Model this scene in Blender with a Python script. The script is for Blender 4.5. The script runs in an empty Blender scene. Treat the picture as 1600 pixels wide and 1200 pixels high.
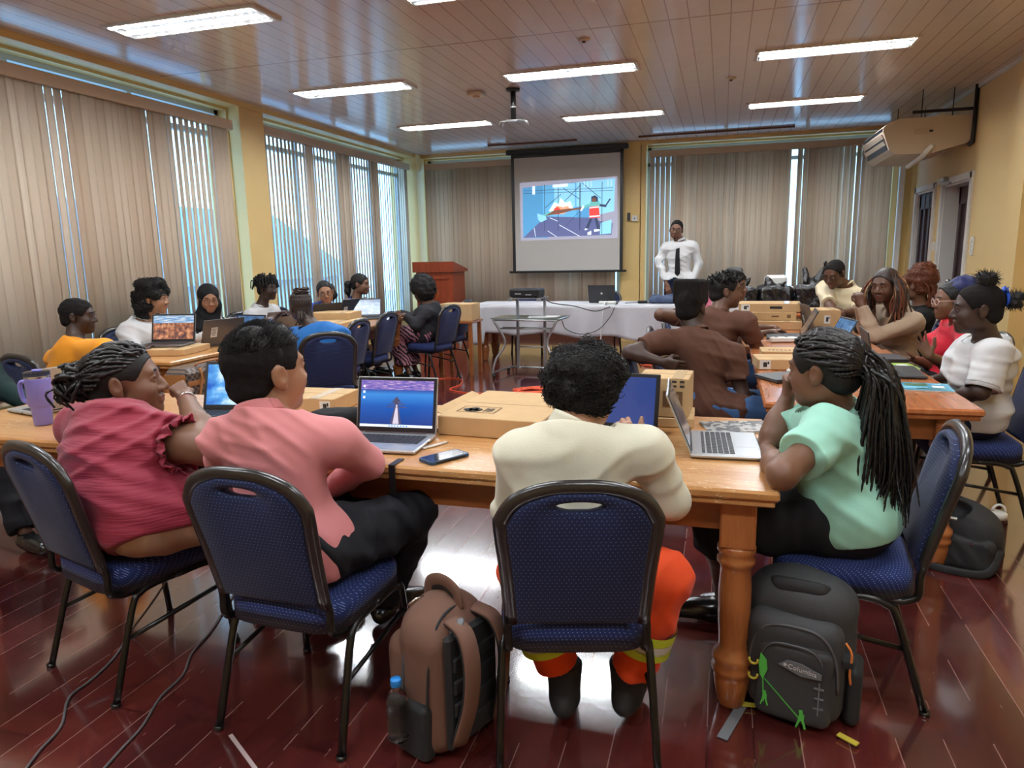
import bpy, math, random
import numpy as np
from mathutils import Vector, Matrix, Euler
random.seed(7)
PI = math.pi
C = bpy.context.scene.collection
SC = bpy.context.scene

# ------------------------------------------------------------------ camera
CAM_H = 1.45
FPX = 1100.0
_d = np.array([1130 - 800, 388 - 600, FPX]); _d /= np.linalg.norm(_d)
_n = np.array([129., 5750., FPX]); _n /= np.linalg.norm(_n)
_n = _n - _d * _d.dot(_n); _n /= np.linalg.norm(_n)
RC = np.array([np.cross(_n, _d), _d, -_n])          # room axes seen from the camera
camd = bpy.data.cameras.new('camera')
camd.sensor_width = 36.0
camd.lens = FPX / 1600 * 36.0
camd.clip_start = 0.05
cam = bpy.data.objects.new('camera', camd); C.objects.link(cam)
r_, dn_, fw_ = RC[:, 0], RC[:, 1], RC[:, 2]
M = Matrix(((r_[0], -dn_[0], -fw_[0], 0), (r_[1], -dn_[1], -fw_[1], 0), (r_[2], -dn_[2], -fw_[2], CAM_H), (0, 0, 0, 1)))
cam.matrix_world = M
SC.camera = cam

def ray(px, py): return RC @ np.array([px - 800., py - 600., FPX])
def atz(px, py, z):
    r = ray(px, py); t = (z - CAM_H) / r[2]
    return Vector((r[0] * t, r[1] * t, z))
def aty(px, py, Y):
    r = ray(px, py); t = Y / r[1]
    return Vector((r[0] * t, Y, CAM_H + r[2] * t))

# ------------------------------------------------------------------ world, exposure
SC.view_settings.view_transform = 'Standard'
SC.view_settings.look = 'None'
SC.view_settings.gamma = 1.0
SC.view_settings.use_curve_mapping = False
SC.view_settings.exposure = 1.4
w = bpy.data.worlds.new('sky'); SC.world = w; w.use_nodes = True
nt = w.node_tree; bg = nt.nodes['Background']
tc = nt.nodes.new('ShaderNodeTexCoord'); sp = nt.nodes.new('ShaderNodeSeparateXYZ')
rp = nt.nodes.new('ShaderNodeValToRGB')
nt.links.new(tc.outputs['Generated'], sp.inputs[0]); nt.links.new(sp.outputs['Z'], rp.inputs[0])
rp.color_ramp.elements[0].position = 0.0; rp.color_ramp.elements[0].color = (0.30, 0.56, 0.84, 1)
rp.color_ramp.elements[1].position = 0.5; rp.color_ramp.elements[1].color = (0.42, 0.70, 1.0, 1)
nt.links.new(rp.outputs[0], bg.inputs['Color']); bg.inputs['Strength'].default_value = 2.0
try:
    SC.cycles.max_bounces = 7; SC.cycles.diffuse_bounces = 3; SC.cycles.glossy_bounces = 3
    SC.cycles.transmission_bounces = 6; SC.cycles.transparent_max_bounces = 12
    SC.cycles.caustics_reflective = False; SC.cycles.caustics_refractive = False
    SC.cycles.sample_clamp_indirect = 6.0; SC.cycles.use_denoising = True
except Exception: pass
LAMP_POWER = 60.0        # each recessed fluorescent fitting
LAMP_COL = (1.0, 0.96, 0.90)

# room: X left/right, Y depth, Z up
XL, XR, YB, YN, ZC = -5.05, 2.55, 11.6, -2.2, 3.1

# ------------------------------------------------------------------ tagging
def tag(o, label=None, cat=None, group=None, kind=None):
    if label: o['label'] = label
    if cat: o['category'] = cat
    if group: o['group'] = group
    if kind: o['kind'] = kind
    return o
def thing(name, label, cat, loc=(0, 0, 0), rz=0.0, group=None):
    o = bpy.data.objects.new(name, None); C.objects.link(o)
    o.empty_display_size = 0.1
    o.location = loc; o.rotation_euler = (0, 0, rz)
    return tag(o, label, cat, group)
def dup(root, loc, rz, label, group=None, rot=None):
    r = root.copy(); C.objects.link(r); r.location = loc; r.rotation_euler = rot if rot else (0, 0, rz); r['label'] = label
    if group: r['group'] = group
    for ch in list(root.children):
        c = ch.copy(); C.objects.link(c); c.parent = r
        for g in list(ch.children):
            d = g.copy(); C.objects.link(d); d.parent = c
    return r

# ------------------------------------------------------------------ materials
MATS = {}
def mk(name, col, rough=0.6, metal=0.0, coat=0.0, coat_rough=0.1, bump=None, var=None, emit=None, trans=0.0, alpha=1.0, sheen=0.0, ior=1.5, spec=0.5):
    if name in MATS: return MATS[name]
    m = bpy.data.materials.new(name); m.use_nodes = True
    n = m.node_tree.nodes; l = m.node_tree.links; b = n['Principled BSDF']
    c4 = (*col, 1) if len(col) == 3 else col
    b.inputs['Base Color'].default_value = c4
    b.inputs['Roughness'].default_value = rough
    b.inputs['Metallic'].default_value = metal
    b.inputs['IOR'].default_value = ior
    b.inputs['Specular IOR Level'].default_value = spec
    b.inputs['Coat Weight'].default_value = coat
    b.inputs['Coat Roughness'].default_value = coat_rough
    b.inputs['Transmission Weight'].default_value = trans
    b.inputs['Sheen Weight'].default_value = sheen
    if emit:
        b.inputs['Emission Color'].default_value = (*emit[0], 1); b.inputs['Emission Strength'].default_value = emit[1]
    t = None
    if bump or var:
        t = n.new('ShaderNodeTexCoord')
    if var:   # (scale, amount)
        ns = n.new('ShaderNodeTexNoise'); ns.inputs['Scale'].default_value = var[0]; ns.inputs['Detail'].default_value = 4
        l.new(t.outputs['Object'], ns.inputs['Vector'])
        mx = n.new('ShaderNodeMix'); mx.data_type = 'RGBA'
        a = var[1]
        mx.inputs['A'].default_value = (*[max(0, c * (1 - a)) for c in c4[:3]], 1)
        mx.inputs['B'].default_value = (*[min(1, c * (1 + a)) for c in c4[:3]], 1)
        l.new(ns.outputs['Fac'], mx.inputs['Factor']); l.new(mx.outputs['Result'], b.inputs['Base Color'])
    if bump:  # (scale, strength, distance)
        nb = n.new('ShaderNodeTexNoise'); nb.inputs['Scale'].default_value = bump[0]; nb.inputs['Detail'].default_value = 3
        if len(bump) > 3:
            mp = n.new('ShaderNodeMapping'); mp.inputs['Scale'].default_value = bump[3]
            l.new(t.outputs['Object'], mp.inputs['Vector']); l.new(mp.outputs['Vector'], nb.inputs['Vector'])
        else: l.new(t.outputs['Object'], nb.inputs['Vector'])
        bp = n.new('ShaderNodeBump'); bp.inputs['Strength'].default_value = bump[1]; bp.inputs['Distance'].default_value = bump[2]
        l.new(nb.outputs['Fac'], bp.inputs['Height']); l.new(bp.outputs['Normal'], b.inputs['Normal'])
    MATS[name] = m
    return m
def srgb(r, g, b):
    f = lambda c: (c / 255 / 12.92) if c / 255 <= 0.04045 else ((c / 255 + 0.055) / 1.055) ** 2.4
    return (f(r), f(g), f(b))
class NB:
    """small node builder"""
    def __init__(s, name):
        s.m = bpy.data.materials.new(name); s.m.use_nodes = True
        s.n = s.m.node_tree.nodes; s.l = s.m.node_tree.links; s.b = s.n['Principled BSDF']
        s.tc = s.n.new('ShaderNodeTexCoord')
        MATS[name] = s.m
    def set(s, **k):
        for a, v in k.items():
            s.b.inputs[a.replace('_', ' ')].default_value = v
    def inp(s, sock, v):
        if v is None: return
        if hasattr(v, 'type') and hasattr(v, 'links'): s.l.new(v, sock)
        else: sock.default_value = v
    def math(s, op, a, b=None, c=None):
        x = s.n.new('ShaderNodeMath'); x.operation = op
        s.inp(x.inputs[0], a); s.inp(x.inputs[1], b); s.inp(x.inputs[2], c)
        return x.outputs[0]
    def mix(s, f, a, b, mode='MIX'):
        x = s.n.new('ShaderNodeMix'); x.data_type = 'RGBA'; x.blend_type = mode
        s.inp(x.inputs['Factor'], f)
        s.inp(x.inputs['A'], (*a, 1) if isinstance(a, tuple) and len(a) == 3 else a)
        s.inp(x.inputs['B'], (*b, 1) if isinstance(b, tuple) and len(b) == 3 else b)
        return x.outputs['Result']
    def noise(s, scale, detail=3, vec=None, sc=None, rough=0.5):
        x = s.n.new('ShaderNodeTexNoise'); x.inputs['Scale'].default_value = scale; x.inputs['Detail'].default_value = detail
        x.inputs['Roughness'].default_value = rough
        v = vec or s.tc.outputs['Object']
        if sc:
            mp = s.n.new('ShaderNodeMapping'); mp.inputs['Scale'].default_value = sc; s.l.new(v, mp.inputs['Vector']); v = mp.outputs['Vector']
        s.l.new(v, x.inputs['Vector'])
        return x.outputs['Fac']
    def wn(s, a, b=0.0):
        cb = s.n.new('ShaderNodeCombineXYZ'); s.inp(cb.inputs[0], a); s.inp(cb.inputs[1], b)
        x = s.n.new('ShaderNodeTexWhiteNoise'); x.noise_dimensions = '3D'; s.l.new(cb.outputs[0], x.inputs['Vector'])
        return x.outputs['Value']
    def xyz(s, coord='Object'):
        x = s.n.new('ShaderNodeSeparateXYZ'); s.l.new(s.tc.outputs[coord], x.inputs[0]); return x.outputs
    def ramp(s, f, stops):
        x = s.n.new('ShaderNodeValToRGB'); s.inp(x.inputs[0], f)
        e = x.color_ramp.elements
        while len(e) < len(stops): e.new(0.5)
        for i, (p, c) in enumerate(stops): e[i].position = p; e[i].color = (*c, 1)
        return x.outputs[0]
    def bump(s, h, strength=0.3, dist=0.01):
        x = s.n.new('ShaderNodeBump'); x.inputs['Strength'].default_value = strength; x.inputs['Distance'].default_value = dist
        s.l.new(h, x.inputs['Height']); s.l.new(x.outputs['Normal'], s.b.inputs['Normal']); return x
    def col(s, c): s.l.new(c, s.b.inputs['Base Color'])

def make_room_materials():
    # varnished red plank floor
    f = NB('floor_paint'); X = f.xyz()
    pw = 0.135
    u = f.math('DIVIDE', X[0], pw); pl = f.math('FLOOR', u); fr = f.math('FRACT', u)
    rnd = f.wn(pl)
    yy = f.math('ADD', f.math('DIVIDE', X[1], 2.6), f.math('MULTIPLY', rnd, 3.1)); seg = f.math('FLOOR', yy); fy = f.math('FRACT', yy)
    r2 = f.wn(pl, seg)
    n1 = f.noise(1.3, 5, sc=(1, 0.6, 1)); n2 = f.noise(7, 6, sc=(1, 0.25, 1), rough=0.65)
    base = f.ramp(f.math('ADD', f.math('MULTIPLY', r2, 0.35), f.math('MULTIPLY', n2, 0.65)),
                  [(0.2, (0.052, 0.011, 0.011)), (0.55, (0.115, 0.020, 0.018)), (0.85, (0.21, 0.045, 0.034))])
    # worn gaps: some plank joints show pale filler, others are dark
    dg = f.math('MINIMUM', fr, f.math('SUBTRACT', 1.0, fr))
    gap = f.math('LESS_THAN', dg, 0.013)
    worn = f.math('GREATER_THAN', f.noise(2.2, 3), 0.47)
    gcol = f.mix(worn, (0.03, 0.008, 0.007), (0.30, 0.17, 0.15))
    dy = f.math('MINIMUM', fy, f.math('SUBTRACT', 1.0, fy)); gy = f.math('LESS_THAN', dy, 0.0014)
    c = f.mix(gap, base, gcol); c = f.mix(gy, c, (0.05, 0.01, 0.01))
    scr = f.math('GREATER_THAN', f.noise(55, 2, sc=(1, 0.12, 1)), 0.73)
    c = f.mix(f.math('MULTIPLY', scr, 0.35), c, (0.45, 0.3, 0.27))
    f.col(c)
    rg = f.math('ADD', 0.10, f.math('MULTIPLY', n1, 0.16)); f.l.new(rg, f.b.inputs['Roughness'])
    f.set(IOR=1.75, Coat_Weight=1.0, Coat_Roughness=0.09, Coat_IOR=1.9)
    h = f.math('ADD', f.math('MULTIPLY', n2, 0.35), f.math('MULTIPLY', f.math('SUBTRACT', 1.0, gap), 0.6))
    h = f.math('ADD', h, f.math('MULTIPLY', f.noise(30, 3), 0.25))
    f.bump(h, 0.16, 0.01)
    # pvc ceiling boards running in depth
    g = NB('ceiling_pvc'); X = g.xyz()
    u = g.math('DIVIDE', X[0], 0.145); fr = g.math('FRACT', u); dg = g.math('MINIMUM', fr, g.math('SUBTRACT', 1.0, fr))
    line = g.math('LESS_THAN', dg, 0.03)
    seam = g.math('LESS_THAN', g.math('ABSOLUTE', g.math('SUBTRACT', X[1], 5.66)), 0.012)
    seam2 = g.math('LESS_THAN', g.math('ABSOLUTE', g.math('SUBTRACT', X[1], 0.4)), 0.012)
    ln = g.math('MAXIMUM', line, g.math('MAXIMUM', seam, seam2))
    r = g.wn(g.math('FLOOR', u))
    base = g.mix(r, (0.735, 0.655, 0.62), (0.785, 0.705, 0.67))
    g.col(g.mix(ln, base, (0.42, 0.31, 0.26)))
    g.set(Roughness=0.16, IOR=1.42)
    h = g.math('ADD', g.math('MULTIPLY', g.math('SUBTRACT', 1.0, line), 0.5), g.math('MULTIPLY', g.noise(4.2, 2, sc=(0.7, 1.6, 1)), 1.4))
    g.bump(h, 0.10, 0.02)
    # painted walls
    for nm, c1, c2 in (('wall_paint', (0.78, 0.55, 0.23), (0.82, 0.60, 0.28)), ('wall_trim_paint', (0.80, 0.55, 0.21), (0.83, 0.60, 0.26))):
        q = NB(nm); q.col(q.mix(q.noise(2.5, 4), c1, c2)); q.set(Roughness=0.45); q.bump(q.noise(60, 2), 0.05, 0.004)
    # blind fabric: slightly translucent woven slats
    q = NB('blind_fabric')
    X = q.xyz(); sl = q.math('FLOOR', q.math('DIVIDE', q.math('ADD', X[0], X[1]), 0.079)); grp = q.math('FLOOR', q.math('DIVIDE', q.math('ADD', X[0], X[1]), 0.42)); cc = q.mix(q.math('ADD', q.math('ADD', q.math('MULTIPLY', q.wn(sl), 0.45), q.math('MULTIPLY', q.wn(grp, 3.0), 0.5)), q.math('MULTIPLY', q.noise(1.6, 2, sc=(1, 1, 0.25)), 0.15)), (0.60, 0.43, 0.295), (0.90, 0.76, 0.61))
    q.col(cc); q.set(Roughness=0.85)
    q.bump(q.noise(220, 2), 0.15, 0.001)
    out = q.n['Material Output']; tr = q.n.new('ShaderNodeBsdfTranslucent'); ms = q.n.new('ShaderNodeMixShader')
    q.l.new(cc, tr.inputs['Color']); ms.inputs[0].default_value = 0.25
    q.l.new(q.b.outputs[0], ms.inputs[1]); q.l.new(tr.outputs[0], ms.inputs[2]); q.l.new(ms.outputs[0], out.inputs['Surface'])
    # thin window glass
    q = NB('window_glass'); out = q.n['Material Output']
    gl = q.n.new('ShaderNodeBsdfGlossy'); gl.inputs['Roughness'].default_value = 0.02
    tp = q.n.new('ShaderNodeBsdfTransparent'); tp.inputs['Color'].default_value = (0.90, 0.96, 1.0, 1)
    fz = q.n.new('ShaderNodeLayerWeight'); ms = q.n.new('ShaderNodeMixShader')
    q.l.new(q.math('ADD', q.math('MULTIPLY', q.math('POWER', fz.outputs['Facing'], 5.0), 0.8), 0.04), ms.inputs[0]); q.l.new(tp.outputs[0], ms.inputs[1]); q.l.new(gl.outputs[0], ms.inputs[2]); q.l.new(ms.outputs[0], out.inputs['Surface'])
    # table woods
    def wood(nm, a, b_, d, worn=0.0, axis='X', rough=0.3):
        q = NB(nm); X = q.xyz()
        sc = (0.7, 9, 3) if axis == 'X' else (9, 0.7, 3)
        if axis == 'Z': sc = (6, 6, 0.6)
        n1 = q.noise(3.2, 6, sc=sc, rough=0.6); n2 = q.noise(24, 3, sc=sc)
        v = q.math('ADD', q.math('MULTIPLY', n1, 0.75), q.math('MULTIPLY', n2, 0.25))
        c = q.ramp(v, [(0.3, a), (0.5, b_), (0.72, d)])
        if axis != 'Z':
            k = q.math('FLOOR', q.math('DIVIDE', X[1 if axis == 'X' else 0], 0.13))
            c = q.mix(q.math('MULTIPLY', q.wn(k), 0.28), c, a)
        if worn:
            s = q.noise(70, 4, sc=(0.35, 1.2, 1) if axis == 'X' else (1.2, 0.35, 1), rough=0.8); m1 = q.noise(2.3, 3)
            k = q.math('MULTIPLY', q.math('GREATER_THAN', q.math('ADD', s, q.math('MULTIPLY', m1, 0.35)), 0.80), worn)
            c = q.mix(k, c, (0.80, 0.62, 0.40))
        q.col(c); q.set(Roughness=rough, Coat_Weight=0.35, Coat_Roughness=0.18)
        q.bump(v, 0.06, 0.004); return q.m
    wood('wood_honey', (0.42, 0.18, 0.055), (0.60, 0.30, 0.105), (0.70, 0.42, 0.19), worn=0.85, axis='X')
    wood('wood_apron', (0.24, 0.07, 0.018), (0.36, 0.115, 0.03), (0.44, 0.16, 0.045), axis='X')
    wood('wood_leg', (0.30, 0.095, 0.025), (0.44, 0.155, 0.045), (0.52, 0.20, 0.065), axis='Z')
    wood('wood_red', (0.38, 0.105, 0.035), (0.52, 0.175, 0.06), (0.62, 0.25, 0.10), axis='Y', rough=0.22)
    wood('wood_lectern', (0.22, 0.035, 0.012), (0.32, 0.055, 0.02), (0.40, 0.08, 0.03), axis='Z')
    # navy banquet upholstery with a grid of tiny pale dots
    def uph(nm, c1, c2, dot, ax):
        q = NB(nm); X = q.xyz()
        a = q.math('DIVIDE', X[ax[0]] if ax[1] == 2 else q.math('ADD', X[0], X[2]), 0.0125); b2 = q.math('DIVIDE', X[ax[1]] if ax[1] == 2 else q.math('ADD', q.math('ADD', X[1], X[2]), 5.0), 0.0105)
        sh = q.math('MULTIPLY', q.math('MODULO', q.math('FLOOR', b2), 2.0), 0.5)
        fa = q.math('SUBTRACT', q.math('FRACT', q.math('ADD', a, sh)), 0.5); fb = q.math('SUBTRACT', q.math('FRACT', b2), 0.5)
        rr = q.math('ADD', q.math('MULTIPLY', fa, fa), q.math('MULTIPLY', fb, fb))
        k = q.math('LESS_THAN', rr, 0.016)
        c = q.mix(q.noise(4, 3), c1, c2)
        q.col(q.mix(k, c, dot)); q.set(Roughness=0.8, Sheen_Weight=0.08)
        q.bump(q.noise(300, 2), 0.25, 0.001); return q.m
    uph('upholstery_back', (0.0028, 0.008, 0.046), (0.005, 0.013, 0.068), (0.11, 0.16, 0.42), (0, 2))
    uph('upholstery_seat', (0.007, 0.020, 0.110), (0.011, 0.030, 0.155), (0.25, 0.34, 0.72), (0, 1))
make_room_materials()
mk('frame_black', (0.018, 0.017, 0.016), 0.32, 0.6, coat=0.3)
mk('edge_vinyl', (0.022, 0.020, 0.019), 0.28, 0.0, coat=0.5, coat_rough=0.2)
mk('plastic_black', (0.012, 0.012, 0.013), 0.4)
mk('plastic_dark', (0.03, 0.03, 0.033), 0.45)
mk('laptop_silver', (0.55, 0.57, 0.60), 0.32, 0.7)
mk('laptop_grey', (0.16, 0.15, 0.15), 0.38, 0.5)
mk('key_dark', (0.03, 0.03, 0.035), 0.5)
mk('metal_grey', (0.42, 0.43, 0.44), 0.35, 0.8)
mk('metal_bright', (0.75, 0.75, 0.76), 0.2, 1.0)
mk('white_plastic', (0.80, 0.79, 0.76), 0.4)
mk('white_paint', (0.74, 0.72, 0.68), 0.4)
mk('grey_white_frame', (0.55, 0.57, 0.58), 0.4)
mk('cream_plastic', (0.66, 0.55, 0.42), 0.35)
mk('pelmet', (0.62, 0.47, 0.33), 0.5)
mk('cardboard', (0.56, 0.37, 0.185), 0.85, var=(14, 0.12), bump=(60, 0.15, 0.002))
mk('cardboard_dark', (0.40, 0.25, 0.12), 0.85, var=(10, 0.15))
mk('paper', (0.82, 0.82, 0.80), 0.7)
mk('ink', (0.03, 0.025, 0.025), 0.7)
mk('ink_brown', (0.16, 0.08, 0.035), 0.7)
mk('tape', (0.62, 0.45, 0.25), 0.25)
mk('door_wood', (0.055, 0.030, 0.032), 0.4, var=(3, 0.2))
mk('skirting', (0.13, 0.045, 0.022), 0.35)
mk('orange_cable', (0.80, 0.10, 0.03), 0.45)
mk('grey_cable', (0.13, 0.125, 0.13), 0.45)
mk('white_cable', (0.75, 0.75, 0.75), 0.45)
mk('glass_clear', (0.95, 0.97, 0.98), 0.03, trans=1.0, ior=1.35)
mk('glass_green', (0.70, 0.88, 0.80), 0.04, trans=0.85, ior=1.45)
mk('cloth_white', (0.56, 0.56, 0.60), 0.8, bump=(5, 0.35, 0.02))
# ------------------------------------------------------------------ mesh builder
class MB:
    def __init__(s): s.v = []; s.f = []; s.mi = []; s.cur = 0; s.T = None; s.sm = []
    def add(s, vs, fs, smooth=False):
        b = len(s.v)
        for p in vs:
            p = Vector(p)
            if s.T is not None: p = s.T @ p
            s.v.append(p)
        for f in fs: s.f.append(tuple(b + i for i in f)); s.mi.append(s.cur); s.sm.append(smooth)
    def box(s, c, size, rz=0.0, rot=None, bev=0.0):
        hx, hy, hz = size[0] / 2, size[1] / 2, size[2] / 2
        R = rot if rot is not None else Matrix.Rotation(rz, 3, 'Z')
        c = Vector(c)
        if bev <= 0 or bev >= min(hx, hy, hz):
            vs = [c + R @ Vector((x, y, z)) for x in (-hx, hx) for y in (-hy, hy) for z in (-hz, hz)]
            s.add(vs, [(0, 1, 3, 2), (4, 6, 7, 5), (0, 4, 5, 1), (2, 3, 7, 6), (0, 2, 6, 4), (1, 5, 7, 3)])
            return
        b = bev; vs = []; idx = {}
        for sx in (-1, 1):
            for sy in (-1, 1):
                for sz in (-1, 1):
                    for a in range(3):
                        q = [sx * hx, sy * hy, sz * hz]
                        for k in range(3):
                            if k != a: q[k] -= (sx, sy, sz)[k] * b
                        idx[(sx, sy, sz, a)] = len(vs); vs.append(c + R @ Vector(q))
        fs = []
        for a in range(3):
            o = [k for k in range(3) if k != a]
            for sg in (-1, 1):
                cyc = [(-1, -1), (1, -1), (1, 1), (-1, 1)]
                f = []
                for p, q in cyc:
                    t = [0, 0, 0]; t[a] = sg; t[o[0]] = p; t[o[1]] = q; f.append(idx[(*t, a)])
                flip = (sg < 0) != (a == 1)
                fs.append(tuple(f[::-1]) if flip else tuple(f))
        for a in range(3):       # edge bevels along axis a
            o = [k for k in range(3) if k != a]
            for p in (-1, 1):
                for q in (-1, 1):
                    def ix(sa, w):
                        t = [0, 0, 0]; t[a] = sa; t[o[0]] = p; t[o[1]] = q; return idx[(*t, w)]
                    f = (ix(-1, o[0]), ix(-1, o[1]), ix(1, o[1]), ix(1, o[0]))
                    flip = (p * q > 0) != (a == 1)
                    fs.append(f if not flip else f[::-1])
        for sx in (-1, 1):
            for sy in (-1, 1):
                for sz in (-1, 1):
                    f = tuple(idx[(sx, sy, sz, a)] for a in range(3))
                    fs.append(f if sx * sy * sz > 0 else f[::-1])
        s.add(vs, fs)
    def tube(s, pts, r, n=8, closed=False, cap=True, smooth=True, flat=None):
        P = [Vector(p) for p in pts]; m = len(P)
        rr = r if isinstance(r, (list, tuple)) else [r] * m
        rings = []; up = None; vs = []
        for i in range(m):
            if closed: t = P[(i + 1) % m] - P[i - 1]
            elif i == 0: t = P[1] - P[0]
            elif i == m - 1: t = P[-1] - P[-2]
            else: t = (P[i + 1] - P[i]).normalized() + (P[i] - P[i - 1]).normalized()
            if t.length < 1e-9: t = Vector((0, 0, 1))
            t.normalize()
            if up is None:
                a = Vector((0, 0, 1)) if abs(t.z) < 0.9 else Vector((1, 0, 0))
                up = (a - t * a.dot(t)).normalized()
            else:
                up = up - t * up.dot(t)
                if up.length < 1e-6: up = Vector((1, 0, 0)) - t * t.x
                up.normalize()
            sd = t.cross(up)
            fl = flat or (1, 1)
            for k in range(n):
                a = 2 * PI * k / n
                vs.append(P[i] + sd * (math.cos(a) * rr[i] * fl[0]) + up * (math.sin(a) * rr[i] * fl[1]))
        fs = []
        for i in range(m if closed else m - 1):
            j = (i + 1) % m
            for k in range(n):
                k2 = (k + 1) % n
                fs.append((i * n + k, i * n + k2, j * n + k2, j * n + k))
        if cap and not closed:
            fs.append(tuple(range(n))[::-1]); fs.append(tuple((m - 1) * n + k for k in range(n)))
        s.add(vs, fs, smooth)
    def sqtube(s, pts, w, h=None):
        """rectangular bar swept along pts"""
        h = h or w
        s.tube(pts, math.sqrt(0.5) * w, n=4, smooth=False) if h == w else s.tube(pts, math.sqrt(0.5), n=4, smooth=False, flat=(w, h))
    def cyl(s, a, b, r, r2=None, n=16, smooth=True): s.tube([a, b], [r, r2 if r2 is not None else r], n=n, smooth=smooth)
    def lathe(s, prof, c=(0, 0, 0), n=24, smooth=True, cap=True, sq=None):
        vs = []; m = len(prof); c = Vector(c)
        for r, z in prof:
            for k in range(n):
                a = 2 * PI * k / n
                vs.append(c + Vector((r * math.cos(a), r * math.sin(a), z)))
        fs = [(i * n + k, i * n + (k + 1) % n, (i + 1) * n + (k + 1) % n, (i + 1) * n + k) for i in range(m - 1) for k in range(n)]
        if cap: fs.append(tuple(range(n))[::-1]); fs.append(tuple((m - 1) * n + k for k in range(n)))
        s.add(vs, fs, smooth)
    def sphere(s, c, r, n=16, m=10, rot=None):
        rx, ry, rz = (r, r, r) if not isinstance(r, (tuple, list)) else r
        c = Vector(c); vs = []; R = rot or Matrix.Identity(3)
        for i in range(m + 1):
            t = PI * i / m
            for k in range(n):
                a = 2 * PI * k / n
                vs.append(c + R @ Vector((rx * math.sin(t) * math.cos(a), ry * math.sin(t) * math.sin(a), -rz * math.cos(t))))
        s.add(vs, [(i * n + k, i * n + (k + 1) % n, (i + 1) * n + (k + 1) % n, (i + 1) * n + k) for i in range(m) for k in range(n)], True)
    def prism(s, poly, a, b, axis='Z', smooth=False):
        """closed 2-D outline extruded between a and b along axis"""
        m = len(poly)
        def P(u, v, w):
            return {'Z': (u, v, w), 'Y': (u, w, v), 'X': (w, u, v)}[axis]
        vs = [P(u, v, a) for u, v in poly] + [P(u, v, b) for u, v in poly]
        fs = [tuple(range(m))[::-1], tuple(range(m, 2 * m))]
        if axis == 'Y': fs = [f[::-1] for f in fs]
        b0 = len(s.f)
        s.add(vs, fs, False)
        sd = [(i, (i + 1) % m, m + (i + 1) % m, m + i) for i in range(m)]
        if axis == 'Y': sd = [f[::-1] for f in sd]
        s.add(vs, sd, smooth)
    def grid(s, fn, nu, nv, smooth=True, flip=False):
        vs = [fn(i / nu, j / nv) for i in range(nu + 1) for j in range(nv + 1)]
        fs = [(i * (nv + 1) + j, (i + 1) * (nv + 1) + j, (i + 1) * (nv + 1) + j + 1, i * (nv + 1) + j + 1) for i in range(nu) for j in range(nv)]
        if flip: fs = [f[::-1] for f in fs]
        s.add(vs, fs, smooth)
    def build(s, name, mats, parent=None, fixn=False):
        me = bpy.data.meshes.new(name)
        me.from_pydata([tuple(v) for v in s.v], [], s.f)
        for m in (mats if isinstance(mats, (list, tuple)) else [mats]):
            me.materials.append(MATS[m] if isinstance(m, str) else m)
        me.polygons.foreach_set('material_index', s.mi); me.polygons.foreach_set('use_smooth', s.sm)
        me.update()
        if fixn:
            import bmesh
            bm = bmesh.new(); bm.from_mesh(me); bmesh.ops.remove_doubles(bm, verts=bm.verts, dist=1e-5); bmesh.ops.recalc_face_normals(bm, faces=bm.faces); bm.to_mesh(me); bm.free()
        o = bpy.data.objects.new(name, me); C.objects.link(o)
        if parent: o.parent = parent
        return o
def one(name, mats, fn, parent=None):
    b = MB(); fn(b); return b.build(name, mats, parent)
def spline(pts, n=8, closed=False):
    P = [Vector(p) for p in pts]; out = []; m = len(P)
    rng = range(m if closed else m - 1)
    for i in rng:
        p0 = P[(i - 1) % m] if closed or i > 0 else P[0] * 2 - P[1]
        p1 = P[i]; p2 = P[(i + 1) % m]
        p3 = P[(i + 2) % m] if closed or i + 2 < m else P[-1] * 2 - P[-2]
        for k in range(n):
            t = k / n
            out.append(0.5 * ((2 * p1) + (p2 - p0) * t + (2 * p0 - 5 * p1 + 4 * p2 - p3) * t * t + (3 * p1 - p0 - 3 * p2 + p3) * t ** 3))
    if not closed: out.append(P[-1])
    return out
def rrect(w, h, r, n=5, cx=0, cy=0):
    o = []
    for sx, sy, a0 in ((1, 1, 0), (-1, 1, PI / 2), (-1, -1, PI), (1, -1, 1.5 * PI)):
        for k in range(n + 1):
            a = a0 + PI / 2 * k / n
            o.append((cx + sx * (w / 2 - r) + r * math.cos(a), cy + sy * (h / 2 - r) + r * math.sin(a)))
    return o
FONT = {}
def text_mesh(b, txt, size, T, depth=0.0006):
    """lettering built as extruded font outlines, placed by matrix T (text runs in +X, up is +Y)"""
    cu = bpy.data.curves.new('lettering', 'FONT'); cu.body = txt; cu.size = size; cu.extrude = depth; cu.resolution_u = 2
    cu.align_x = 'CENTER'; cu.align_y = 'CENTER'
    o = bpy.data.objects.new('lettering', cu); C.objects.link(o)
    dg = bpy.context.evaluated_depsgraph_get(); me = bpy.data.meshes.new_from_object(o.evaluated_get(dg))
    vs = [T @ v.co for v in me.vertices]; fs = [tuple(p.vertices) for p in me.polygons]
    b.add(vs, fs); bpy.data.objects.remove(o); bpy.data.curves.remove(cu); bpy.data.meshes.remove(me)
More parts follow.
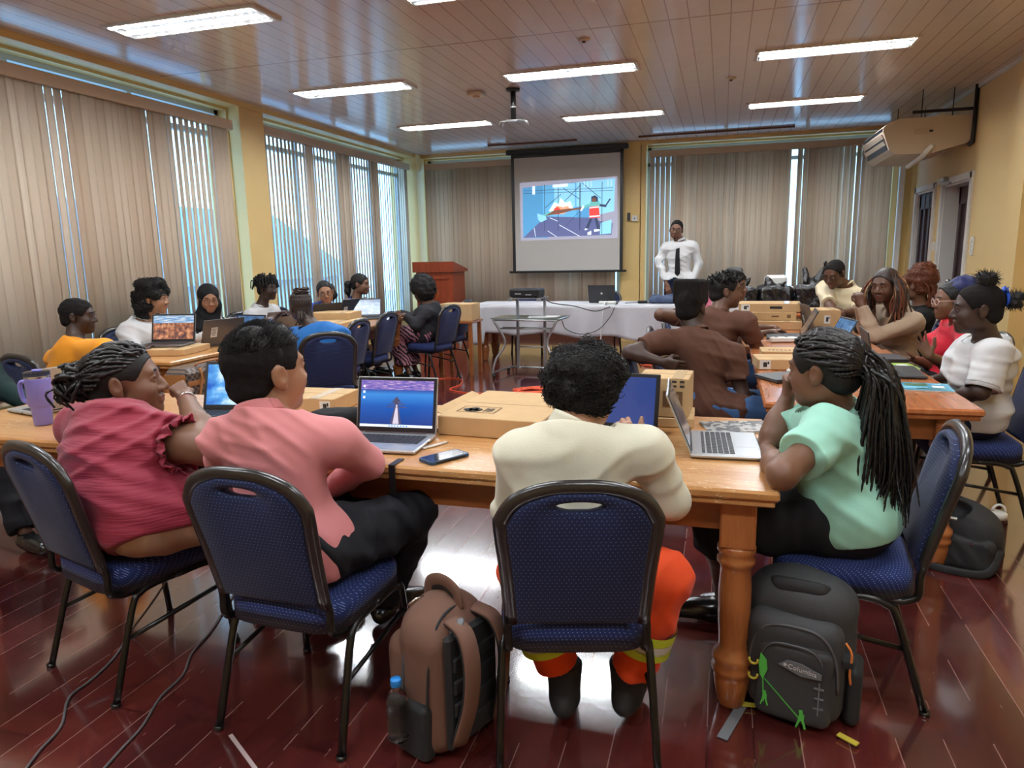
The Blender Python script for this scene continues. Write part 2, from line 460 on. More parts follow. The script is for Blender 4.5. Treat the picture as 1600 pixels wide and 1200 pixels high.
# ------------------------------------------------------------------ room shell
def struct(o): o['kind'] = 'structure'; return o
WT = 0.2
WZ0, WZ1 = 0.42, 3.02
GL = XL - 0.18            # glazing line of the left wall
def wall_boxes(name, boxes, mat='wall_paint'):
    b = MB()
    for (x0, x1, y0, y1, z0, z1) in boxes: b.box(((x0 + x1) / 2, (y0 + y1) / 2, (z0 + z1) / 2), (x1 - x0, y1 - y0, z1 - z0))
    return struct(b.build(name, mat))
b = MB(); b.box(((XL + XR) / 2 - 0.05, (YB + YN) / 2, -0.05), (XR - XL + 1.1, YB - YN + 1.0, 0.1)); struct(b.build('floor', 'floor_paint'))
b = MB(); b.box(((XL + XR) / 2 - 0.05, (YB + YN) / 2, ZC + 0.05), (XR - XL + 1.1, YB - YN + 1.0, 0.1)); struct(b.build('ceiling', 'ceiling_pvc'))
LW = [(-1.6, 6.78), (7.24, 11.28)]          # window bays along Y in the left wall
x0, x1 = XL - 0.4, XL - 0.12
wall_boxes('wall_left', [(x0, x1, YN - .2, YB + .2, 0, WZ0), (x0, x1, YN - .2, YB + .2, WZ1, ZC),
                         (x0, x1, YN - .2, LW[0][0], WZ0, WZ1), (x0, x1, LW[0][1], LW[1][0], WZ0, WZ1), (x0, x1, LW[1][1], YB + .2, WZ0, WZ1)])
wall_boxes('trim_1', [(XL - .13, XL + 0.03, 6.80, 7.22, 0, ZC)], 'wall_trim_paint')
wall_boxes('trim_2', [(XL - .13, XL + 0.10, 11.26, YB, 0, ZC)], 'wall_trim_paint')
BW = [(-4.92, -1.60), (-1.18, 2.30)]
y0, y1 = YB, YB + 0.25
wall_boxes('wall_back', [(XL - .4, XR + .2, y0, y1, 0, WZ0), (XL - .4, XR + .2, y0, y1, WZ1, ZC),
                         (XL - .4, BW[0][0], y0, y1, WZ0, WZ1), (BW[0][1], BW[1][0], y0, y1, WZ0, WZ1), (BW[1][1], XR + .2, y0, y1, WZ0, WZ1)])
wall_boxes('trim_3', [(-1.55, -1.27, YB - 0.16, YB, 0, ZC)], 'wall_trim_paint')
wall_boxes('trim_4', [(-1.26, -1.18, YB - 0.13, YB, 0, ZC)], 'wall_trim_paint')
# right wall with two doorways
DR = [(8.95, 9.95), (10.35, 11.2)]
DZ = 2.14
xa, xb = XR, XR + 0.3
wall_boxes('wall_right', [(xa, xb, YN - .2, DR[0][0], 0, ZC), (xa, xb, DR[0][1], DR[1][0], 0, ZC), (xa, xb, DR[1][1], YB + .2, 0, ZC),
                          (xa, xb, DR[0][0], DR[0][1], DZ, ZC), (xa, xb, DR[1][0], DR[1][1], DZ, ZC)])
wall_boxes('trim_5', [(XR - 0.13, XR, 7.15, 7.46, 0, ZC)], 'wall_paint')
wall_boxes('wall_near', [(XL - .4, XR + .3, YN - .2, YN, 0, ZC)])
# dark corridor behind the doors
wall_boxes('wall_corridor', [(xb + .9, xb + 1.0, 8.2, 12, 0, ZC)])
# skirting
for nm, bx in (('baseboard_back', (XL, XR, YB - .03, YB, 0, .11)), ('baseboard_left', (XL - .12, XL - .09, YN, YB, 0, .11)), ('baseboard_near', (XL, XR, YN, YN + .03, 0, .11))):
    wall_boxes(nm, [bx], 'skirting')
wall_boxes('baseboard_right', [(XR - .03, XR, YN, DR[0][0] - .08, 0, .11), (XR - .03, XR, DR[0][1] + .08, DR[1][0] - .08, 0, .11)], 'skirting')
# beam and pale cornice strips under the ceiling at the windows
wall_boxes('trim_6', [(XL - .13, XL + .06, YN, YB, 3.045, ZC)], 'wall_trim_paint')
wall_boxes('trim_7', [(XL, XR, YB - .14, YB, 3.045, ZC)], 'wall_trim_paint')
wall_boxes('trim_8', [(XR - .025, XR, YN, YB - .14, 3.06, ZC)], 'white_paint')

def window_x(n, y0, y1, x, nm):
    """window in a wall whose plane is X = x"""
    fr = MB()
    w = y1 - y0
    for y in (y0 + .03, y1 - .03): fr.box((x, y, (WZ0 + WZ1) / 2), (.07, .06, WZ1 - WZ0))
    for z in (WZ0 + .03, WZ1 - .02, 2.76): fr.box((x, (y0 + y1) / 2, z), (.07, w, .05))
    for k in range(1, n):
        fr.box((x, y0 + w * k / n, (WZ0 + WZ1) / 2), (.06, .05, WZ1 - WZ0))
    f = fr.build(nm, 'grey_white_frame'); struct(f)
    g = MB(); g.box((x, (y0 + y1) / 2, (WZ0 + WZ1) / 2), (.006, w - .04, WZ1 - WZ0 - .04)); g.build('pane', 'window_glass', f)
    return f
def window_y(n, x0, x1, y, nm):
    fr = MB(); w = x1 - x0
    for x in (x0 + .03, x1 - .03): fr.box((x, y, (WZ0 + WZ1) / 2), (.06, .07, WZ1 - WZ0))
    for z in (WZ0 + .03, WZ1 - .02, 2.76): fr.box(((x0 + x1) / 2, y, z), (w, .07, .05))
    for k in range(1, n): fr.box((x0 + w * k / n, y, (WZ0 + WZ1) / 2), (.05, .06, WZ1 - WZ0))
    f = fr.build(nm, 'grey_white_frame'); struct(f)
    g = MB(); g.box(((x0 + x1) / 2, y, (WZ0 + WZ1) / 2), (w - .04, .006, WZ1 - WZ0 - .04)); g.build('pane', 'window_glass', f)
    return f
window_x(7, LW[0][0], LW[0][1], XL - .26, 'window_1')
window_x(4, LW[1][0], LW[1][1], XL - .26, 'window_2')
window_y(3, BW[0][0], BW[0][1], YB + .12, 'window_3')
window_y(3, BW[1][0], BW[1][1], YB + .12, 'window_4')

# vertical blinds: a pelmet rail and hanging slats
def blind(name, label, a, c, along, plane, open_fn, z1=2.80, z0=0.40, sg=1, gaps=()):
    t = thing(name, label, 'blind')
    r = MB()
    def P(u, v, z): return (plane + v, u, z) if along == 'Y' else (u, plane + v, z)
    mid = (a + c) / 2; L = c - a
    r.box(P(mid, 0, z1 + .045), (.07, L, .10) if along == 'Y' else (L, .07, .10), bev=.006)
    r.build('headrail', 'pelmet', t)
    s = MB(); u = a + .05; sw = .089; pit = .079; k = 0
    rr = random.Random(int(abs(a * 100)) + 5)
    bw = MB()
    while u < c - .04:
        if not any(g0 < u < g1 for g0, g1 in gaps):
            ang = open_fn((u - a) / L, rr) * (-1 if along == 'Y' else 1)
            z00 = z0 + rr.uniform(-.006, .006)
            ca, sa = math.cos(ang), math.sin(ang)
            nseg = 4
            vs = []; cv = .0025
            for zz in (z00, z1):
                for q in range(nseg + 1):
                    e = -0.5 + q / nseg; bow = cv * (1 - 4 * e * e)
                    du = e * sw * ca - bow * sa; dv = e * sw * sa + bow * ca
                    vs.append(P(u + du, dv, zz))
            n1 = nseg + 1
            s.add(vs, [(q, q + 1, n1 + q + 1, n1 + q) for q in range(nseg)], True)
            bw.box(P(u, 0, z00 + .015), (.012, sw * .9, .026), rz=(-ang if along == 'Y' else 0)) if along == 'Y' else bw.box(P(u, 0, z00 + .015), (sw * .9, .012, .026), rz=ang)
        u += pit; k += 1
    so = s.build('slats', 'blind_fabric', t)
    md = so.modifiers.new('thick', 'SOLIDIFY'); md.thickness = 0.0012
    bw.build('bottom_weights', 'blind_fabric', t)
    return t
def op1(f, r):
    if f > 0.885 and f < 0.96: return r.uniform(.26, .36)
    v = r.uniform(-.13, -.09)
    if r.random() < .30: v = .18
    return v
def op2(f, r):
    if f < .22: return r.uniform(.24, .34)
    if f < .27: return -.1
    if f < .42: return r.uniform(.24, .32)
    if f < .50: return -.1
    if f < .66: return r.uniform(.22, .30)
    if f < .72: return .05
    return r.uniform(.30, .40) if f < .90 else (.75 if f < .965 else -.1)
def op3(f, r):
    if f < .16: return .62
    v = r.uniform(.09, .13)
    return .54 if r.random() < .16 else v
def op4(f, r):
    if f < .13: return .66
    v = r.uniform(.09, .13)
    return .55 if r.random() < .20 else v
blind('vertical_blind', 'long beige vertical blind along the near left windows, left of the yellow column', LW[0][0] + .02, 6.72, 'Y', XL - .03, op1, gaps=())
blind('vertical_blind', 'half open vertical blind on the left wall showing blue daylight, right of the yellow column', 7.26, 11.2, 'Y', XL - .03, op2, z1=2.84)
blind('vertical_blind', 'beige vertical blind on the back wall behind the projection screen', XL + .14, -1.60, 'X', YB - .09, op3, z1=2.86)
blind('vertical_blind', 'beige vertical blind on the back wall right of the projection screen, behind the presenter', -1.14, 2.28, 'X', YB - .09, op4, z1=2.86, gaps=((.90, .985),))

# doors
def door(n, ya, yb, leafx, swing, nm):
    fr = MB(); t_ = .075
    for y in (ya, yb):
        s_ = 1 if y == yb else -1
        fr.box((XR - .012, y + s_ * .035, (DZ + .07) / 2), (.03, t_, DZ + .07), bev=.004)
    fr.box((XR - .012, (ya + yb) / 2, DZ + .035), (.03, yb - ya + .14, t_), bev=.004)
    fr.box((XR + .15, yb - .012, DZ / 2), (.30, .025, DZ)); fr.box((XR + .15, ya + .012, DZ / 2), (.30, .025, DZ)); fr.box((XR + .15, (ya + yb) / 2, DZ - .012), (.30, yb - ya, .025))
    f = fr.build(nm, 'white_paint'); struct(f)
    l = MB(); L = yb - ya - .06; y0 = ya + .03
    l.box((leafx, y0 + L / 2, DZ / 2 - .01), (.04, L, DZ - .05))
    # raised rails and stiles leave recessed tall panels
    for k in range(4): l.box((leafx - .03, y0 + .05 + k * (L - .1) / 3, DZ / 2), (.03, .075 if k in (0, 3) else .06, DZ - .05), bev=.006)
    for z, hh in ((.10, .2), (.88, .14), (DZ - .13, .2)): l.box((leafx - .03, y0 + L / 2, z), (.03, L, hh), bev=.006)
    lf = l.build('door_leaf', 'door_wood', f)
    h = MB(); h.cyl((leafx - .04, yb - .13, 1.0), (leafx - .10, yb - .13, 1.0), .012); h.sphere((leafx - .11, yb - .13, 1.0), .028); h.build('door_handle', 'metal_bright', f)
    return f
door(1, DR[0][0], DR[0][1], XR + .20, 0, 'door_1')
door(2, DR[1][0], DR[1][1], XR + .07, 0, 'door_2')
t = thing('door_closer', 'grey metal door closer above the nearer white-framed doorway', 'door closer', (XR - .03, DR[0][1] - .12, DZ + .06))
one('closer_body', 'metal_grey', lambda b: b.box((-.03, 0, 0), (.06, .22, .055), bev=.008), t)
one('closer_arm', 'metal_grey', lambda b: (b.box((-.05, -.12, -.05), (.02, .26, .012), rz=.3), b.box((-.02, -.26, -.06), (.02, .2, .012), rz=-.5)), t)
def wallbox(name, label, cat, c, size, mat, details):
    t = thing(name, label, cat, c)
    one('plate', mat, lambda b: b.box((0, 0, 0), size, bev=.003), t)
    return t
t = wallbox('light_switch', 'tall white switch plate on the yellow wall beside the near doorway', 'switch', (XR - .008, 8.72, 1.42), (.016, .075, .2), 'white_plastic', 0)
for k in range(3): one('rocker', 'white_plastic', lambda b: b.box((-.012, 0, (k - 1) * .055), (.01, .04, .035), bev=.002), t)
t = wallbox('light_switch', 'small white switch plate between the two doorways', 'switch', (XR - .008, 10.16, 1.42), (.016, .075, .11), 'white_plastic', 0)
one('rocker', 'white_plastic', lambda b: b.box((-.012, 0, 0), (.01, .04, .05), bev=.002), t)
t = wallbox('wall_socket', 'white socket box on the yellow column right of the projection screen', 'socket', (-1.345, YB - .185, 1.94), (.09, .05, .09), 'white_plastic', 0)
one('button', 'plastic_black', lambda b: b.cyl((0, -.025, 0), (0, -.032, 0), .009), t)
t = wallbox('remote_holder', 'small dark holder on the column beside the white socket box', 'holder', (-1.44, YB - .18, 1.97), (.045, .035, .12), 'plastic_dark', 0)
# white trunking strip standing for the frame of the last window
one_t = MB(); one_t.box((2.40, YB - .10, 1.45), (.075, .06, 2.75), bev=.008); o = one_t.build('window_jamb', 'white_plastic')
tag(o, 'tall white trunking strip in the back right corner under the air conditioner', 'jamb')

# air conditioner
t = thing('air_conditioner', 'beige split air conditioner hung near the ceiling on the right wall', 'air conditioner', (2.13, 9.0, 2.42))
def acb(b):
    prof = [(-.47, .30), (-.47, .26), (-.40, .06), (-.34, .015), (.0, .0), (.36, .10), (.40, .14), (.40, .36), (.36, .385), (-.33, .385), (-.44, .34)]
    b.prism(prof, 0, 1.25, axis='Y')
one('casing', 'cream_plastic', acb, t)
def acl(b):
    b.prism([(-.478, .30), (-.462, .29), (-.395, .075), (-.412, .07)], .06, 1.19, axis='Y')
one('air_outlet', 'plastic_black', acl, t)
def acv(b):
    for q in (.33, .66):
        x_, z_ = -.478 + .066 * q * 1.1, .29 - .215 * q
        b.box((x_ - .012, .625, z_), (.05, 1.12, .008), rot=Matrix.Rotation(1.0, 3, 'Y'))
one('louvre', 'cream_plastic', acv, t)
one('display', 'plastic_dark', lambda b: b.box((.0, -.003, .24), (.035, .008, .02)), t)
one('badge', 'pelmet', lambda b: b.box((-.10, -.003, .24), (.12, .006, .05), bev=.002), t)
def grille(b):
    for k in range(5): b.box((.02 + k * .06, .62, .002 + max(0, k * .016)), (.02, .9, .012), rot=Matrix.Rotation(-.27, 3, 'Y'))
one('intake_grille', 'pelmet', grille, t)
def acr(b):
    b.box((.12, .04, .45), (.62, .03, .03)); b.box((.12, 1.2, .45), (.62, .03, .03))
    for x in (-.1, .2):
        for y in (.04, 1.2): b.cyl((x, y, .38), (x, y, .68), .006, n=6)
one('hanger_rail', 'plastic_black', acr, t)
one('pipe', 'plastic_black', lambda b: b.tube([(.395, -.03, .68), (.395, -.03, .1), (.36, -.02, .06)], .022), t)
one('drain_duct', 'white_plastic', lambda b: b.tube([(.02, -.04, .09), (-.06, .02, -.02), (-.14, .3, -.10)], .028, n=6), t)

# recessed louvred fluorescent fittings
mk('lamp_tube', (1, 1, 1), emit=((0.92, 0.97, 1.0), LAMP_POWER))
mk('reflector', (0.80, 0.82, 0.86), 0.22, 1.0)
LIGHTS = {(-3.66, 4.5): 'front left, nearest the left window wall', (-3.62, 6.75): 'second back on the left, by the half open blind', (-3.50, 8.98): 'far left, before the projection screen',
          (-1.42, 4.55): 'middle, cut off by the top of the picture', (-1.42, 6.85): 'middle, just behind the ceiling projector bracket', (-1.36, 9.15): 'far middle, before the back column',
          (.84, 6.90): 'nearer one on the right', (.84, 9.20): 'farther one on the right, left of the air conditioner', (.84, 4.6): 'right row, above the seated women',
          (-3.66, 2.2): 'over the burgundy shirt', (-1.42, 2.2): 'over the near table', (.84, 2.2): 'over the mint shirt', (-3.66, -.1): 'behind left', (-1.42, -.1): 'behind middle', (.84, -.1): 'behind right'}
first = None
for (lx, ly), lab in LIGHTS.items():
    lbl = 'recessed louvred fluorescent ceiling light, ' + lab
    if first is None:
        t = thing('ceiling_light', lbl, 'ceiling light', (lx, ly, ZC), group='recessed ceiling lights')
        W_, D_ = 1.24, .30
        def frm(b):
            for y in (-D_ / 2, D_ / 2): b.box((0, y, -.008), (W_ + .03, .022, .02))
            for x in (-W_ / 2, W_ / 2): b.box((x, 0, -.008), (.022, D_, .02))
        one('frame', 'white_paint', frm, t)
        def tb(b):
            for y in (-.07, .07): b.box((0, y, -.003), (W_ - .06, .030, .004))
        one('lamp_tube', 'lamp_tube', tb, t)
        def lv(b):
            n = 12
            for k in range(n + 1):
                x = -W_ / 2 + .03 + (W_ - .06) * k / n
                b.box((x, 0, -.016), (.004, D_ - .03, .018))
            b.box((0, 0, -.016), (W_ - .03, .008, .018))
            b.box((0, 0, -.001), (W_ - .03, D_ - .03, .001))
        one('louvre', 'reflector', lv, t)
        first = t
    else: dup(first, (lx, ly, ZC), 0, lbl, 'recessed ceiling lights')
# small round smoke detectors / sensor roses
for i, (sx, sy, lb) in enumerate(((-1.11, 5.9, 'small round sprinkler rose on the ceiling, middle, near the picture top'), (.02, 7.7, 'small round ceiling rose between the two right light rows'),)):
    t = thing('ceiling_sensor', lb, 'sensor', (sx, sy, ZC)); one('rim', 'cream_plastic', lambda b: b.lathe([(.05, 0), (.05, -.008), (.035, -.018)], n=20), t); one('cap', 'plastic_dark', lambda b: b.lathe([(.02, -.015), (.012, -.03)], n=12), t)
t = thing('smoke_detector', 'square beige detector on the ceiling left of the projector bracket', 'detector', (-2.52, 7.35, ZC)); one('housing', 'cream_plastic', lambda b: b.box((0, 0, -.02), (.16, .16, .04), bev=.008), t); one('cap', 'pelmet', lambda b: b.lathe([(.04, -.04), (.03, -.055)], n=16), t)
# curtain track on the ceiling
for (xa_, xb_, yy, lb) in ((-3.55, -2.15, 10.85, 'thin dark brown ceiling track, left piece above the projection screen'), (-1.25, .9, 10.95, 'thin dark brown ceiling track, right piece above the presenter')):
    o = one('ceiling_track', 'skirting', lambda b: b.box(((xa_ + xb_) / 2, yy, ZC - .012), (xb_ - xa_, .03, .025))); tag(o, lb, 'track')

# ceiling projector bracket (no projector on it)
t = thing('projector_bracket', 'black ceiling pole with a small spider bracket and no projector on it', 'bracket', (-2.12, 7.35, ZC))
one('ceiling_plate', 'plastic_black', lambda b: (b.lathe([(.075, 0), (.07, -.02), (.035, -.03)], n=16)), t)
one('pole', 'plastic_black', lambda b: b.lathe([(.028, -.02), (.028, -.30)], n=14), t)
one('band', 'white_paint', lambda b: b.lathe([(.0295, -.17), (.0295, -.185)], n=14, cap=False), t)
def spd(b):
    b.box((0, 0, -.31), (.16, .05, .02), rz=.2)
    for a in (.3, 2.6, 3.5, 5.9):
        e = Vector((math.cos(a) * .14, math.sin(a) * .10, -.315)); b.tube([(0, 0, -.31), e, e + Vector((math.cos(a) * .02, math.sin(a) * .02, -.04))], .008, n=6)
one('spider_arms', 'metal_grey', spd, t)

# projection screen
t = thing('projection_screen', 'pull-down projection screen with black borders in front of the back blinds', 'screen', (-2.41, 11.28, 0))
one('case', 'plastic_black', lambda b: b.box((0, 0, 3.02), (1.95, .09, .08), bev=.015), t)
one('border', 'plastic_black', lambda b: (b.box((-.875, 0, 2.06), (.05, .004, 1.84)), b.box((.875, 0, 2.06), (.05, .004, 1.84)), b.box((0, 0, 2.96), (1.8, .004, .06))), t)
mk('screen_fabric', (0.62, 0.60, 0.57), 0.8)
one('screen_fabric', 'screen_fabric', lambda b: b.box((0, .002, 2.05), (1.70, .003, 1.80)), t)
one('bottom_bar', 'plastic_black', lambda b: b.box((0, 0, 1.135), (1.92, .035, .035), bev=.008), t)
# the projected picture: flat shapes, self-glowing in place of the projector's light
def ems(name, c, s): return mk(name, c, 0.9, emit=(c, s))
E_ = 0.30
for nm, c in (('pic_haze', (.36, .36, .46)), ('pic_blue', (.10, .34, .62)), ('pic_light', (.30, .68, .92)), ('pic_dark', (.05, .07, .13)), ('pic_floor', (.12, .14, .30)), ('pic_white', (.85, .95, 1.0)), ('pic_red', (.85, .08, .07)), ('pic_brown', (.22, .10, .07)), ('pic_teal', (.15, .50, .48)), ('pic_orange', (.9, .42, .25)), ('pic_mid', (.14, .45, .75))): ems(nm, c, E_)
def pic(b):
    W2, H2 = .745, .45
    cz = 2.10; cx = .03
    lay = [0]
    def q(mi, pts):
        lay[0] += 1; y = -.004 - lay[0] * .00025; b.cur = mi
        b.add([(cx + u * W2, y, cz + v * H2) for u, v in pts], [tuple(range(len(pts)))])
    def ln(mi, u0, v0, u1, v1, wd=.006):
        d = Vector((u1 - u0, v1 - v0)); n_ = Vector((-d.y, d.x)).normalized() * wd
        q(mi, [(u0 + n_.x, v0 + n_.y * 1.6), (u0 - n_.x, v0 - n_.y * 1.6), (u1 - n_.x, v1 - n_.y * 1.6), (u1 + n_.x, v1 + n_.y * 1.6)])
    q(0, [(-1.06, -1.02), (1.06, -1.02), (1.04, 1.06), (-1.06, 1.0)])
    q(1, [(-1, -.92), (-.45, -.95), (-.45, .88), (-1, .82)])
    q(10, [(-.55, -.2), (.2, -.3), (.2, .92), (-.55, .86)]); q(2, [(-.3, .0), (.15, .1), (.15, .9), (-.3, .88)]); q(2, [(.18, -.35), (.98, -.1), (1, 1), (.18, .92)]); q(1, [(.18, -.6), (.6, -.6), (.62, .1), (.18, .1)])
    q(4, [(-1, -.92), (-.5, -.2), (.1, -.25), (.95, -.5), (.93, -.9)]); q(4, [(-.95, -.92), (.93, -.9), (.6, -.3), (-.42, -.22)])
    q(2, [(.68, -.88), (.92, -.85), (.93, -.38), (.70, -.48)])
    for x in (-.52, -.22, .25, .72): ln(3, x, -.7 if x != .72 else -.9, x + .01, .9, .006 if x != .25 else .01)
    ln(3, -.98, .72, .96, .68, .004); ln(3, -.98, .62, .96, .60, .004); ln(3, -.1, .75, .25, .35, .006); ln(3, .25, .80, -.2, .1, .006); ln(3, .3, .9, .7, .35, .006); ln(3, -.5, .1, -.15, .55, .006); ln(3, .22, -.1, -.05, -.55, .004)
    for x in (.35, .42, .5, .85, .92): ln(5, x, .75, x, .95, .005)
    q(5, [(-.33, .78), (0, .80), (0, .90), (-.33, .88)]); q(5, [(-.78, .58), (-.72, .58), (-.72, .86), (-.78, .86)])
    for a in ((-.4, -.25, -.22, -.38), (-.2, -.5, .25, -.92), (-.45, -.7, -.25, -.92), (-.75, -.58, -.72, -.9)): ln(5, *a, .006)
    # glow behind and the reclining figure
    q(5, [(-.42, -.02), (-.3, .28), (-.2, .22), (-.16, .42), (-.05, .24), (.05, .3), (.12, .02), (-.1, -.12)])
    q(9, [(-.36, -.08), (-.25, .16), (-.1, .1), (0, .14), (.06, -.02), (-.12, -.14)])
    q(6, [(-.32, -.14), (-.3, .06), (-.22, .12), (-.15, .0), (-.18, -.14)]); q(8, [(-.62, -.3), (-.35, -.12), (-.32, .0), (-.6, -.16)]); q(7, [(-.5, -.18), (-.05, -.08), (.1, -.02), (.08, .05), (-.3, .0)])
    q(7, [(-.1, -.06), (.32, .02), (.32, .08), (-.08, .02)]); q(2, [(-.68, -.08), (-.5, -.18), (-.46, -.3), (-.6, -.4), (-.66, -.3)])
    # standing figure
    q(8, [(.44, .12), (.50, .28), (.66, .26), (.72, .1), (.6, .04)]); q(3, [(.50, .26), (.5, .42), (.58, .46), (.64, .38), (.64, .24)]); q(7, [(.52, .24), (.52, .36), (.6, .36), (.6, .24)])
    q(6, [(.46, -.32), (.46, .08), (.66, .1), (.68, -.30)]); ln(5, .46, -.26, .68, -.24, .014); ln(5, .46, .04, .66, .06, .012)
    ln(3, .50, -.32, .40, -.68, .03); ln(3, .60, -.32, .66, -.72, .03); ln(3, .68, .12, .82, .08, .025); ln(3, .80, .08, .9, .32, .015); ln(8, .46, .14, .30, .04, .03); ln(5, .28, -.05, .34, .12, .02)
    q(5, [(.36, -.72), (.42, -.7), (.42, -.66), (.36, -.66)]); q(5, [(.56, -.78), (.68, -.76), (.68, -.7), (.56, -.7)]); q(5, [(.42, -.88), (.5, -.88), (.5, -.74), (.42, -.8)])
pb = MB(); pic(pb)
pb.build('projected_image', ['pic_haze', 'pic_blue', 'pic_light', 'pic_dark', 'pic_floor', 'pic_white', 'pic_red', 'pic_brown', 'pic_teal', 'pic_orange', 'pic_mid'], t)

# a house and hedge seen outside through the open blind
t = thing('house', 'dim blue-grey gabled house outside beyond the half open blind', 'house', (-13.5, 15.5, -3.2))
mk('house_wall', (.50, .58, .62), .8); mk('house_roof', (.20, .28, .38), .7); mk('field_green', (.46, .52, .55), .9)
one('wall', 'house_wall', lambda b: b.box((0, 0, 2.1), (5.0, 7.0, 4.2)), t)
one('roof', 'house_roof', lambda b: b.prism([(-2.9, 4.1), (2.9, 4.1), (0, 6.0)], -3.9, 3.9, axis='Y'), t)
one('window', 'pic_dark', lambda b: b.box((2.52, -1, 2.6), (.04, 1.2, 1.1)), t)
b = MB(); b.box((0, 8, -3.3), (160, 160, .2)); tag(b.build('ground', 'field_green'), kind='structure')
# ------------------------------------------------------------------ tables
TOP = 0.76
def leg_profile():
    return [(.032, 0), (.042, .015), (.050, .06), (.056, .10), (.054, .115), (.062, .125), (.064, .140), (.056, .155), (.064, .168), (.062, .185), (.046, .20), (.044, .22),
            (.050, .32), (.050, .40), (.046, .47), (.050, .485), (.058, .495), (.058, .507), (.048, .517), (.058, .53), (.058, .545), (.05, .555)]
def table(name, label, x0, x1, y0, y1, rz=0.0, top='wood_honey', loc=None, seam=None, legs=True, inset=.10, group=None):
    cx, cy = ((x0 + x1) / 2, (y0 + y1) / 2); W, D = x1 - x0, y1 - y0
    t = thing(name, label, 'table', (cx, cy, 0), rz, group)
    def tp(b):
        b.box((0, 0, TOP - .016), (W, D, .032), bev=.008); b.box((0, 0, TOP - .042), (W - .024, D - .024, .02), bev=.004)
    one('tabletop', top, tp, t)
    if seam is not None:
        one('leaf_joint', 'ink_brown', lambda b: b.box((seam - cx, 0, TOP + .0003), (.004, D - .01, .0012)), t)
    def ap(b):
        for sy in (-1, 1): b.box((0, sy * (D / 2 - inset), TOP - .052 - .055), (W - 2 * inset, .022, .11))
        for sx in (-1, 1): b.box((sx * (W / 2 - inset), 0, TOP - .052 - .055), (.022, D - 2 * inset, .11))
    one('apron', 'wood_apron', ap, t)
    if legs:
        for sx in (-1, 1):
            for sy in (-1, 1):
                lx, ly = sx * (W / 2 - inset), sy * (D / 2 - inset)
                def lg(b):
                    b.lathe(leg_profile(), (lx, ly, 0), n=24)
                    b.box((lx, ly, .63), (.105, .105, .158), bev=.006)
                one('leg', 'wood_leg', lg, t)
    return t
table('wooden_table', 'long honey wooden table nearest the camera, front row', -3.30, .18, 2.05, 2.98, 0, 'wood_honey', inset=.11)
table('wooden_table', 'reddish wooden table on the right with a joint line, nearest right end', .20, 1.08, 3.32, 5.20, 0, 'wood_red', seam=.93, inset=.11)
table('wooden_table', 'reddish wooden table on the right, farther one under cardboard boxes and laptops', .16, 1.05, 5.22, 7.05, 0, 'wood_red', inset=.11)
table('wooden_table', 'far right wooden table carrying black plastic bags', -.20, 1.45, 7.95, 8.65, 0, 'wood_red', inset=.11)
table('wooden_table', 'wooden table on the left holding laptops and the checked handbag', -4.52, -3.62, 3.92, 5.35, 0, 'wood_honey', inset=.11)
table('wooden_table', 'wooden table on the left, farther one ending at the grey jacket', -4.30, -3.36, 5.42, 7.45, math.radians(7), 'wood_honey', inset=.11)
# speaker table under a white cloth
tt = table('wooden_table', 'wooden table under the white cloth at the front of the room', -3.22, -.20, 9.00, 9.70, math.radians(0), 'wood_red', inset=.12)
def cloth():
    t_ = thing('tablecloth', 'white cloth draped over the speaker table, hanging low at the left end', 'tablecloth', (-1.71, 9.35, 0), 0)
    b = MB(); W, D = 3.10, .78
    rr = random.Random(3)
    ph = [rr.uniform(0, 6) for _ in range(6)]
    def drop(u):   # hem height along the front
        return .34 + .05 * math.sin(u * 3 + 1) + (-.16 if u < .07 else 0) + .02 * math.sin(u * 23)
    def top(i, j): return Vector((-W / 2 + W * i, -D / 2 + D * j, TOP + .006 + .002 * math.sin(i * 30 + j * 9)))
    b.grid(top, 60, 12)
    def side(i, j, edge):
        if edge == 0: x, y, nx, ny = -W / 2 + W * i, -D / 2, 0, -1
        elif edge == 1: x, y, nx, ny = -W / 2, D / 2 - D * i, -1, 0
        elif edge == 2: x, y, nx, ny = W / 2 - W * i, D / 2, 0, 1
        else: x, y, nx, ny = W / 2, -D / 2 + D * i, 1, 0
        hem = {0: drop(i), 1: .22 + .1 * abs(i - .5), 2: .5, 3: .34}[edge]
        amp = .030 * j * (1 if edge != 1 else 1.6)
        s_ = (x + y * 1.7) * 9
        wv = amp * (math.sin(s_ + ph[0]) + .5 * math.sin(s_ * 2.3 + ph[1])) + .02 * j
        z = TOP + .006 - (TOP + .006 - hem) * j
        return Vector((x + nx * wv, y + ny * wv, z))
    for e, n in ((0, 120), (1, 40), (2, 60), (3, 40)):
        b.grid(lambda i, j, e=e: side(i, j, e), n, 10, flip=(e % 2 == 0 and False))
    o = b.build('cloth', 'cloth_white', t_, fixn=True); md = o.modifiers.new('thick', 'SOLIDIFY'); md.thickness = .002; md.offset = 1
    # corner tail trailing to the left
    c = MB()
    def tail(i, j):
        z = TOP - .02 - .58 * j
        return Vector((-W / 2 - .03 - .10 * j - .12 * i * j, -D / 2 + .18 * i - .02 + .03 * math.sin(i * 9 + j * 3), z + .1 * i * j))
    c.grid(tail, 14, 12); o = c.build('corner_fold', 'cloth_white', t_); md = o.modifiers.new('thick', 'SOLIDIFY'); md.thickness = .002
cloth()

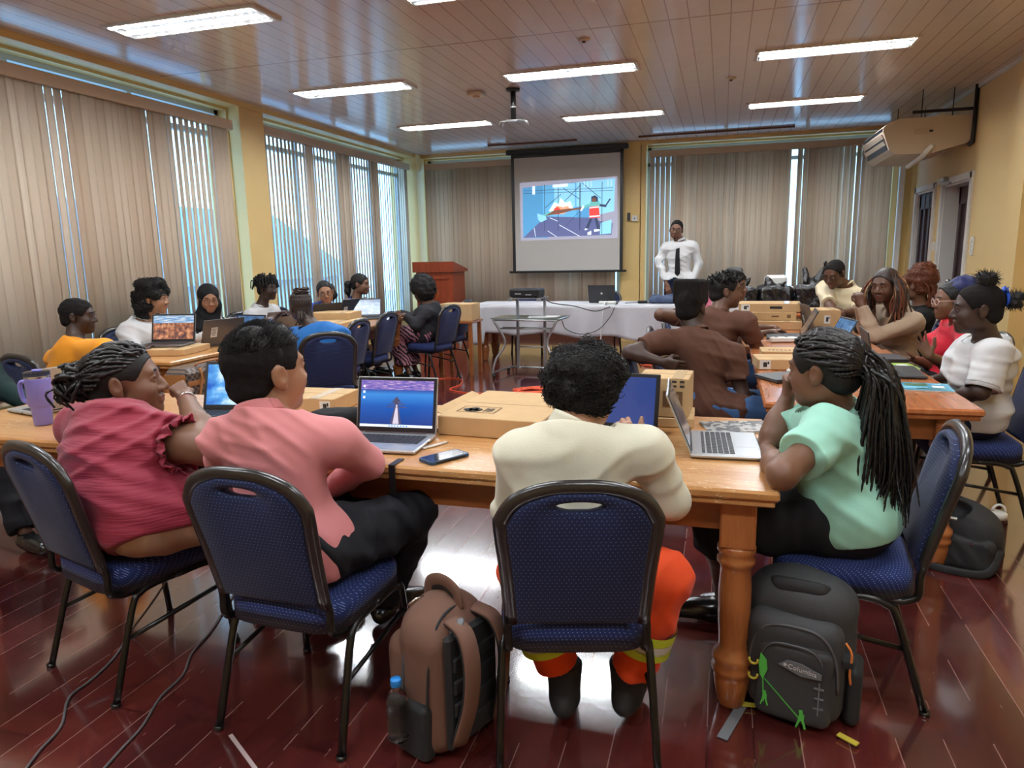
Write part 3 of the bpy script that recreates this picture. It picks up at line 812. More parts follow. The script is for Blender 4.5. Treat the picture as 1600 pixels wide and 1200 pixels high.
# ------------------------------------------------------------------ banquet chair (faces +Y)
CH = .905
def back_outline(n=10, w0=.176, w1=.196, z0=.455, z1=CH - .025, inset=0.0):
    """crown-top back outline in (x, z); right side bottom -> over the crown -> left side"""
    w0 -= inset; w1 -= inset; z1 -= inset
    pts = [(w0, z0), (w0 + (w1 - w0) * .45, z0 + (z1 - z0) * .4), (w1, z0 + (z1 - z0) * .72), (w1 - .004, z1 - .085), (w1 - .035, z1 - .038), (w1 - .085, z1 - .012), (.055, z1), (0, z1 + .002)]
    R_ = spline([Vector((x, 0, z)) for x, z in pts], 5)
    right = [(v.x, v.z) for v in R_]
    return right + [(-x, z) for x, z in right[::-1][1:]]
def tilt(x, y, z):
    """map upright back coordinates to the reclined back"""
    d = z - .44
    return Vector((x, y - .205 - d * .24, .44 + d * .975))
def make_chair(label, group):
    t = thing('banquet_chair', label, 'chair', (0, 0, 0), 0, group)
    def seat(b):
        ol = []
        for k in range(40):
            a = 2 * PI * k / 40; c_, s_ = math.cos(a), math.sin(a)
            e = 2 / 5.0
            ol.append((math.copysign(abs(c_) ** e, c_) * .212 * (1 - .05 * (s_ < 0) * abs(s_)), math.copysign(abs(s_) ** e, s_) * .215))
        rings = [(.90, .368), (.98, .373), (1.0, .358), (1.0, .420), (.97, .441), (.85, .453), (.55, .460), (.0, .462)]
        vs = [(x * s_, y * s_ + .01, z) for s_, z in rings for x, y in ol]; n = len(ol)
        fs = [(i * n + k, i * n + (k + 1) % n, (i + 1) * n + (k + 1) % n, (i + 1) * n + k) for i in range(len(rings) - 1) for k in range(n)] + [tuple(range(n))[::-1]]
        b.add(vs, fs, True)
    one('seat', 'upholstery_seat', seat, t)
    # upholstered back with a crescent hand hole under the crown
    ol = back_outline(inset=.012)
    pb = MB()
    outer = ol; n = len(outer)
    def crescent(k, m):
        a = 2 * PI * k / m
        x = .062 * math.cos(a); z = CH - .075 + (.016 * math.sin(a) if math.sin(a) > 0 else .022 * math.sin(a))
        return (x, z)
    # front and back skins: rings from outline to hole
    m = n
    hole = []
    for k in range(m):
        x, z = outer[k]; a = math.atan2(z - (CH - .075), x)
        hole.append((.062 * math.cos(a), CH - .072 + (.014 if math.sin(a) > 0 else .020) * math.sin(a)))
    vs = []
    layers = []
    def lay(P, y): layers.append([tilt(x, y, z) for x, z in P])
    def lerp(f): return [(o[0] * (1 - f) + h[0] * f, o[1] * (1 - f) + h[1] * f) for o, h in zip(outer, hole)]
    for f, y in ((0, -.012), (.04, -.017), (.5, -.020), (.96, -.019), (1, -.010), (1, .014), (.96, .024), (.5, .034), (.06, .026), (0, .014)): lay(lerp(f), y)
    L = len(layers)
    allv = [p for r in layers for p in r]
    fs = []
    for i in range(L):
        j = (i + 1) % L
        for k in range(m):
            k2 = (k + 1) % m
            if k2 == 0 and False: continue
            fs.append((i * m + k, j * m + k, j * m + k2, i * m + k2))
    pb.add(allv, fs, True)
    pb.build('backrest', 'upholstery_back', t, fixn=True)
    # thick vinyl edge band following the crown
    eb = MB(); full = back_outline(); P = [tilt(x, .002, z) for x, z in full]
    eb.tube(P, .0165, n=8, flat=(1.0, 1.45)); eb.build('edge_band', 'edge_vinyl', t)
    # back frame: both sides run down, curve forward and under the seat
    for s in (-1, 1):
        a = tilt(s * .186, 0, .50)
        pts = [tilt(s * .196, 0, .70), a, tilt(s * .190, 0, .44), Vector((s * .190, -.205, .380)), Vector((s * .190, -.175, .358)), Vector((s * .190, -.13, .352)), Vector((s * .190, .12, .355))]
        b = MB(); b.tube(spline(pts, 4), .0125, n=6); b.build('back_frame', 'frame_black', t)
    for s in (-1, 1):
        r = [Vector((s * .222, -.245, .0)), Vector((s * .212, -.15, .30)), Vector((s * .208, -.115, .345)), Vector((s * .206, -.06, .358)), Vector((s * .206, .02, .358))]
        f = [Vector((s * .206, .02, .358)), Vector((s * .206, .12, .358)), Vector((s * .208, .165, .345)), Vector((s * .210, .185, .31)), Vector((s * .220, .215, .0))]
        for pts in (r, f):
            P = spline(pts, 4)
            b = MB(); b.tube(P, .0125, n=6); b.lathe([(.016, 0), (.016, .012)], (pts[0].x if pts is r else pts[-1].x, pts[0].y if pts is r else pts[-1].y, 0), n=8); b.build('leg', 'frame_black', t)
        b = MB(); b.tube([(s * .214, -.185, .205), (s * .212, .195, .255)], .0085, n=6); b.build('stretcher', 'frame_black', t)
    b = MB(); b.tube([(-.19, -.15, .354), (.19, -.15, .354)], .010, n=6); b.tube([(-.206, .13, .355), (.206, .13, .355)], .010, n=6); b.build('seat_frame', 'frame_black', t)
    return t
def face(dx, dy): return math.atan2(-dx, dy)      # rotation whose +Y points along (dx, dy)
CG = 'navy banquet chairs'
CHAIRS = [  # x, y, facing, label
    (-2.02, 1.93, (.29, .96), 'navy banquet chair under the woman in the burgundy blouse'),
    (-1.235, 1.86, (.05, 1), 'navy banquet chair under the boy in the pink shirt'),
    (-.405, 1.95, (-.26, .96), 'navy banquet chair seen straight from behind, under the cream shirt'),
    (.43, 2.50, (-1, .1), 'navy banquet chair beside the dark hiking backpack, under the mint blouse'),
    (1.29, 4.16, (-1, .02), 'navy banquet chair under the girl in the white blouse, against the right'),
    (1.42, 5.15, (-1, .0), 'navy banquet chair under the woman in red'),
    (1.32, 6.10, (-1, .10), 'navy banquet chair behind the woman in the beige top'),
    (-.22, 4.15, (1, .05), 'navy banquet chair seen edge-on, under the flat-top haircut'),
    (-.20, 5.30, (1, .0), 'navy banquet chair under the man with short twists'),
    (-4.20, 3.62, (.15, 1), 'navy banquet chair behind the purple tumbler, under the orange shirt'),
    (-4.70, 4.85, (1, .0), 'navy banquet chair mostly hidden behind the man in the white shirt'),
    (-3.02, 4.95, (-.55, .83), 'navy banquet chair under the bright blue top, back to the camera'),
    (-3.45, 5.74, (-1, .02), 'empty navy banquet chair between the blue top and the grey jacket, nearer one'),
    (-3.54, 6.52, (-1, .05), 'empty navy banquet chair nearest the left table leg'),
    (-3.22, 7.52, (-.97, .24), 'navy banquet chair under the woman in the grey jacket'),
    (-3.36, 8.36, (-.98, .05), 'empty navy banquet chair beside the hanging end of the white cloth'),
    (-4.55, 7.75, (1, -.1), 'navy banquet chair under the ponytailed woman in navy'),
    (-2.72, 10.0, (0.15, -1), 'navy banquet chair behind the white table, behind the projector'),
    (-1.62, 10.0, (-.05, -1), 'navy banquet chair behind the laptop on the white table'),
    (-4.68, 5.55, (1, -.05), 'navy banquet chair under the woman in the black headscarf'),
    (-4.66, 6.40, (1, -.1), 'navy banquet chair under the man with short dreadlocks'),
    (-4.62, 7.05, (1, -.05), 'navy banquet chair under the woman in royal blue scrubs'),
    (-.15, 6.05, (1, .0), 'navy banquet chair hidden behind the man with short twists'),
    (1.0, 7.45, (-.45, -.9), 'navy banquet chair at the far end of the right tables'),
    (1.56, 6.55, (-1, -.1), 'navy banquet chair under the person in the black top with auburn hair'),
    (-4.08, 2.72, (1, .0), 'navy banquet chair at the left picture edge under the dark green jacket'),
]
ch0 = None
for (x, y, fc, lb) in CHAIRS:
    if ch0 is None:
        ch0 = make_chair(lb, CG); ch0.location = (x, y, 0); ch0.rotation_euler = (0, 0, face(*fc))
    else: dup(ch0, (x, y, 0), face(*fc), lb, CG)
# ------------------------------------------------------------------ smooth bodies: blended rounded volumes meshed by surface nets
F32 = np.float32
def V(*a): return np.array(a, dtype=np.float64)
def nrm(v): v = np.asarray(v, float); return v / (np.linalg.norm(v) + 1e-12)
class Vol:
    def __init__(s): s.p = []
    def cap(s, a, b, ra, rb=None, k=.02, cut=None):
        a = np.asarray(a, float); b = np.asarray(b, float); rb = ra if rb is None else rb
        s.p.append(('c', a, b, ra, rb, k, cut, (a + b) / 2, np.linalg.norm(b - a) / 2 + max(ra, rb))); return s
    def chain(s, pts, rs, k=.02):
        for i in range(len(pts) - 1): s.cap(pts[i], pts[i + 1], rs[i], rs[i + 1], k)
        return s
    def ell(s, c, r, R=None, k=.02, cut=None):
        c = np.asarray(c, float); r = np.asarray(r, float) * np.ones(3)
        s.p.append(('e', c, r, np.eye(3) if R is None else np.asarray(R, float), None, k, cut, c, r.max())); return s
    def sub(s, c, r, R=None, k=.01):
        c = np.asarray(c, float); r = np.asarray(r, float) * np.ones(3)
        s.p.append(('s', c, r, np.eye(3) if R is None else np.asarray(R, float), None, k, None, c, r.max())); return s
    def box(s, c, h, R=None, rd=.01, k=.01):
        c = np.asarray(c, float); h = np.asarray(h, float)
        s.p.append(('b', c, h, np.eye(3) if R is None else np.asarray(R, float), rd, k, None, c, np.linalg.norm(h))); return s
    def plane(s, p, n, k=.004):       # keep the side where (x-p).n < 0
        s.p.append(('p', np.asarray(p, float), nrm(n), 0, 0, k, None, None, 1e9)); return s
    def lplane(s, p, n, c, r):        # the same, but only within r of c
        s.p.append(('q', np.asarray(p, float), nrm(n), np.asarray(c, float), r, 0, None, None, 1e9)); return s
    def disp(s, fn): s.p.append(('d', fn, 0, 0, 0, 0, None, None, 1e9)); return s

def _prim(q, P):
    t = q[0]
    if t == 'c':
        a, b, ra, rb = q[1], q[2], q[3], q[4]
        ab = (b - a); L2 = max(ab.dot(ab), 1e-9)
        pa = P - a.astype(F32); h = np.clip(pa @ (ab / L2).astype(F32), 0, 1)
        d = np.linalg.norm(pa - h[..., None] * ab.astype(F32), axis=-1) - (ra + (rb - ra) * h)
    elif t in 'es':
        c, r, R = q[1], q[2], q[3]
        l = (P - c.astype(F32)) @ R.astype(F32)
        k0 = np.linalg.norm(l / r.astype(F32), axis=-1); k1 = np.linalg.norm(l / (r * r).astype(F32), axis=-1)
        d = k0 * (k0 - 1) / np.maximum(k1, 1e-6)
    elif t == 'b':
        c, h, R, rd = q[1], q[2], q[3], q[4]
        l = np.abs((P - c.astype(F32)) @ R.astype(F32)) - (h - rd).astype(F32)
        d = np.linalg.norm(np.maximum(l, 0), axis=-1) + np.minimum(l.max(-1), 0) - rd
    if q[6] is not None:
        for (cp, cn) in (q[6] if isinstance(q[6], list) else [q[6]]):
            d = np.maximum(d, (P - np.asarray(cp, F32)) @ nrm(cn).astype(F32))
    return d.astype(F32)
def vol_eval(vol, P, cen=None, hd=0.0):
    """P (nb, m, 3); cen (nb, 3) block centres for culling"""
    nb = P.shape[0]; D = np.full(P.shape[:2], 0.5, F32)
    for q in vol.p:
        t = q[0]
        if t == 'd':
            D = D + q[1](P).astype(F32) * (np.abs(D) < 0.06); continue
        if t == 'p':
            d2 = ((P - q[1].astype(F32)) @ q[2].astype(F32)).astype(F32); k = q[5]
            h = np.clip(.5 - .5 * (d2 - D) / -k, 0, 1) if False else None
            D = np.maximum(D, d2); continue
        if t == 'q':
            d2 = ((P - q[1].astype(F32)) @ q[2].astype(F32)); D = np.maximum(D, np.minimum(d2, q[4] - np.linalg.norm(P - q[3].astype(F32), axis=-1))).astype(F32); continue
        if cen is not None:
            m = np.linalg.norm(cen - q[7], axis=1) < q[8] + hd + .05 + q[5]
            if not m.any(): continue
            Pm = P[m]
        else: m = slice(None); Pm = P
        d = _prim(q, Pm); k = q[5]; D0 = D[m]
        if t == 's':
            h = np.clip(.5 - .5 * (D0 + d) / k, 0, 1); D[m] = D0 * (1 - h) - d * h + k * h * (1 - h)
        else:
            h = np.clip(.5 + .5 * (d - D0) / k, 0, 1); D[m] = d * (1 - h) + D0 * h - k * h * (1 - h)
    return D
def vol_mesh(vol, s=.006, B=8):
    lo = np.full(3, 1e9); hi = -lo
    for q in vol.p:
        if q[0] in 'pdsq': continue
        if q[0] == 'c': c_ = np.stack([q[1] - q[3], q[1] + q[3], q[2] - q[4], q[2] + q[4]])
        else: c_ = np.stack([q[7] - q[8], q[7] + q[8]])
        lo = np.minimum(lo, c_.min(0)); hi = np.maximum(hi, c_.max(0))
    lo = lo - .03; hi = hi + .03
    W = s * B; nbk = np.ceil((hi - lo) / W).astype(int)
    I = np.stack(np.meshgrid(*[np.arange(n) for n in nbk], indexing='ij'), -1).reshape(-1, 3)
    cen = lo + (I + .5) * W; hd = W * .87
    dc = np.empty(len(I), F32)
    for a in range(0, len(I), 20000):
        dc[a:a + 20000] = vol_eval(vol, cen[a:a + 20000, None, :].astype(F32), cen[a:a + 20000], .0)[:, 0]
    act = I[np.abs(dc) < hd * 1.25 + .012]
    o = np.arange(B + 1); G = np.stack(np.meshgrid(o, o, o, indexing='ij'), -1)
    cells_id = []; cells_v = []; quads = []
    NX, NY, NZ = (nbk * B + 2)
    def cid(c): return (c[..., 0].astype(np.int64) * NY + c[..., 1]) * NZ + c[..., 2]
    for a in range(0, len(act), 1200):
        A = act[a:a + 1200]
        g = A[:, None, None, None, :] * B + G[None]
        P = (lo + g * s).astype(F32)
        D = vol_eval(vol, P.reshape(len(A), -1, 3), (lo + (A + .5) * W), hd).reshape(len(A), B + 1, B + 1, B + 1)
        S = D < 0
        c8 = [S[:, i:B + i, j:B + j, k:B + k] for i in (0, 1) for j in (0, 1) for k in (0, 1)]
        cnt = sum(x.astype(np.int8) for x in c8); m = (cnt > 0) & (cnt < 8)
        if not m.any(): continue
        acc = np.zeros(m.shape + (3,), F32); n = np.zeros(m.shape, F32)
        cr = {(i, j, k): D[:, i:B + i, j:B + j, k:B + k] for i in (0, 1) for j in (0, 1) for k in (0, 1)}
        for ax in range(3):
            for p in (0, 1):
                for q in (0, 1):
                    e0 = [0, 0, 0]; o2 = [x for x in range(3) if x != ax]; e0[o2[0]] = p; e0[o2[1]] = q; e1 = list(e0); e1[ax] = 1
                    d0 = cr[tuple(e0)]; d1 = cr[tuple(e1)]; x = (d0 < 0) != (d1 < 0)
                    t = np.where(x, d0 / np.where(np.abs(d0 - d1) < 1e-9, 1, d0 - d1), 0)
                    acc[..., ax] += np.where(x, t, 0); acc[..., o2[0]] += np.where(x, p, 0); acc[..., o2[1]] += np.where(x, q, 0); n += x
        idx = np.argwhere(m)
        cc = A[idx[:, 0]] * B + idx[:, 1:]
        vv = lo + (cc + acc[m] / n[m][:, None]) * s
        cells_id.append(cid(cc)); cells_v.append(vv)
        for ax in range(3):
            sl0 = [slice(0, B)] * 3; sl1 = [slice(0, B)] * 3; sl1[ax] = slice(1, B + 1)
            a0 = S[(slice(None), *sl0)]; a1 = S[(slice(None), *sl1)]
            for ins in (True, False):
                e = np.argwhere((a0 != a1) & (a0 == ins))
                if not len(e): continue
                c = A[e[:, 0]] * B + e[:, 1:]
                u, v = (ax + 1) % 3, (ax + 2) % 3
                U = np.zeros(3, int); U[u] = 1; Vv = np.zeros(3, int); Vv[v] = 1
                qd = np.stack([cid(c), cid(c - U), cid(c - U - Vv), cid(c - Vv)], 1)
                quads.append(qd if ins else qd[:, ::-1])
    ids = np.concatenate(cells_id); vs = np.concatenate(cells_v); Q = np.concatenate(quads)
    order = np.argsort(ids); ids = ids[order]; vs = vs[order]
    pos = np.clip(np.searchsorted(ids, Q), 0, len(ids) - 1); ok = (ids[pos] == Q).all(1)
    return vs, pos[ok]
def np_obj(name, vs, fs, mats, parent=None, org=(0, 0, 0), mi=None, smooth=True):
    me = bpy.data.meshes.new(name); vs = np.asarray(vs) - np.asarray(org)
    me.vertices.add(len(vs)); me.vertices.foreach_set('co', vs.astype(F32).ravel())
    k = fs.shape[1]; me.loops.add(len(fs) * k); me.loops.foreach_set('vertex_index', fs.astype(np.int32).ravel())
    me.polygons.add(len(fs)); me.polygons.foreach_set('loop_start', np.arange(0, len(fs) * k, k, dtype=np.int32)); me.polygons.foreach_set('loop_total', np.full(len(fs), k, dtype=np.int32))
    for m in (mats if isinstance(mats, (list, tuple)) else [mats]): me.materials.append(MATS[m] if isinstance(m, str) else m)
    if mi is not None: me.polygons.foreach_set('material_index', mi.astype(np.int32))
    me.polygons.foreach_set('use_smooth', np.full(len(fs), smooth, dtype=bool))
    me.update(calc_edges=True); me.validate()
    o = bpy.data.objects.new(name, me); C.objects.link(o)
    if parent is not None: o.parent = parent
    return o
def relax(vs, fs, it=1, f=.5):
    for _ in range(it):
        acc = np.zeros_like(vs); n = np.zeros(len(vs))
        for a, b in ((0, 1), (1, 2), (2, 3), (3, 0)):
            np.add.at(acc, fs[:, a], vs[fs[:, b]]); np.add.at(acc, fs[:, b], vs[fs[:, a]]); np.add.at(n, fs[:, a], 1); np.add.at(n, fs[:, b], 1)
        vs = vs * (1 - f) + acc / np.maximum(n, 1)[:, None] * f
    return vs
def vol_obj(vol, name, mats, parent=None, org=(0, 0, 0), s=.006, matfn=None, smooth_it=1):
    vs, fs = vol_mesh(vol, s)
    if smooth_it: vs = relax(vs, fs, smooth_it, .5)
    mi = matfn(vs[fs].mean(1)) if matfn else None
    return np_obj(name, vs, fs, mats, parent, org, mi)
def wrinkle(amp=.003, freq=28., seed=0, dirv=(0, 0, 1), warp=1.6):
    """cloth folds: several families of narrow ridges, each fading in and out"""
    rs = np.random.RandomState(seed); d = nrm(dirv); fam = []
    for k in range(4):
        dk = nrm(d + rs.randn(3) * .42); fam.append((dk * freq * (1.0, 1.35, 1.9, .8)[k], nrm(rs.randn(3)) * 7, nrm(rs.randn(3)) * 13, nrm(rs.randn(3)) * (8 + 3 * k), rs.rand(4) * 6.28, (1, .8, .5, .9)[k]))
    def fn(P):
        o = 0
        for kd, w1, w2, m_, ph, a_ in fam:
            w = np.sin(P @ w1.astype(F32) + ph[0]) * 1.3 + np.sin(P @ w2.astype(F32) + ph[1]) * .7
            r = (.5 + .5 * np.cos(P @ kd.astype(F32) + w + ph[2])) ** 3
            m = np.clip(np.sin(P @ m_.astype(F32) + ph[3]) * 1.3, 0, 1)
            o = o - a_ * r * m
        return o * amp
    return fn
def lumps(amp=.006, freq=60., seed=0):
    rs = np.random.RandomState(seed); K = [(nrm(rs.randn(3)) * freq * rs.uniform(.7, 1.5), rs.rand() * 6.28) for _ in range(7)]
    def fn(P): return -amp * sum(np.sin(P @ k.astype(F32) + p) for k, p in K) / 2.6
    return fn
# many thin strands as one mesh
def strands(name, lines, radii, mat, parent, org=(0, 0, 0), n=4, closed_tip=True, knot=None):
    VS, FS, base = [], [], 0
    ang = np.arange(n) * 2 * PI / n
    for L, r in zip(lines, radii):
        L = np.asarray(L, float); m = len(L)
        t = np.gradient(L, axis=0); t /= (np.linalg.norm(t, axis=1)[:, None] + 1e-9)
        ref = np.where(np.abs(t[:, 2:3]) < .9, np.array([[0, 0, 1.]]), np.array([[1., 0, 0]]))
        u = np.cross(t, ref); u /= (np.linalg.norm(u, axis=1)[:, None] + 1e-9); v = np.cross(t, u)
        rr = np.full(m, r) if np.isscalar(r) else np.asarray(r)
        if knot: rr = rr * (1 + .22 * np.sin(np.arange(m) * knot))
        ring = L[:, None, :] + rr[:, None, None] * (np.cos(ang)[None, :, None] * u[:, None, :] + np.sin(ang)[None, :, None] * v[:, None, :])
        VS.append(ring.reshape(-1, 3))
        i = np.arange(m - 1)[:, None] * n; k = np.arange(n)[None]; k2 = (k + 1) % n
        FS.append(np.stack([base + i + k, base + i + n + k, base + i + n + k2, base + i + k2], -1).reshape(-1, 4)); base += m * n
    return np_obj(name, np.concatenate(VS), np.concatenate(FS), mat, parent, org)
def rmat(fwd, up=(0, 0, 1), roll=0.0):
    """columns: right, forward, up"""
    f = nrm(fwd); u = np.asarray(up, float); r = nrm(np.cross(f, u)); u = np.cross(r, f)
    if roll: r, u = r * math.cos(roll) + u * math.sin(roll), u * math.cos(roll) - r * math.sin(roll)
    return np.stack([r, f, u], 1)
# ------------------------------------------------------------------ people
def skin_mat(n, c):
    q = NB('skin_' + n); k = q.mix(q.noise(9, 3), tuple(x * .88 for x in c), tuple(min(1, x * 1.1) for x in c)); q.col(k)
    q.set(Roughness=.46, Subsurface_Weight=.08, Subsurface_Radius=(.012, .005, .003), Subsurface_Scale=1.0); q.bump(q.noise(160, 2), .06, .001)
SK = {'dark': (.085, .040, .026), 'deep': (.055, .028, .020), 'brown': (.19, .090, .052), 'tan': (.40, .20, .115), 'light': (.50, .28, .18), 'mid': (.13, .060, .036)}
for k_, c_ in SK.items():
    skin_mat(k_, c_); mk('lips_' + k_, (min(1, c_[0] * 1.10 + .015), c_[1] * .80 + .006, c_[2] * .85 + .008), .4)
mk('eye_white', (.72, .70, .66), .25); mk('iris', (.02, .010, .006), .15); mk('glasses_frame', (.02, .018, .018), .3); mk('lens', (.9, .93, .95), .02, trans=1.0, ior=1.05)
mk('hair_black', (.011, .010, .010), .58, bump=(150, .5, .003), spec=.3); mk('hair_short', (.014, .012, .012), .85, bump=(260, .7, .003), spec=.15); mk('hair_brown', (.030, .018, .014), .5, bump=(120, .5, .003))
mk('hair_auburn', (.16, .045, .018), .5, bump=(120, .5, .003)); mk('hair_blond', (.50, .30, .14), .5); mk('hair_braid', (.011, .010, .011), .34)
def cloth_mat(nm, c, rough=.8, b=(.25, .002), s=240): return mk(nm, c, rough, bump=(s, b[0], b[1]), sheen=(.12 if sum(c) > .3 else 0.), spec=(.5 if sum(c) > .3 else .25), var=(6, .06))
cloth_mat('shirt_cream', (.74, .72, .57)); cloth_mat('shirt_pink', (.68, .24, .25)); cloth_mat('shirt_mint', (.36, .72, .58)); cloth_mat('shirt_brown', (.115, .052, .034)); cloth_mat('shirt_white', (.66, .66, .67))
mk('shirt_burgundy', (.30, .016, .045), .72, bump=(34, .55, .006, (.25, .25, 4)), sheen=.2)
cloth_mat('shirt_orange', (.90, .33, .01)); cloth_mat('shirt_blue', (.010, .15, .48)); cloth_mat('shirt_royal', (.025, .07, .42)); cloth_mat('shirt_navy', (.012, .018, .09)); cloth_mat('jacket_grey', (.030, .030, .036)); cloth_mat('shirt_beige', (.40, .29, .20)); cloth_mat('shirt_tee_cream', (.74, .63, .42)); cloth_mat('shirt_red', (.66, .010, .035)); cloth_mat('cloth_black', (.010, .010, .012)); cloth_mat('trousers_black', (.016, .017, .022)); cloth_mat('trousers_khaki', (.52, .34, .22)); cloth_mat('trousers_orange', (.92, .085, .012)); cloth_mat("jeans", (.055, .15, .36)); cloth_mat('trousers_navy', (.012, .018, .045))
cloth_mat('jacket_green', (.012, .030, .030)); mk('shoe_black', (.012, .012, .013), .25, coat=.5); mk('shoe_matte', (.018, .018, .020), .7); mk('sole', (.03, .03, .03), .8); mk('reflective', (.72, .74, .70), .3); mk('hi_vis', (.62, .78, .05), .5); mk('silver', (.8, .8, .8), .2, 1.0); mk('gold', (.8, .6, .25), .25, 1.0); mk('ribbon_blue', (.015, .09, .55), .5); mk('sock_white', (.7, .7, .7), .8)
def patmat(nm, scale, c1, c2, kind='z'):
    q = NB(nm)
    wv = q.n.new('ShaderNodeTexWave'); wv.inputs['Scale'].default_value = scale; wv.inputs['Distortion'].default_value = 9; wv.inputs['Detail'].default_value = 2; wv.bands_direction = 'DIAGONAL'
    q.l.new(q.tc.outputs['Object'], wv.inputs['Vector'])
    q.col(q.mix(q.math('GREATER_THAN', wv.outputs['Fac'], .5), c1, c2)); q.set(Roughness=.8)
patmat('skirt_print', 9, (.015, .008, .014), (.50, .22, .28)); patmat('blouse_print', 11, (.02, .02, .022), (.62, .62, .62))
q = NB('plaid'); X = q.xyz(); l1 = q.math('LESS_THAN', q.math('FRACT', q.math('DIVIDE', X[0], .05)), .25); l2 = q.math('LESS_THAN', q.math('FRACT', q.math('DIVIDE', X[2], .05)), .25)
q.col(q.mix(q.math('MULTIPLY', q.math('ADD', l1, l2), .5), (.45, .36, .34), (.08, .05, .07))); q.set(Roughness=.8)

HEADN = 1.0
def head_vol(v, c, R, sc=1.0, wide=1.0, beard=False):
    """head prims; local x right, y face, z up; c = centre between the ears"""
    def L(x, y, z): return c + R @ (V(x * wide, y, z) * sc)
    def E(p, r, k=.02, Rr=None): v.ell(L(*p), V(r[0] * wide, r[1], r[2]) * sc, R if Rr is None else R @ Rr, k * sc)
    E((0, -.016, .036), (.075, .094, .082)); E((0, .030, .020), (.066, .062, .078)); E((0, .040, -.040), (.056, .050, .058), .03); E((0, .046, -.082), (.036, .040, .030), .03); E((0, .072, -.097), (.020, .017, .016), .022)
    for s in (-1, 1):
        E((s * .040, .058, -.032), (.024, .028, .028), .025); E((s * .047, .012, -.066), (.013, .036, .024), .03)
    v.cap(L(-.034, .082, .022), L(.034, .082, .022), .0115 * sc, k=.018 * sc)
    for s in (-1, 1): v.sub(L(s * .031, .104, .004), V(.017, .017, .012) * sc, R, .014 * sc)
    for s in (-1, 1):
        v.ell(L(s * .031, .0775, .0025), .0132 * sc, None, .003 * sc)
        v.chain([L(s * .0175, .0855, .0045), L(s * .026, .0925, .0095), L(s * .036, .0915, .0095), L(s * .046, .0825, .0040)], [x * sc for x in (.0028, .0042, .0042, .0028)], .003)
        v.chain([L(s * .0185, .0860, -.0015), L(s * .030, .0915, -.0055), L(s * .045, .0825, -.0010)], [x * sc for x in (.0022, .0030, .0022)], .003)
    v.chain([L(0, .088, .012), L(0, .099, -.012), L(0, .108, -.030)], [.0075 * sc, .0095 * sc, .0125 * sc], .012 * sc)
    for s in (-1, 1): E((s * .0145, .099, -.034), (.010, .011, .0085), .008)
    v.cap(L(-.018, .090, -.057), L(.018, .090, -.057), .0068 * sc, k=.006 * sc); v.cap(L(-.014, .090, -.069), L(.014, .090, -.069), .0082 * sc, k=.006 * sc)
    v.ell(L(0, .096, -.057), V(.010, .008, .007) * sc, R, .005 * sc)
    v.sub(L(0, .102, -.0628), V(.022, .009, .0014) * sc, R, .003 * sc)
    for s in (-1, 1):
        er = rmat((s * .35, 1, 0), (0, -.15, 1)); E((s * .080, -.008, -.004), (.010, .021, .032), .008, er); v.sub(L(s * .090, -.002, .002), V(.006, .011, .017) * sc, R @ er, .006 * sc); E((s * .078, .0, -.030), (.008, .010, .011), .006)
def face_mat(c, R, sc=1.0):
    def fn(P):
        l = (P - c) @ R / sc
        m = ((l[:, 0] / .025) ** 2 + ((l[:, 2] + .063) / .0125) ** 2 < 1) & (l[:, 1] > .080)
        return m.astype(int)
    return fn
def face_bits(parent, org, c, R, sc, skin, hairm='hair_black', glasses=False, look=(0, 1, 0), brows=True):
    def L(x, y, z): return c + R @ (V(x, y, z) * sc) - org
    for s in (-1, 1):
        b = MB(); e = V(s * .031, .0795, .0020)
        b.cur = 0; b.sphere(L(*e), .0125 * sc, 14, 10)
        b.cur = 1; lk = nrm(look); p = e + V(lk[0], lk[1], lk[2]) * .0078; b.sphere(L(*p), .0060 * sc, 12, 8)
        b.build('eye', ['eye_white', 'iris'], parent)
        if brows:
            b = MB(); b.tube([L(s * .014, .0935, .0235), L(s * .028, .095, .0285), L(s * .042, .0865, .0255), L(s * .049, .079, .021)], [.0028 * sc, .0046 * sc, .0036 * sc, .001], n=6)
            b.build('eyebrow', hairm, parent)
    if glasses:
        b = MB()
        for s in (-1, 1):
            P = [L(s * .033 + .022 * math.cos(a), .106 - .006 * abs(math.cos(a)) * (1 if math.cos(a) * s > 0 else 0), -.001 + .018 * math.sin(a)) for a in np.linspace(0, 2 * PI, 20)[:-1]]
            b.tube(P, .0018 * sc, n=6, closed=True)
            b.tube([L(s * .055, .102, .004), L(s * .078, .06, .006), L(s * .084, -.005, .006)], .0018 * sc, n=6)
        b.tube([L(-.011, .107, .003), L(0, .110, .006), L(.011, .107, .003)], .0018 * sc, n=6)
        b.build('glasses', glasses if isinstance(glasses, str) else 'glasses_frame', parent)

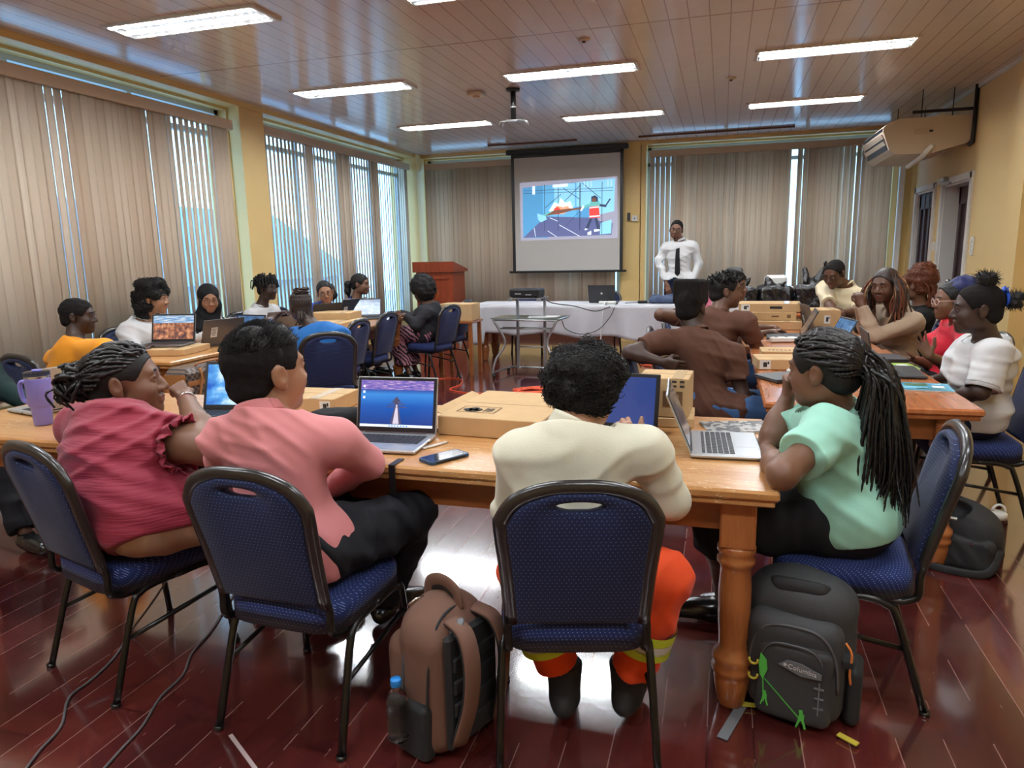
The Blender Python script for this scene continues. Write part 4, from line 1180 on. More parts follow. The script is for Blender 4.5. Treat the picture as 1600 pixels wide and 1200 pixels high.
def hand_vol(v, w, fwd, palm, sc=1.0, curl=.5, side=1, spread=.12, fing=None, thumb=None):
    """hand at wrist w; fwd along the fingers, palm = direction the palm faces; side +1 right hand, -1 left"""
    f = nrm(fwd); p = np.asarray(palm, float); p = nrm(p - f * p.dot(f)); t = np.cross(p, f) * side   # thumb side
    S = .92 * sc
    def L(a, b_, c_): return w + (f * a + t * b_ + p * c_) * S
    for i, b_ in enumerate((.030, .010, -.010, -.028)):
        v.cap(L(.012, b_ * .55, 0), L(.085 - .004 * i * (i > 1), b_, 0), .0150 * S, .0118 * S, .014)
    lens = [(.040, .025, .020), (.044, .028, .022), (.041, .026, .021), (.032, .020, .018)]
    for i, b_ in enumerate((.030, .010, -.010, -.028)):
        cu = (fing[i] if fing else curl) * (1 + .08 * i)
        P0 = L(.086 - (.003, 0, .003, .010)[i], b_, 0); a = cu * .9; d0 = t * (b_ / .03 * spread)
        pts = [P0]; r = [.0098, .0090, .0083, .0072]
        for j, l in enumerate(lens[i]):
            dr = nrm(f * math.cos(a) + p * math.sin(a) + d0 * (1 - min(1, cu) * .7)); pts.append(pts[-1] + dr * l * S); a += cu * (1.0 if j == 0 else .7)
        v.chain(pts, [x * S for x in r], .0035)
    ta = thumb if thumb is not None else .55
    b0 = L(.018, .020, .006); d1 = nrm(f * .62 + t * .75 * (1.1 - ta * .5) + p * (.15 + .5 * ta)); q1 = b0 + d1 * .045 * S; d2 = nrm(f * .85 + t * (.35 - .5 * ta) + p * (.2 + .5 * ta)); q2 = q1 + d2 * .032 * S; q3 = q2 + nrm(d2 + (p * .2 - t * .25) * ta) * .024 * S
    v.chain([b0, q1, q2, q3], [.0155 * S, .0125 * S, .0105 * S, .0085 * S], .008)

class Person:
    armk = 1.0
    """A seated or standing figure. All points are room coordinates."""
    def __init__(s, label, pel, neck, facing, head=None, look=None, hroll=0., hpitch=0., skin='dark', sc=1., bulk=1., sh=.185, shl=None, shr=None, res=.006,
                 elbow=(None, None), wrist=(None, None), hand=(None, None), knee=(None, None), ankle=(None, None), toe=(None, None), stand=False, hsc=1., hwide=1., belly=0., headup=None, fem=False, handargs=({}, {})):
        s.label = label; s.P = V(*pel); s.N = V(*neck); s.F = nrm(V(facing[0], facing[1], 0)); s.skin = skin; s.sc = sc; s.bulk = bulk; s.res = res; s.hsc = hsc; s.hwide = hwide; s.belly = belly; s.fem = fem
        s.Rt = np.cross(s.F, V(0, 0, 1)); s.up = nrm(s.N - s.P)
        s.fw = nrm(np.cross(s.up, s.Rt)); 
        if s.fw.dot(s.F) < 0: s.fw = -s.fw
        s.rt = np.cross(s.fw, s.up); s.RB = np.stack([s.rt, s.fw, s.up], 1)
        lk = nrm(V(*(look if look else (s.F[0], s.F[1], 0)))) ; s.look = lk
        lk3 = nrm(V(lk[0], lk[1], lk[2] + math.tan(hpitch))); s.RH = rmat(lk3, headup if headup is not None else (0, 0, 1), hroll)
        s.H = V(*head) if head is not None else s.N + s.fw * .035 * sc + V(0, 0, .145 * sc)
        b = bulk; s.shw = sh * sc
        s.S = [V(*shl) if shl else s.N - s.up * .080 * sc - s.rt * s.shw, V(*shr) if shr else s.N - s.up * .080 * sc + s.rt * s.shw]
        s.hip = [s.P - s.Rt * .092 * sc * (1 + (b - 1) * .5), s.P + s.Rt * .092 * sc * (1 + (b - 1) * .5)]
        s.el = []; s.wr = []; s.hd = []; s.kn = []; s.an = []; s.to = []
        for i, sd in enumerate((-1, 1)):
            e = V(*elbow[i]) if elbow[i] is not None else s.S[i] + s.Rt * sd * .05 + s.F * .12 - V(0, 0, .24 * sc); s.el.append(e)
            w_ = V(*wrist[i]) if wrist[i] is not None else e + s.F * .22 - s.Rt * sd * .10 + V(0, 0, .04); s.wr.append(w_)
            s.hd.append(hand[i])
            k_ = V(*knee[i]) if knee[i] is not None else s.hip[i] + s.F * .42 * sc + s.Rt * sd * .05 - V(0, 0, .03); s.kn.append(k_)
            a_ = V(*ankle[i]) if ankle[i] is not None else V(k_[0], k_[1], .085) - s.F * .02; s.an.append(a_)
            t_ = V(*toe[i]) if toe[i] is not None else V(a_[0], a_[1], 0.03) + s.F * .15 + s.Rt * sd * .03; s.to.append(t_)
        s.handargs = handargs
        s.org = V(s.P[0], s.P[1], 0)
    def torso(s, v, g=0., k=.05, hips=True):
        b = s.bulk; c = s.sc; P, N = s.P, s.N; L = np.linalg.norm(N - P); u, f = s.up, s.fw
        if hips: v.ell(P + u * .03, V(.150 * b + g, .112 * b + g, .105 + g) * c, s.RB, k)
        v.ell(P + u * L * .30 + f * s.belly * .5, V(.125 * b + g, (.095 * b + s.belly * .6) + g, .15 + g) * c, s.RB, k)
        v.ell(P + u * L * .62 + f * .008, V(.140 * b + g, .103 * b + g, .165 + g) * c, s.RB, k)
        if s.fem:
            for sd in (-1, 1): v.ell(P + u * L * .60 + f * (.085 * b) * c + s.rt * sd * .065 * c, V(.058, .052, .060) * c * b ** .5 + g, s.RB, .03)
        r = (.058 * (b ** .5) + g) * c
        m = N - u * .060 * c - f * .005
        for i in (0, 1): v.cap(m, s.S[i] - s.rt * (1 if i else -1) * .015, r + .012 * c, r, k)
        v.cap(N + u * .005, (s.S[0] + s.S[1]) / 2 + u * .0, (.050 + g) * c, (.075 + g) * c, k)
    def arm(s, v, i, g=0., upto=2., k=.03):
        """upto 1 = elbow, 2 = wrist, fractional for sleeves (flat cut end)"""
        b = s.bulk ** .7 * s.armk; c = s.sc; S, E, W = s.S[i], s.el[i], s.wr[i]
        r0, r1, r2 = (.050 * b + g) * c, (.038 * b + g) * c, (.0255 * b ** .5 + g) * c
        if g > 0: r2 = max(r2, .032 * c)
        if upto < 1:
            q = S + (E - S) * upto; d = nrm(E - S); v.cap(S, S + (E - S) * min(1, upto + .25), r0, r0 + (r1 - r0) * upto + g * .4, k, cut=(q, d))
        else:
            v.cap(S, E, r0, r1, k)
            if upto < 2:
                f_ = upto - 1; q = E + (W - E) * f_; v.cap(E, E + (W - E) * min(1, f_ + .15), r1, r2 if f_ > .6 else r1, k, cut=(q, nrm(W - E)))
            else: v.cap(E, E + (W - E) * .35, r1, r1 * .98, k); v.cap(E + (W - E) * .35, W, r1 * .98, r2, k)
    def leg(s, v, i, g=0., upto=2., k=.04, flare=0.):
        b = s.bulk; c = s.sc; H, K, A = s.hip[i], s.kn[i], s.an[i]
        r0, r1, r2, r3 = (.086 * b + g) * c, (.058 * b ** .7 + g) * c, (.054 * b ** .6 + g) * c, (.036 + g) * c + flare
        v.cap(H, K, r0, r1, k)
        if upto > 1:
            f_ = upto - 1; m = K + (A - K) * .3; d = nrm(A - K); q = K + (A - K) * f_
            v.cap(K, m, r1 * .96, r2, k)
            v.cap(m, A, r2, r3, k, cut=(q, d))
    def body(s, hairmat='hair_short', lips=True, glasses=False, eyelook=(0, 1, 0), name='person', face=True, legs=True, arms=(True, True)):
        v = Vol(); s.torso(v, -.010)
        n0 = s.N; c = s.sc; hb = s.H + s.RH @ V(0, -.020, -.055) * s.hsc
        nr = .054 * (s.bulk ** .4) * c
        v.cap(n0 - s.up * .02, hb, nr * 1.08, nr * .98, .03)
        head_vol(v, s.H, s.RH, s.hsc, s.hwide)
        for i in (0, 1):
            if arms[i]:
                s.arm(v, i, -.002)
                h = s.hd[i]
                if h is None: hf = nrm(nrm(s.wr[i] - s.el[i]) + s.F * .3); hp = V(0, 0, -1)
                else: hf, hp = V(*h[0]), V(*h[1])
                ha = dict(sc=c * (.95 if s.fem else 1.0)); ha.update(s.handargs[i]); hand_vol(v, s.wr[i], hf, hp, side=(1 if i else -1), **ha)
            if legs:
                s.leg(v, i, -.008); v.cap(s.an[i] - V(0, 0, .02), s.to[i] * .7 + s.an[i] * .3 * V(1, 1, 0) + V(0, 0, .01), .03, .026, .02)
        o = vol_obj(v, name, ['skin_' + s.skin, 'lips_' + s.skin], None, s.org, s.res, face_mat(s.H, s.RH, s.hsc) if lips else None)
        o.location = s.org; s.o = o
        tag(o, s.label, 'person')
        if face: face_bits(o, s.org, s.H, s.RH, s.hsc, s.skin, hairmat, glasses, eyelook)
        return o
    def shirt(s, mat, sleeve=.6, g=.012, collar=True, wr=(.007, 44.), res=None, hem=-.06, name='shirt', wdir=(0.3, 0, 1), seed=1, open_=0., extra=None, neckdrop=.0, lap=.12, collar_mat=None, tuck=False, matfn=None):
        v = Vol(); s.torso(v, g)
        sl = sleeve if isinstance(sleeve, (tuple, list)) else (sleeve, sleeve)
        for i in (0, 1): s.arm(v, i, g * .9, sl[i])
        if extra: extra(v)
        for i in (0, 1): v.cap(s.hip[i], s.hip[i] + (s.kn[i] - s.hip[i]) * lap, (.086 * s.bulk + g + .006) * s.sc, (.080 * s.bulk + g + .004) * s.sc, .05)
        if wr: v.disp(wrinkle(wr[0], wr[1], seed, wdir))
        v.lplane(s.P + s.up * hem, -s.up, s.P, .34)
        v.lplane(s.N + s.up * (.014 - neckdrop), s.up * .93 + s.fw * .36, s.N + s.up * .03, .125)
        o = vol_obj(v, name, mat, s.o, s.org, res or s.res, matfn, 1)
        if collar:
            c = s.sc; b = MB(); ax = nrm((s.H - V(0, 0, .05)) - s.N); R = rmat(s.fw, ax)
            ctr = s.N + s.up * .010
            hh = .040 * c if collar is True else collar * c
            def fn(i, j):
                a = 2 * PI * i; rad = (.064 * s.bulk ** .35 + .004) * c
                e = .010 * (1 - abs(2 * j - 1)) ; back = .5 - .5 * math.sin(a)
                zz = hh * j * (.55 + .45 * back) - .012 * (1 - back) - .01
                p = ctr + R @ V(math.cos(a) * (rad + .004 - .006 * j), math.sin(a) * (rad + .004 - .006 * j) , zz)
                return Vector(p - s.org)
            b.grid(fn, 36, 4)
            oc = b.build('collar', collar_mat or (mat if isinstance(mat, str) else mat[0]), s.o); md = oc.modifiers.new('thick', 'SOLIDIFY'); md.thickness = .004
        return o
    def pants(s, mat, g=.010, upto=1.95, wr=(.010, 34.), res=None, name='trousers', seed=2, flare=.012, top=.10):
        v = Vol(); v.ell(s.P + s.up * .03, V(.150 * s.bulk + g, .112 * s.bulk + g, .105 + g) * s.sc, s.RB, .05)
        v.ell(s.P + s.up * .12, V(.125 * s.bulk + g * .6, .095 * s.bulk + s.belly * .5 + g * .6, .1) * s.sc, s.RB, .05)
        for i in (0, 1): s.leg(v, i, g, upto, .035, flare)
        if wr: v.disp(wrinkle(wr[0], wr[1], seed, s.F + V(0, 0, .7)))
        v.plane(s.P + s.up * top, s.up)
        return vol_obj(v, name, mat, s.o, s.org, res or s.res)
    def skirt(s, mat, length=1.0, g=.012, name='skirt', res=None, low=None, seed=3):
        v = Vol(); v.ell(s.P + s.up * .03, V(.150 * s.bulk + g, .112 * s.bulk + g, .105 + g) * s.sc, s.RB, .05)
        K = (s.kn[0] + s.kn[1]) / 2; wd = np.linalg.norm(s.kn[0] - s.kn[1]) / 2
        for i in (0, 1): v.cap(s.hip[i], s.hip[i] + (s.kn[i] - s.hip[i]) * min(1, length), .090 * s.bulk + g, .068 + g, .05)
        v.cap((s.hip[0] + s.hip[1]) / 2, s.P + (K - s.P) * min(1, length), .085 + g, .06 + g, .06)
        if length > 1:
            for i in (0, 1):
                A = s.kn[i] + (s.an[i] - s.kn[i]) * (length - 1); v.cap(s.kn[i], A, .07 + g, .085 + g, .05, cut=(A, (0, 0, -1)))
            A = (s.an[0] + s.an[1]) / 2; v.cap(K, K + (A - K) * (length - 1), .06, .08, .06, cut=(K + (A - K) * (length - 1), (0, 0, -1)))
        v.disp(wrinkle(.009, 34, seed, s.F)); v.plane(s.P + s.up * .11, s.up)
        return vol_obj(v, name, mat, s.o, s.org, res or s.res)
    def shoes(s, mat='shoe_black', boot=False, flat=False, res=None):
        for i in (0, 1):
            v = Vol(); A, T = s.an[i], s.to[i]; d = nrm(V(T[0] - A[0], T[1] - A[1], 0)); z0 = min(A[2], T[2] + .05) - .055 if not flat else T[2] - .02
            z0 = max(.0, A[2] - .085)
            heel = V(A[0], A[1], z0 + .035) - d * .035; toe = V(A[0], A[1], z0 + .032) + d * .165; R = rmat(d)
            v.cap(heel, toe, .036, .034, .03); v.ell(V(A[0], A[1], z0 + .045) + d * .06, (.042, .10, .04), R, .03)
            if boot: v.cap(V(A[0], A[1], z0 + .05), A + V(0, 0, .07), .047, .056, .02, cut=(A + V(0, 0, .08), (0, 0, 1)))
            else: v.cap(V(A[0], A[1], z0 + .05), A + V(0, 0, -.01), .040, .036, .02, cut=(V(A[0], A[1], z0 + .085), (0, 0, 1)))
            v.plane(V(0, 0, z0), (0, 0, -1))
            vol_obj(v, 'shoe', mat, s.o, s.org, res or max(.006, s.res))
    def L(s, x, y, z): return s.H + s.RH @ (V(x, y, z) * s.hsc)
    # ---- hair
    def capvol(s, g=.006, front=.075, tiltn=(0, .80, -.60), nape=-.075, low=.0):
        v = Vol(); h = s.hsc
        v.ell(s.L(0, -.016, .036), V(.075 * s.hwide + g, .094 + g, .082 + g) * h, s.RH, .02); v.ell(s.L(0, .028, .030), V(.0655 * s.hwide + g, .060 + g, .070 + g) * h, s.RH, .02)
        v.ell(s.L(0, -.052, -.028), V(.058 + g, .050 + g, .05) * h, s.RH, .02)
        return v
    def hairline(s, v, front=.074, z=.066, back=-.075, slope=.0):
        """keep hair above a line that runs forehead -> temple -> over the ear -> nape"""
        v.plane(s.L(0, front, z), s.RH @ V(0, .86, -.50)); v.plane(s.L(0, 0, back), s.RH @ V(0, .25, -1))
        for sd in (-1, 1): v.sub(s.L(sd * .090, .014, -.018), V(.034, .036, .034) * s.hsc, s.RH, .006)
    def hair_cap(s, mat='hair_short', g=.006, lump=(.0015, 160), front=.072, z=.068, back=-.07, res=None, name='hair'):
        v = s.capvol(g); v.disp(lumps(lump[0], lump[1], 3)); s.hairline(v, front, z, back)
        return vol_obj(v, name, mat, s.o, s.org, res or min(.004, s.res))
    def hair_big(s, blobs, mat='hair_black', lump=(.008, 75), cuts=True, front=.085, z=.055, back=-.09, res=None, name='hair', k=.03, curls=0, curl_r=.007, curl_w=.0016, seed=5, mat2=None):
        v = s.capvol(.012)
        for c_, r in blobs: v.ell(s.L(*c_), V(*(np.ones(3) * r)) * s.hsc, s.RH, k)
        v.disp(lumps(lump[0], lump[1], seed))
        if cuts: s.hairline(v, front, z, back)
        vs, fs = vol_mesh(v, res or min(.005, s.res)); o = np_obj(name, vs, fs, mat, s.o, s.org)
        if curls:
            rs = np.random.RandomState(seed); ii = rs.choice(len(vs), curls); cen = s.L(0, -.01, .03); L_ = []; R_ = []
            for i in ii:
                p = vs[i]; n_ = nrm(p - cen); a = nrm(np.cross(n_, rs.randn(3))); b_ = np.cross(n_, a); r0 = curl_r * rs.uniform(.6, 1.5); t0 = rs.rand() * 6; tt = np.linspace(0, rs.uniform(3, 6.5), 10)
                L_.append(p + n_ * (-.003 + .0016 * tt[:, None] * rs.uniform(.5, 2)) + a * (np.cos(tt + t0)[:, None] * r0) + b_ * (np.sin(tt + t0)[:, None] * r0)); R_.append(np.linspace(curl_w, curl_w * .4, 10))
            strands('curls', L_, R_, mat2 or mat, o, s.org, 4)
        return o
# ------------------------------------------------------------------ the cast
A = lambda px, py, Y: tuple(aty(px, py, Y))
Z = lambda px, py, z: tuple(atz(px, py, z))
def braids_line(p0, ctrl, n=24): return np.array([list(v) for v in spline([Vector(p) for p in [p0] + ctrl], max(2, n // len(ctrl)))])
def scalp(pr, th, ph, g=.008):
    """point on the scalp: th from the crown (rad), ph azimuth (0 = front, + to the right)"""
    d = V(math.sin(th) * math.sin(ph), math.sin(th) * math.cos(ph), math.cos(th)); return pr.L(*(V(0, -.014, .030) + d * (V(.078, .100, .086) + g)))

def woman_burgundy():
    p = Person('woman in a burgundy ruffled blouse resting her chin on her hand', (-1.97, 1.86, .59), A(168, 650, 1.98), (.38, .92), head=A(196, 598, 2.06), look=(.84, .54, .10), hroll=.05, skin='brown', bulk=1.42, sh=.185,
               shl=A(128, 668, 2.10), shr=A(238, 690, 1.93), elbow=(A(200, 720, 2.32), Z(322, 700, .82)), wrist=(A(262, 672, 2.48), A(290, 622, 2.22)), hand=(((1, .2, -.2), (0, 0, -1)), ((-.75, .25, .62), (-.5, .5, -.6))), handargs=({}, dict(curl=1.5, thumb=.7)),
               knee=((-1.78, 2.30, .52), (-1.52, 2.22, .53)), ankle=((-1.80, 2.34, .10), (-1.50, 2.26, .10)), res=.005, hsc=1.20, hwide=1.06, fem=True, belly=.05); p.armk = 1.18
    o = p.body('hair_black', eyelook=(.1, 1, .1))
    ex = lambda v: v.ell(p.P + p.up * .14 + p.fw * .02, V(.22, .18, .17), p.RB, .06)
    # ruffled sleeve edge
    p.shirt('shirt_burgundy', (.42, .40), g=.020, collar=.045, wr=(.010, 60), wdir=(.1, 0, 1), seed=4, hem=-.15, lap=.30, extra=ex)
    for i in (0, 1):
        S, E = p.S[i], p.el[i]; ax = nrm(E - S); R = rmat(np.cross(ax, V(0, 0, 1)) + 1e-6, ax)
        b = MB()
        def fr(u, w, S=S, ax=ax, R=R):
            a = 2 * PI * u; r = .075 + .022 * w + .012 * w * math.sin(a * 13) + .006 * w * math.sin(a * 29)
            return Vector(S + ax * (.075 + .070 * w + .008 * w * math.sin(a * 9)) + R @ V(math.cos(a) * r, math.sin(a) * r, 0) - p.org)
        b.grid(fr, 120, 6); q = b.build('sleeve_ruffle', 'shirt_burgundy', o); md = q.modifiers.new('t', 'SOLIDIFY'); md.thickness = .003
    p.pants('trousers_khaki', seed=7, upto=1.9, flare=.02); p.shoes('shoe_black')
    # rope braids swept back into a low bun
    L_ = []; R_ = []; rs = np.random.RandomState(2); bun = V(-.015, -.128, .020)
    v = p.capvol(.004); p.hairline(v, .080, .060, -.07); v.ell(p.L(*bun), .060, p.RH, .03); h = vol_obj(v, 'hair', 'hair_black', o, p.org, .005)
    c0 = p.L(0, -.014, .030)
    for k in range(96):
        row = k // 32; ph = -2.3 + 4.6 * (k % 32) / 31; th0 = np.interp(abs(ph), [0, .5, 1.2, 1.7, 2.1], [.95, 1.0, 1.36, 1.45, 1.9]) * (1, .72, .45)[row]
        a = scalp(p, th0, ph, .006); e_ = p.L(*(bun + rs.randn(3) * .016)); pts = []
        for q in (.3, .6, .85):
            l_ = p.RH.T @ (a + (e_ - a) * q - c0); pts.append(c0 + p.RH @ (l_ / np.linalg.norm(l_ / V(.089, .110, .097)) + 0) * 1.0 * p.hsc)
        L_.append(braids_line(a, pts + [e_], 36)); R_.append(.0066)
    for k in range(90):
        a0 = rs.rand() * 6.28; r = rs.uniform(.034, .052); n_ = nrm(rs.randn(3)); u_ = nrm(np.cross(n_, V(0, 1, .3))); w_ = np.cross(n_, u_)
        t = np.linspace(a0, a0 + rs.uniform(2, 4.5), 16); c_ = bun + rs.randn(3) * .012
        L_.append(np.array([p.L(*(c_ + u_ * r * math.cos(x) + w_ * r * math.sin(x))) for x in t])); R_.append(.0072)
    for k in range(5):
        c_ = p.L(*(bun + V(0, -.03, -.02) + rs.randn(3) * .02)); L_.append(braids_line(c_, [c_ + (-.02, -.03, -.02), c_ + rs.randn(3) * .012 + (0, -.01, -.065)], 12)); R_.append(.0045)
    strands('braids', L_, R_, 'hair_braid', h, p.org, 6, knot=1.6)
    e = p.L(.084 * 1.06, -.002, -.040) - p.org
    for s_ in (1,): one('earring', 'gold', lambda b: b.tube([Vector(e) + Vector((0, math.cos(x) * .009, math.sin(x) * .009 - .006)) for x in np.linspace(0, 6.0, 14)], .0022, n=6), o)
    w_ = p.wr[1] - nrm(p.wr[1] - p.el[1]) * .035 - p.org; ax = nrm(p.wr[1] - p.el[1]); R = rmat(np.cross(ax, V(0, 0, 1)), ax)
    one('bracelet', 'silver', lambda b: b.tube([Vector(w_ + R @ V(math.cos(x) * .036, math.sin(x) * .032, 0)) for x in np.linspace(0, 2 * PI, 25)[:-1]], .0042, n=8, closed=True), o)

def boy_pink():
    p = Person('boy in a pink long-sleeved shirt with black trousers, seen from behind', (-1.26, 1.80, .56), A(408, 648, 1.80), (.30, .95), head=A(415, 582, 1.86), look=(.40, .92, .06), hroll=0, skin='tan', bulk=1.06, sh=.19,
               shl=A(352, 688, 1.78), shr=A(527, 690, 1.86), elbow=(A(350, 770, 2.0), A(572, 722, 2.00)), wrist=(A(420, 750, 2.2), A(520, 762, 2.08)), hand=(((1, .3, 0), (0, 0, -1)), ((-1, .1, -.2), (0, .4, -1))), handargs=({}, dict(curl=.7)),
               knee=((-1.30, 2.28, .54), Z(640, 805, .56)), ankle=((-1.25, 2.35, .10), Z(603, 932, .10)), res=.005, hsc=1.20)
    p.body('hair_short', eyelook=(.3, 1, 0))
    p.shirt('shirt_pink', (1.9, 1.95), g=.015, wr=(.009, 60), wdir=(.25, .1, 1), seed=11, collar=.05, hem=-.10)
    p.pants('trousers_black', seed=5, g=.016, wr=(.012, 40)); p.shoes('shoe_black')
    h = p.hair_cap('hair_short', .004, (.0012, 200), .076, .055, -.085)
    v = Vol(); v.ell(p.L(0, -.010, .058), V(.073, .090, .072) * p.hsc, p.RH, .02); v.ell(p.L(0, .045, .070), V(.055, .045, .050) * p.hsc, p.RH, .02); v.disp(lumps(.004, 90, 4)); v.plane(p.L(0, .082, .062), p.RH @ V(0, .9, -.35)); v.plane(p.L(0, 0, .030), p.RH @ V(0, -.1, -1))
    t = vol_obj(v, 'hair_top', 'hair_black', h, p.org, .005)
    rs = np.random.RandomState(3); L_ = []; R_ = []
    for k in range(2600):
        th = rs.uniform(0, 1.15); ph = rs.uniform(-PI, PI); a = scalp(p, th, ph, -.004 + .006 * math.cos(th)); n_ = nrm(a - p.L(0, -.01, .01)); f = p.RH @ V(0, .8, .2)
        l = rs.uniform(.016, .034); L_.append(np.array([a, a + n_ * l * .5 + f * l * .15, a + n_ * l * .75 + f * l * .6])); R_.append([.0016, .0013, .0004])
    strands('hair_tips', L_, R_, 'hair_black', h, p.org, 3)
    # the belt loop strap hanging over the table edge stays with the table items

def man_cream():
    p = Person('man in a cream shirt and orange work trousers seen from behind, black curly hair', (-.41, 1.90, .56), A(893, 672, 1.94), (-.06, 1), head=A(914, 612, 2.06), look=(.08, .97, -.22), skin='tan', bulk=1.03, sh=.20,
               shl=A(812, 712, 1.92), shr=A(1012, 706, 1.98), elbow=(A(798, 800, 2.02), A(1048, 782, 2.03)), wrist=(A(880, 735, 2.30), A(985, 700, 2.36)), hand=(((.7, .6, .1), (.5, 0, -1)), ((-.40, .30, .85), (-.3, .9, .2))), handargs=({}, dict(curl=.9, thumb=-.1)),
               knee=(Z(822, 900, .50), Z(1036, 905, .50)), ankle=(Z(885, 1060, .12), Z(975, 1060, .12)), toe=(Z(880, 1100, .03), Z(960, 1100, .03)), res=.005, hsc=1.04)
    p.an[0] = V(*Z(882, 1070, .13)); p.an[1] = V(*Z(980, 1068, .13)); p.to = [p.an[0] + V(-.02, .15, -.1), p.an[1] + V(.02, .15, -.1)]
    o = p.body('hair_black')
    p.shirt('shirt_cream', (1.93, 1.93), g=.016, wr=(.010, 42), wdir=(.5, 0, 1), seed=21, collar=.052, hem=-.03)
    p.pants('trousers_orange', upto=1.80, g=.014, wr=(.010, 44), seed=9, flare=.015)
    for i in (0, 1):
        K, A_ = p.kn[i], p.an[i]; d = A_ - K
        for q, m in ((.42, 'hi_vis'), (.50, 'reflective'), (.56, 'hi_vis')):
            c_ = K + d * q - p.org; R = rmat(np.cross(nrm(d), V(1, 0, 0)), nrm(d)); r = .088
            b = MB(); b.grid(lambda u, w, c_=c_, R=R, r=r: Vector(c_ + R @ V(math.cos(u * 2 * PI) * r, math.sin(u * 2 * PI) * r, (w - .5) * .03)), 30, 1); b.build('reflective_band', m, o)
    p.shoes('shoe_matte', boot=True)
    p.hair_big([((-.030, -.035, .045), .080), ((.034, -.03, .050), .080), ((0, .02, .065), .080), ((0, -.06, .02), .078), ((-.045, -.03, .0), .052), ((.045, -.03, .0), .052)], 'hair_black', (.007, 80), True, .11, .045, -.075, curls=3000, curl_r=.0075, curl_w=.0022, res=.005)

def woman_mint():
    p = Person('woman in a mint green blouse with a long black braided ponytail', (.46, 2.50, .57), A(1308, 650, 2.50), (-1, .12), head=A(1288, 578, 2.46), look=(-.86, .50, -.08), hroll=.03, skin='brown', bulk=1.16, sh=.175,
               shl=A(1292, 678, 2.34), shr=A(1288, 655, 2.64), elbow=(Z(1222, 742, .80), Z(1208, 680, .80)), wrist=(A(1196, 700, 2.56), A(1232, 618, 2.62)), hand=(((-.3, .9, .1), (0, 0, -1)), ((-.15, -.35, .9), (1, .1, .2))), handargs=({}, dict(curl=1.35, thumb=.6)),
               knee=((.02, 2.42, .50), (.00, 2.66, .50)), ankle=(Z(1130, 935, .10), (.14, 2.72, .10)), res=.005, hsc=1.05, fem=True, belly=.02)
    p.to = [p.an[0] + V(-.15, -.02, -.06), p.an[1] + V(-.15, .02, -.06)]
    o = p.body('hair_black')
    p.shirt('shirt_mint', (.58, .80), g=.020, wr=(.011, 40), wdir=(.6, .2, 1), seed=31, collar=.05, hem=-.05)
    p.skirt('trousers_black', 1.25, .012, seed=4); p.shoes('shoe_black', flat=False)
    v = p.capvol(.007); p.hairline(v, .082, .055, -.075); h = vol_obj(v, 'hair', 'hair_black', o, p.org, .005)
    tie = V(.006, -.118, .020); rs = np.random.RandomState(8); L_ = []; R_ = []
    for k in range(170):     # scalp braids gathered to the tie
        row = k // 34; ph = -2.7 + 5.4 * (k % 34) / 33; th0 = np.interp(abs(ph), [0, .5, 1.2, 1.75, 2.1], [1.0, 1.05, 1.40, 1.48, 2.0]) * (1, .84, .66, .48, .3)[row] + rs.uniform(-.03, .03)
        a = scalp(p, th0, ph, .006); e_ = p.L(*(tie + rs.randn(3) * .010)); c0 = p.L(0, -.014, .030); pts = []
        for q in (.3, .6, .85):
            m = a + (e_ - a) * q; n_ = (m - c0); l_ = p.RH.T @ n_; sc_ = 1 / max(1e-6, np.linalg.norm(l_ / V(.090, .112, .098))); pts.append(c0 + p.RH @ (l_ * sc_) * p.hsc)
        L_.append(braids_line(a, pts + [e_], 40)); R_.append(.0062)
    T = p.L(*tie)
    for k in range(210):    # hanging tail
        a = T + rs.randn(3) * .015; out = V(.030 + .03 * rs.rand(), -.020 + rs.randn() * .012, -.02); le = rs.uniform(.30, .47); fan = V(rs.uniform(-.075, .060), rs.uniform(-.055, .055), 0)
        m1 = a + out + fan * .25 + V(0, 0, -.03); m2 = m1 + fan * .45 + V(.012, 0, -.13); m3 = m1 + fan * .8 + V(.018, 0, -.27); m4 = m1 + fan + V(.012 + rs.randn() * .012, rs.randn() * .012, -le)
        L_.append(braids_line(a, [m1, m2, m3, m4], 60)); n_ = len(L_[-1]); R_.append(np.interp(np.linspace(0, 1, n_), [0, .55, 1], [.0056, .0050, .0018]))
    strands('braids', L_, R_, 'hair_braid', h, p.org, 5, knot=1.9)
    R = p.RH
    one('hair_tie', 'hair_braid', lambda b: b.tube([Vector(T - p.org + R @ V(math.cos(x) * .030, -.012, math.sin(x) * .030)) for x in np.linspace(0, 2 * PI, 20)[:-1]], .007, n=8, closed=True), h)

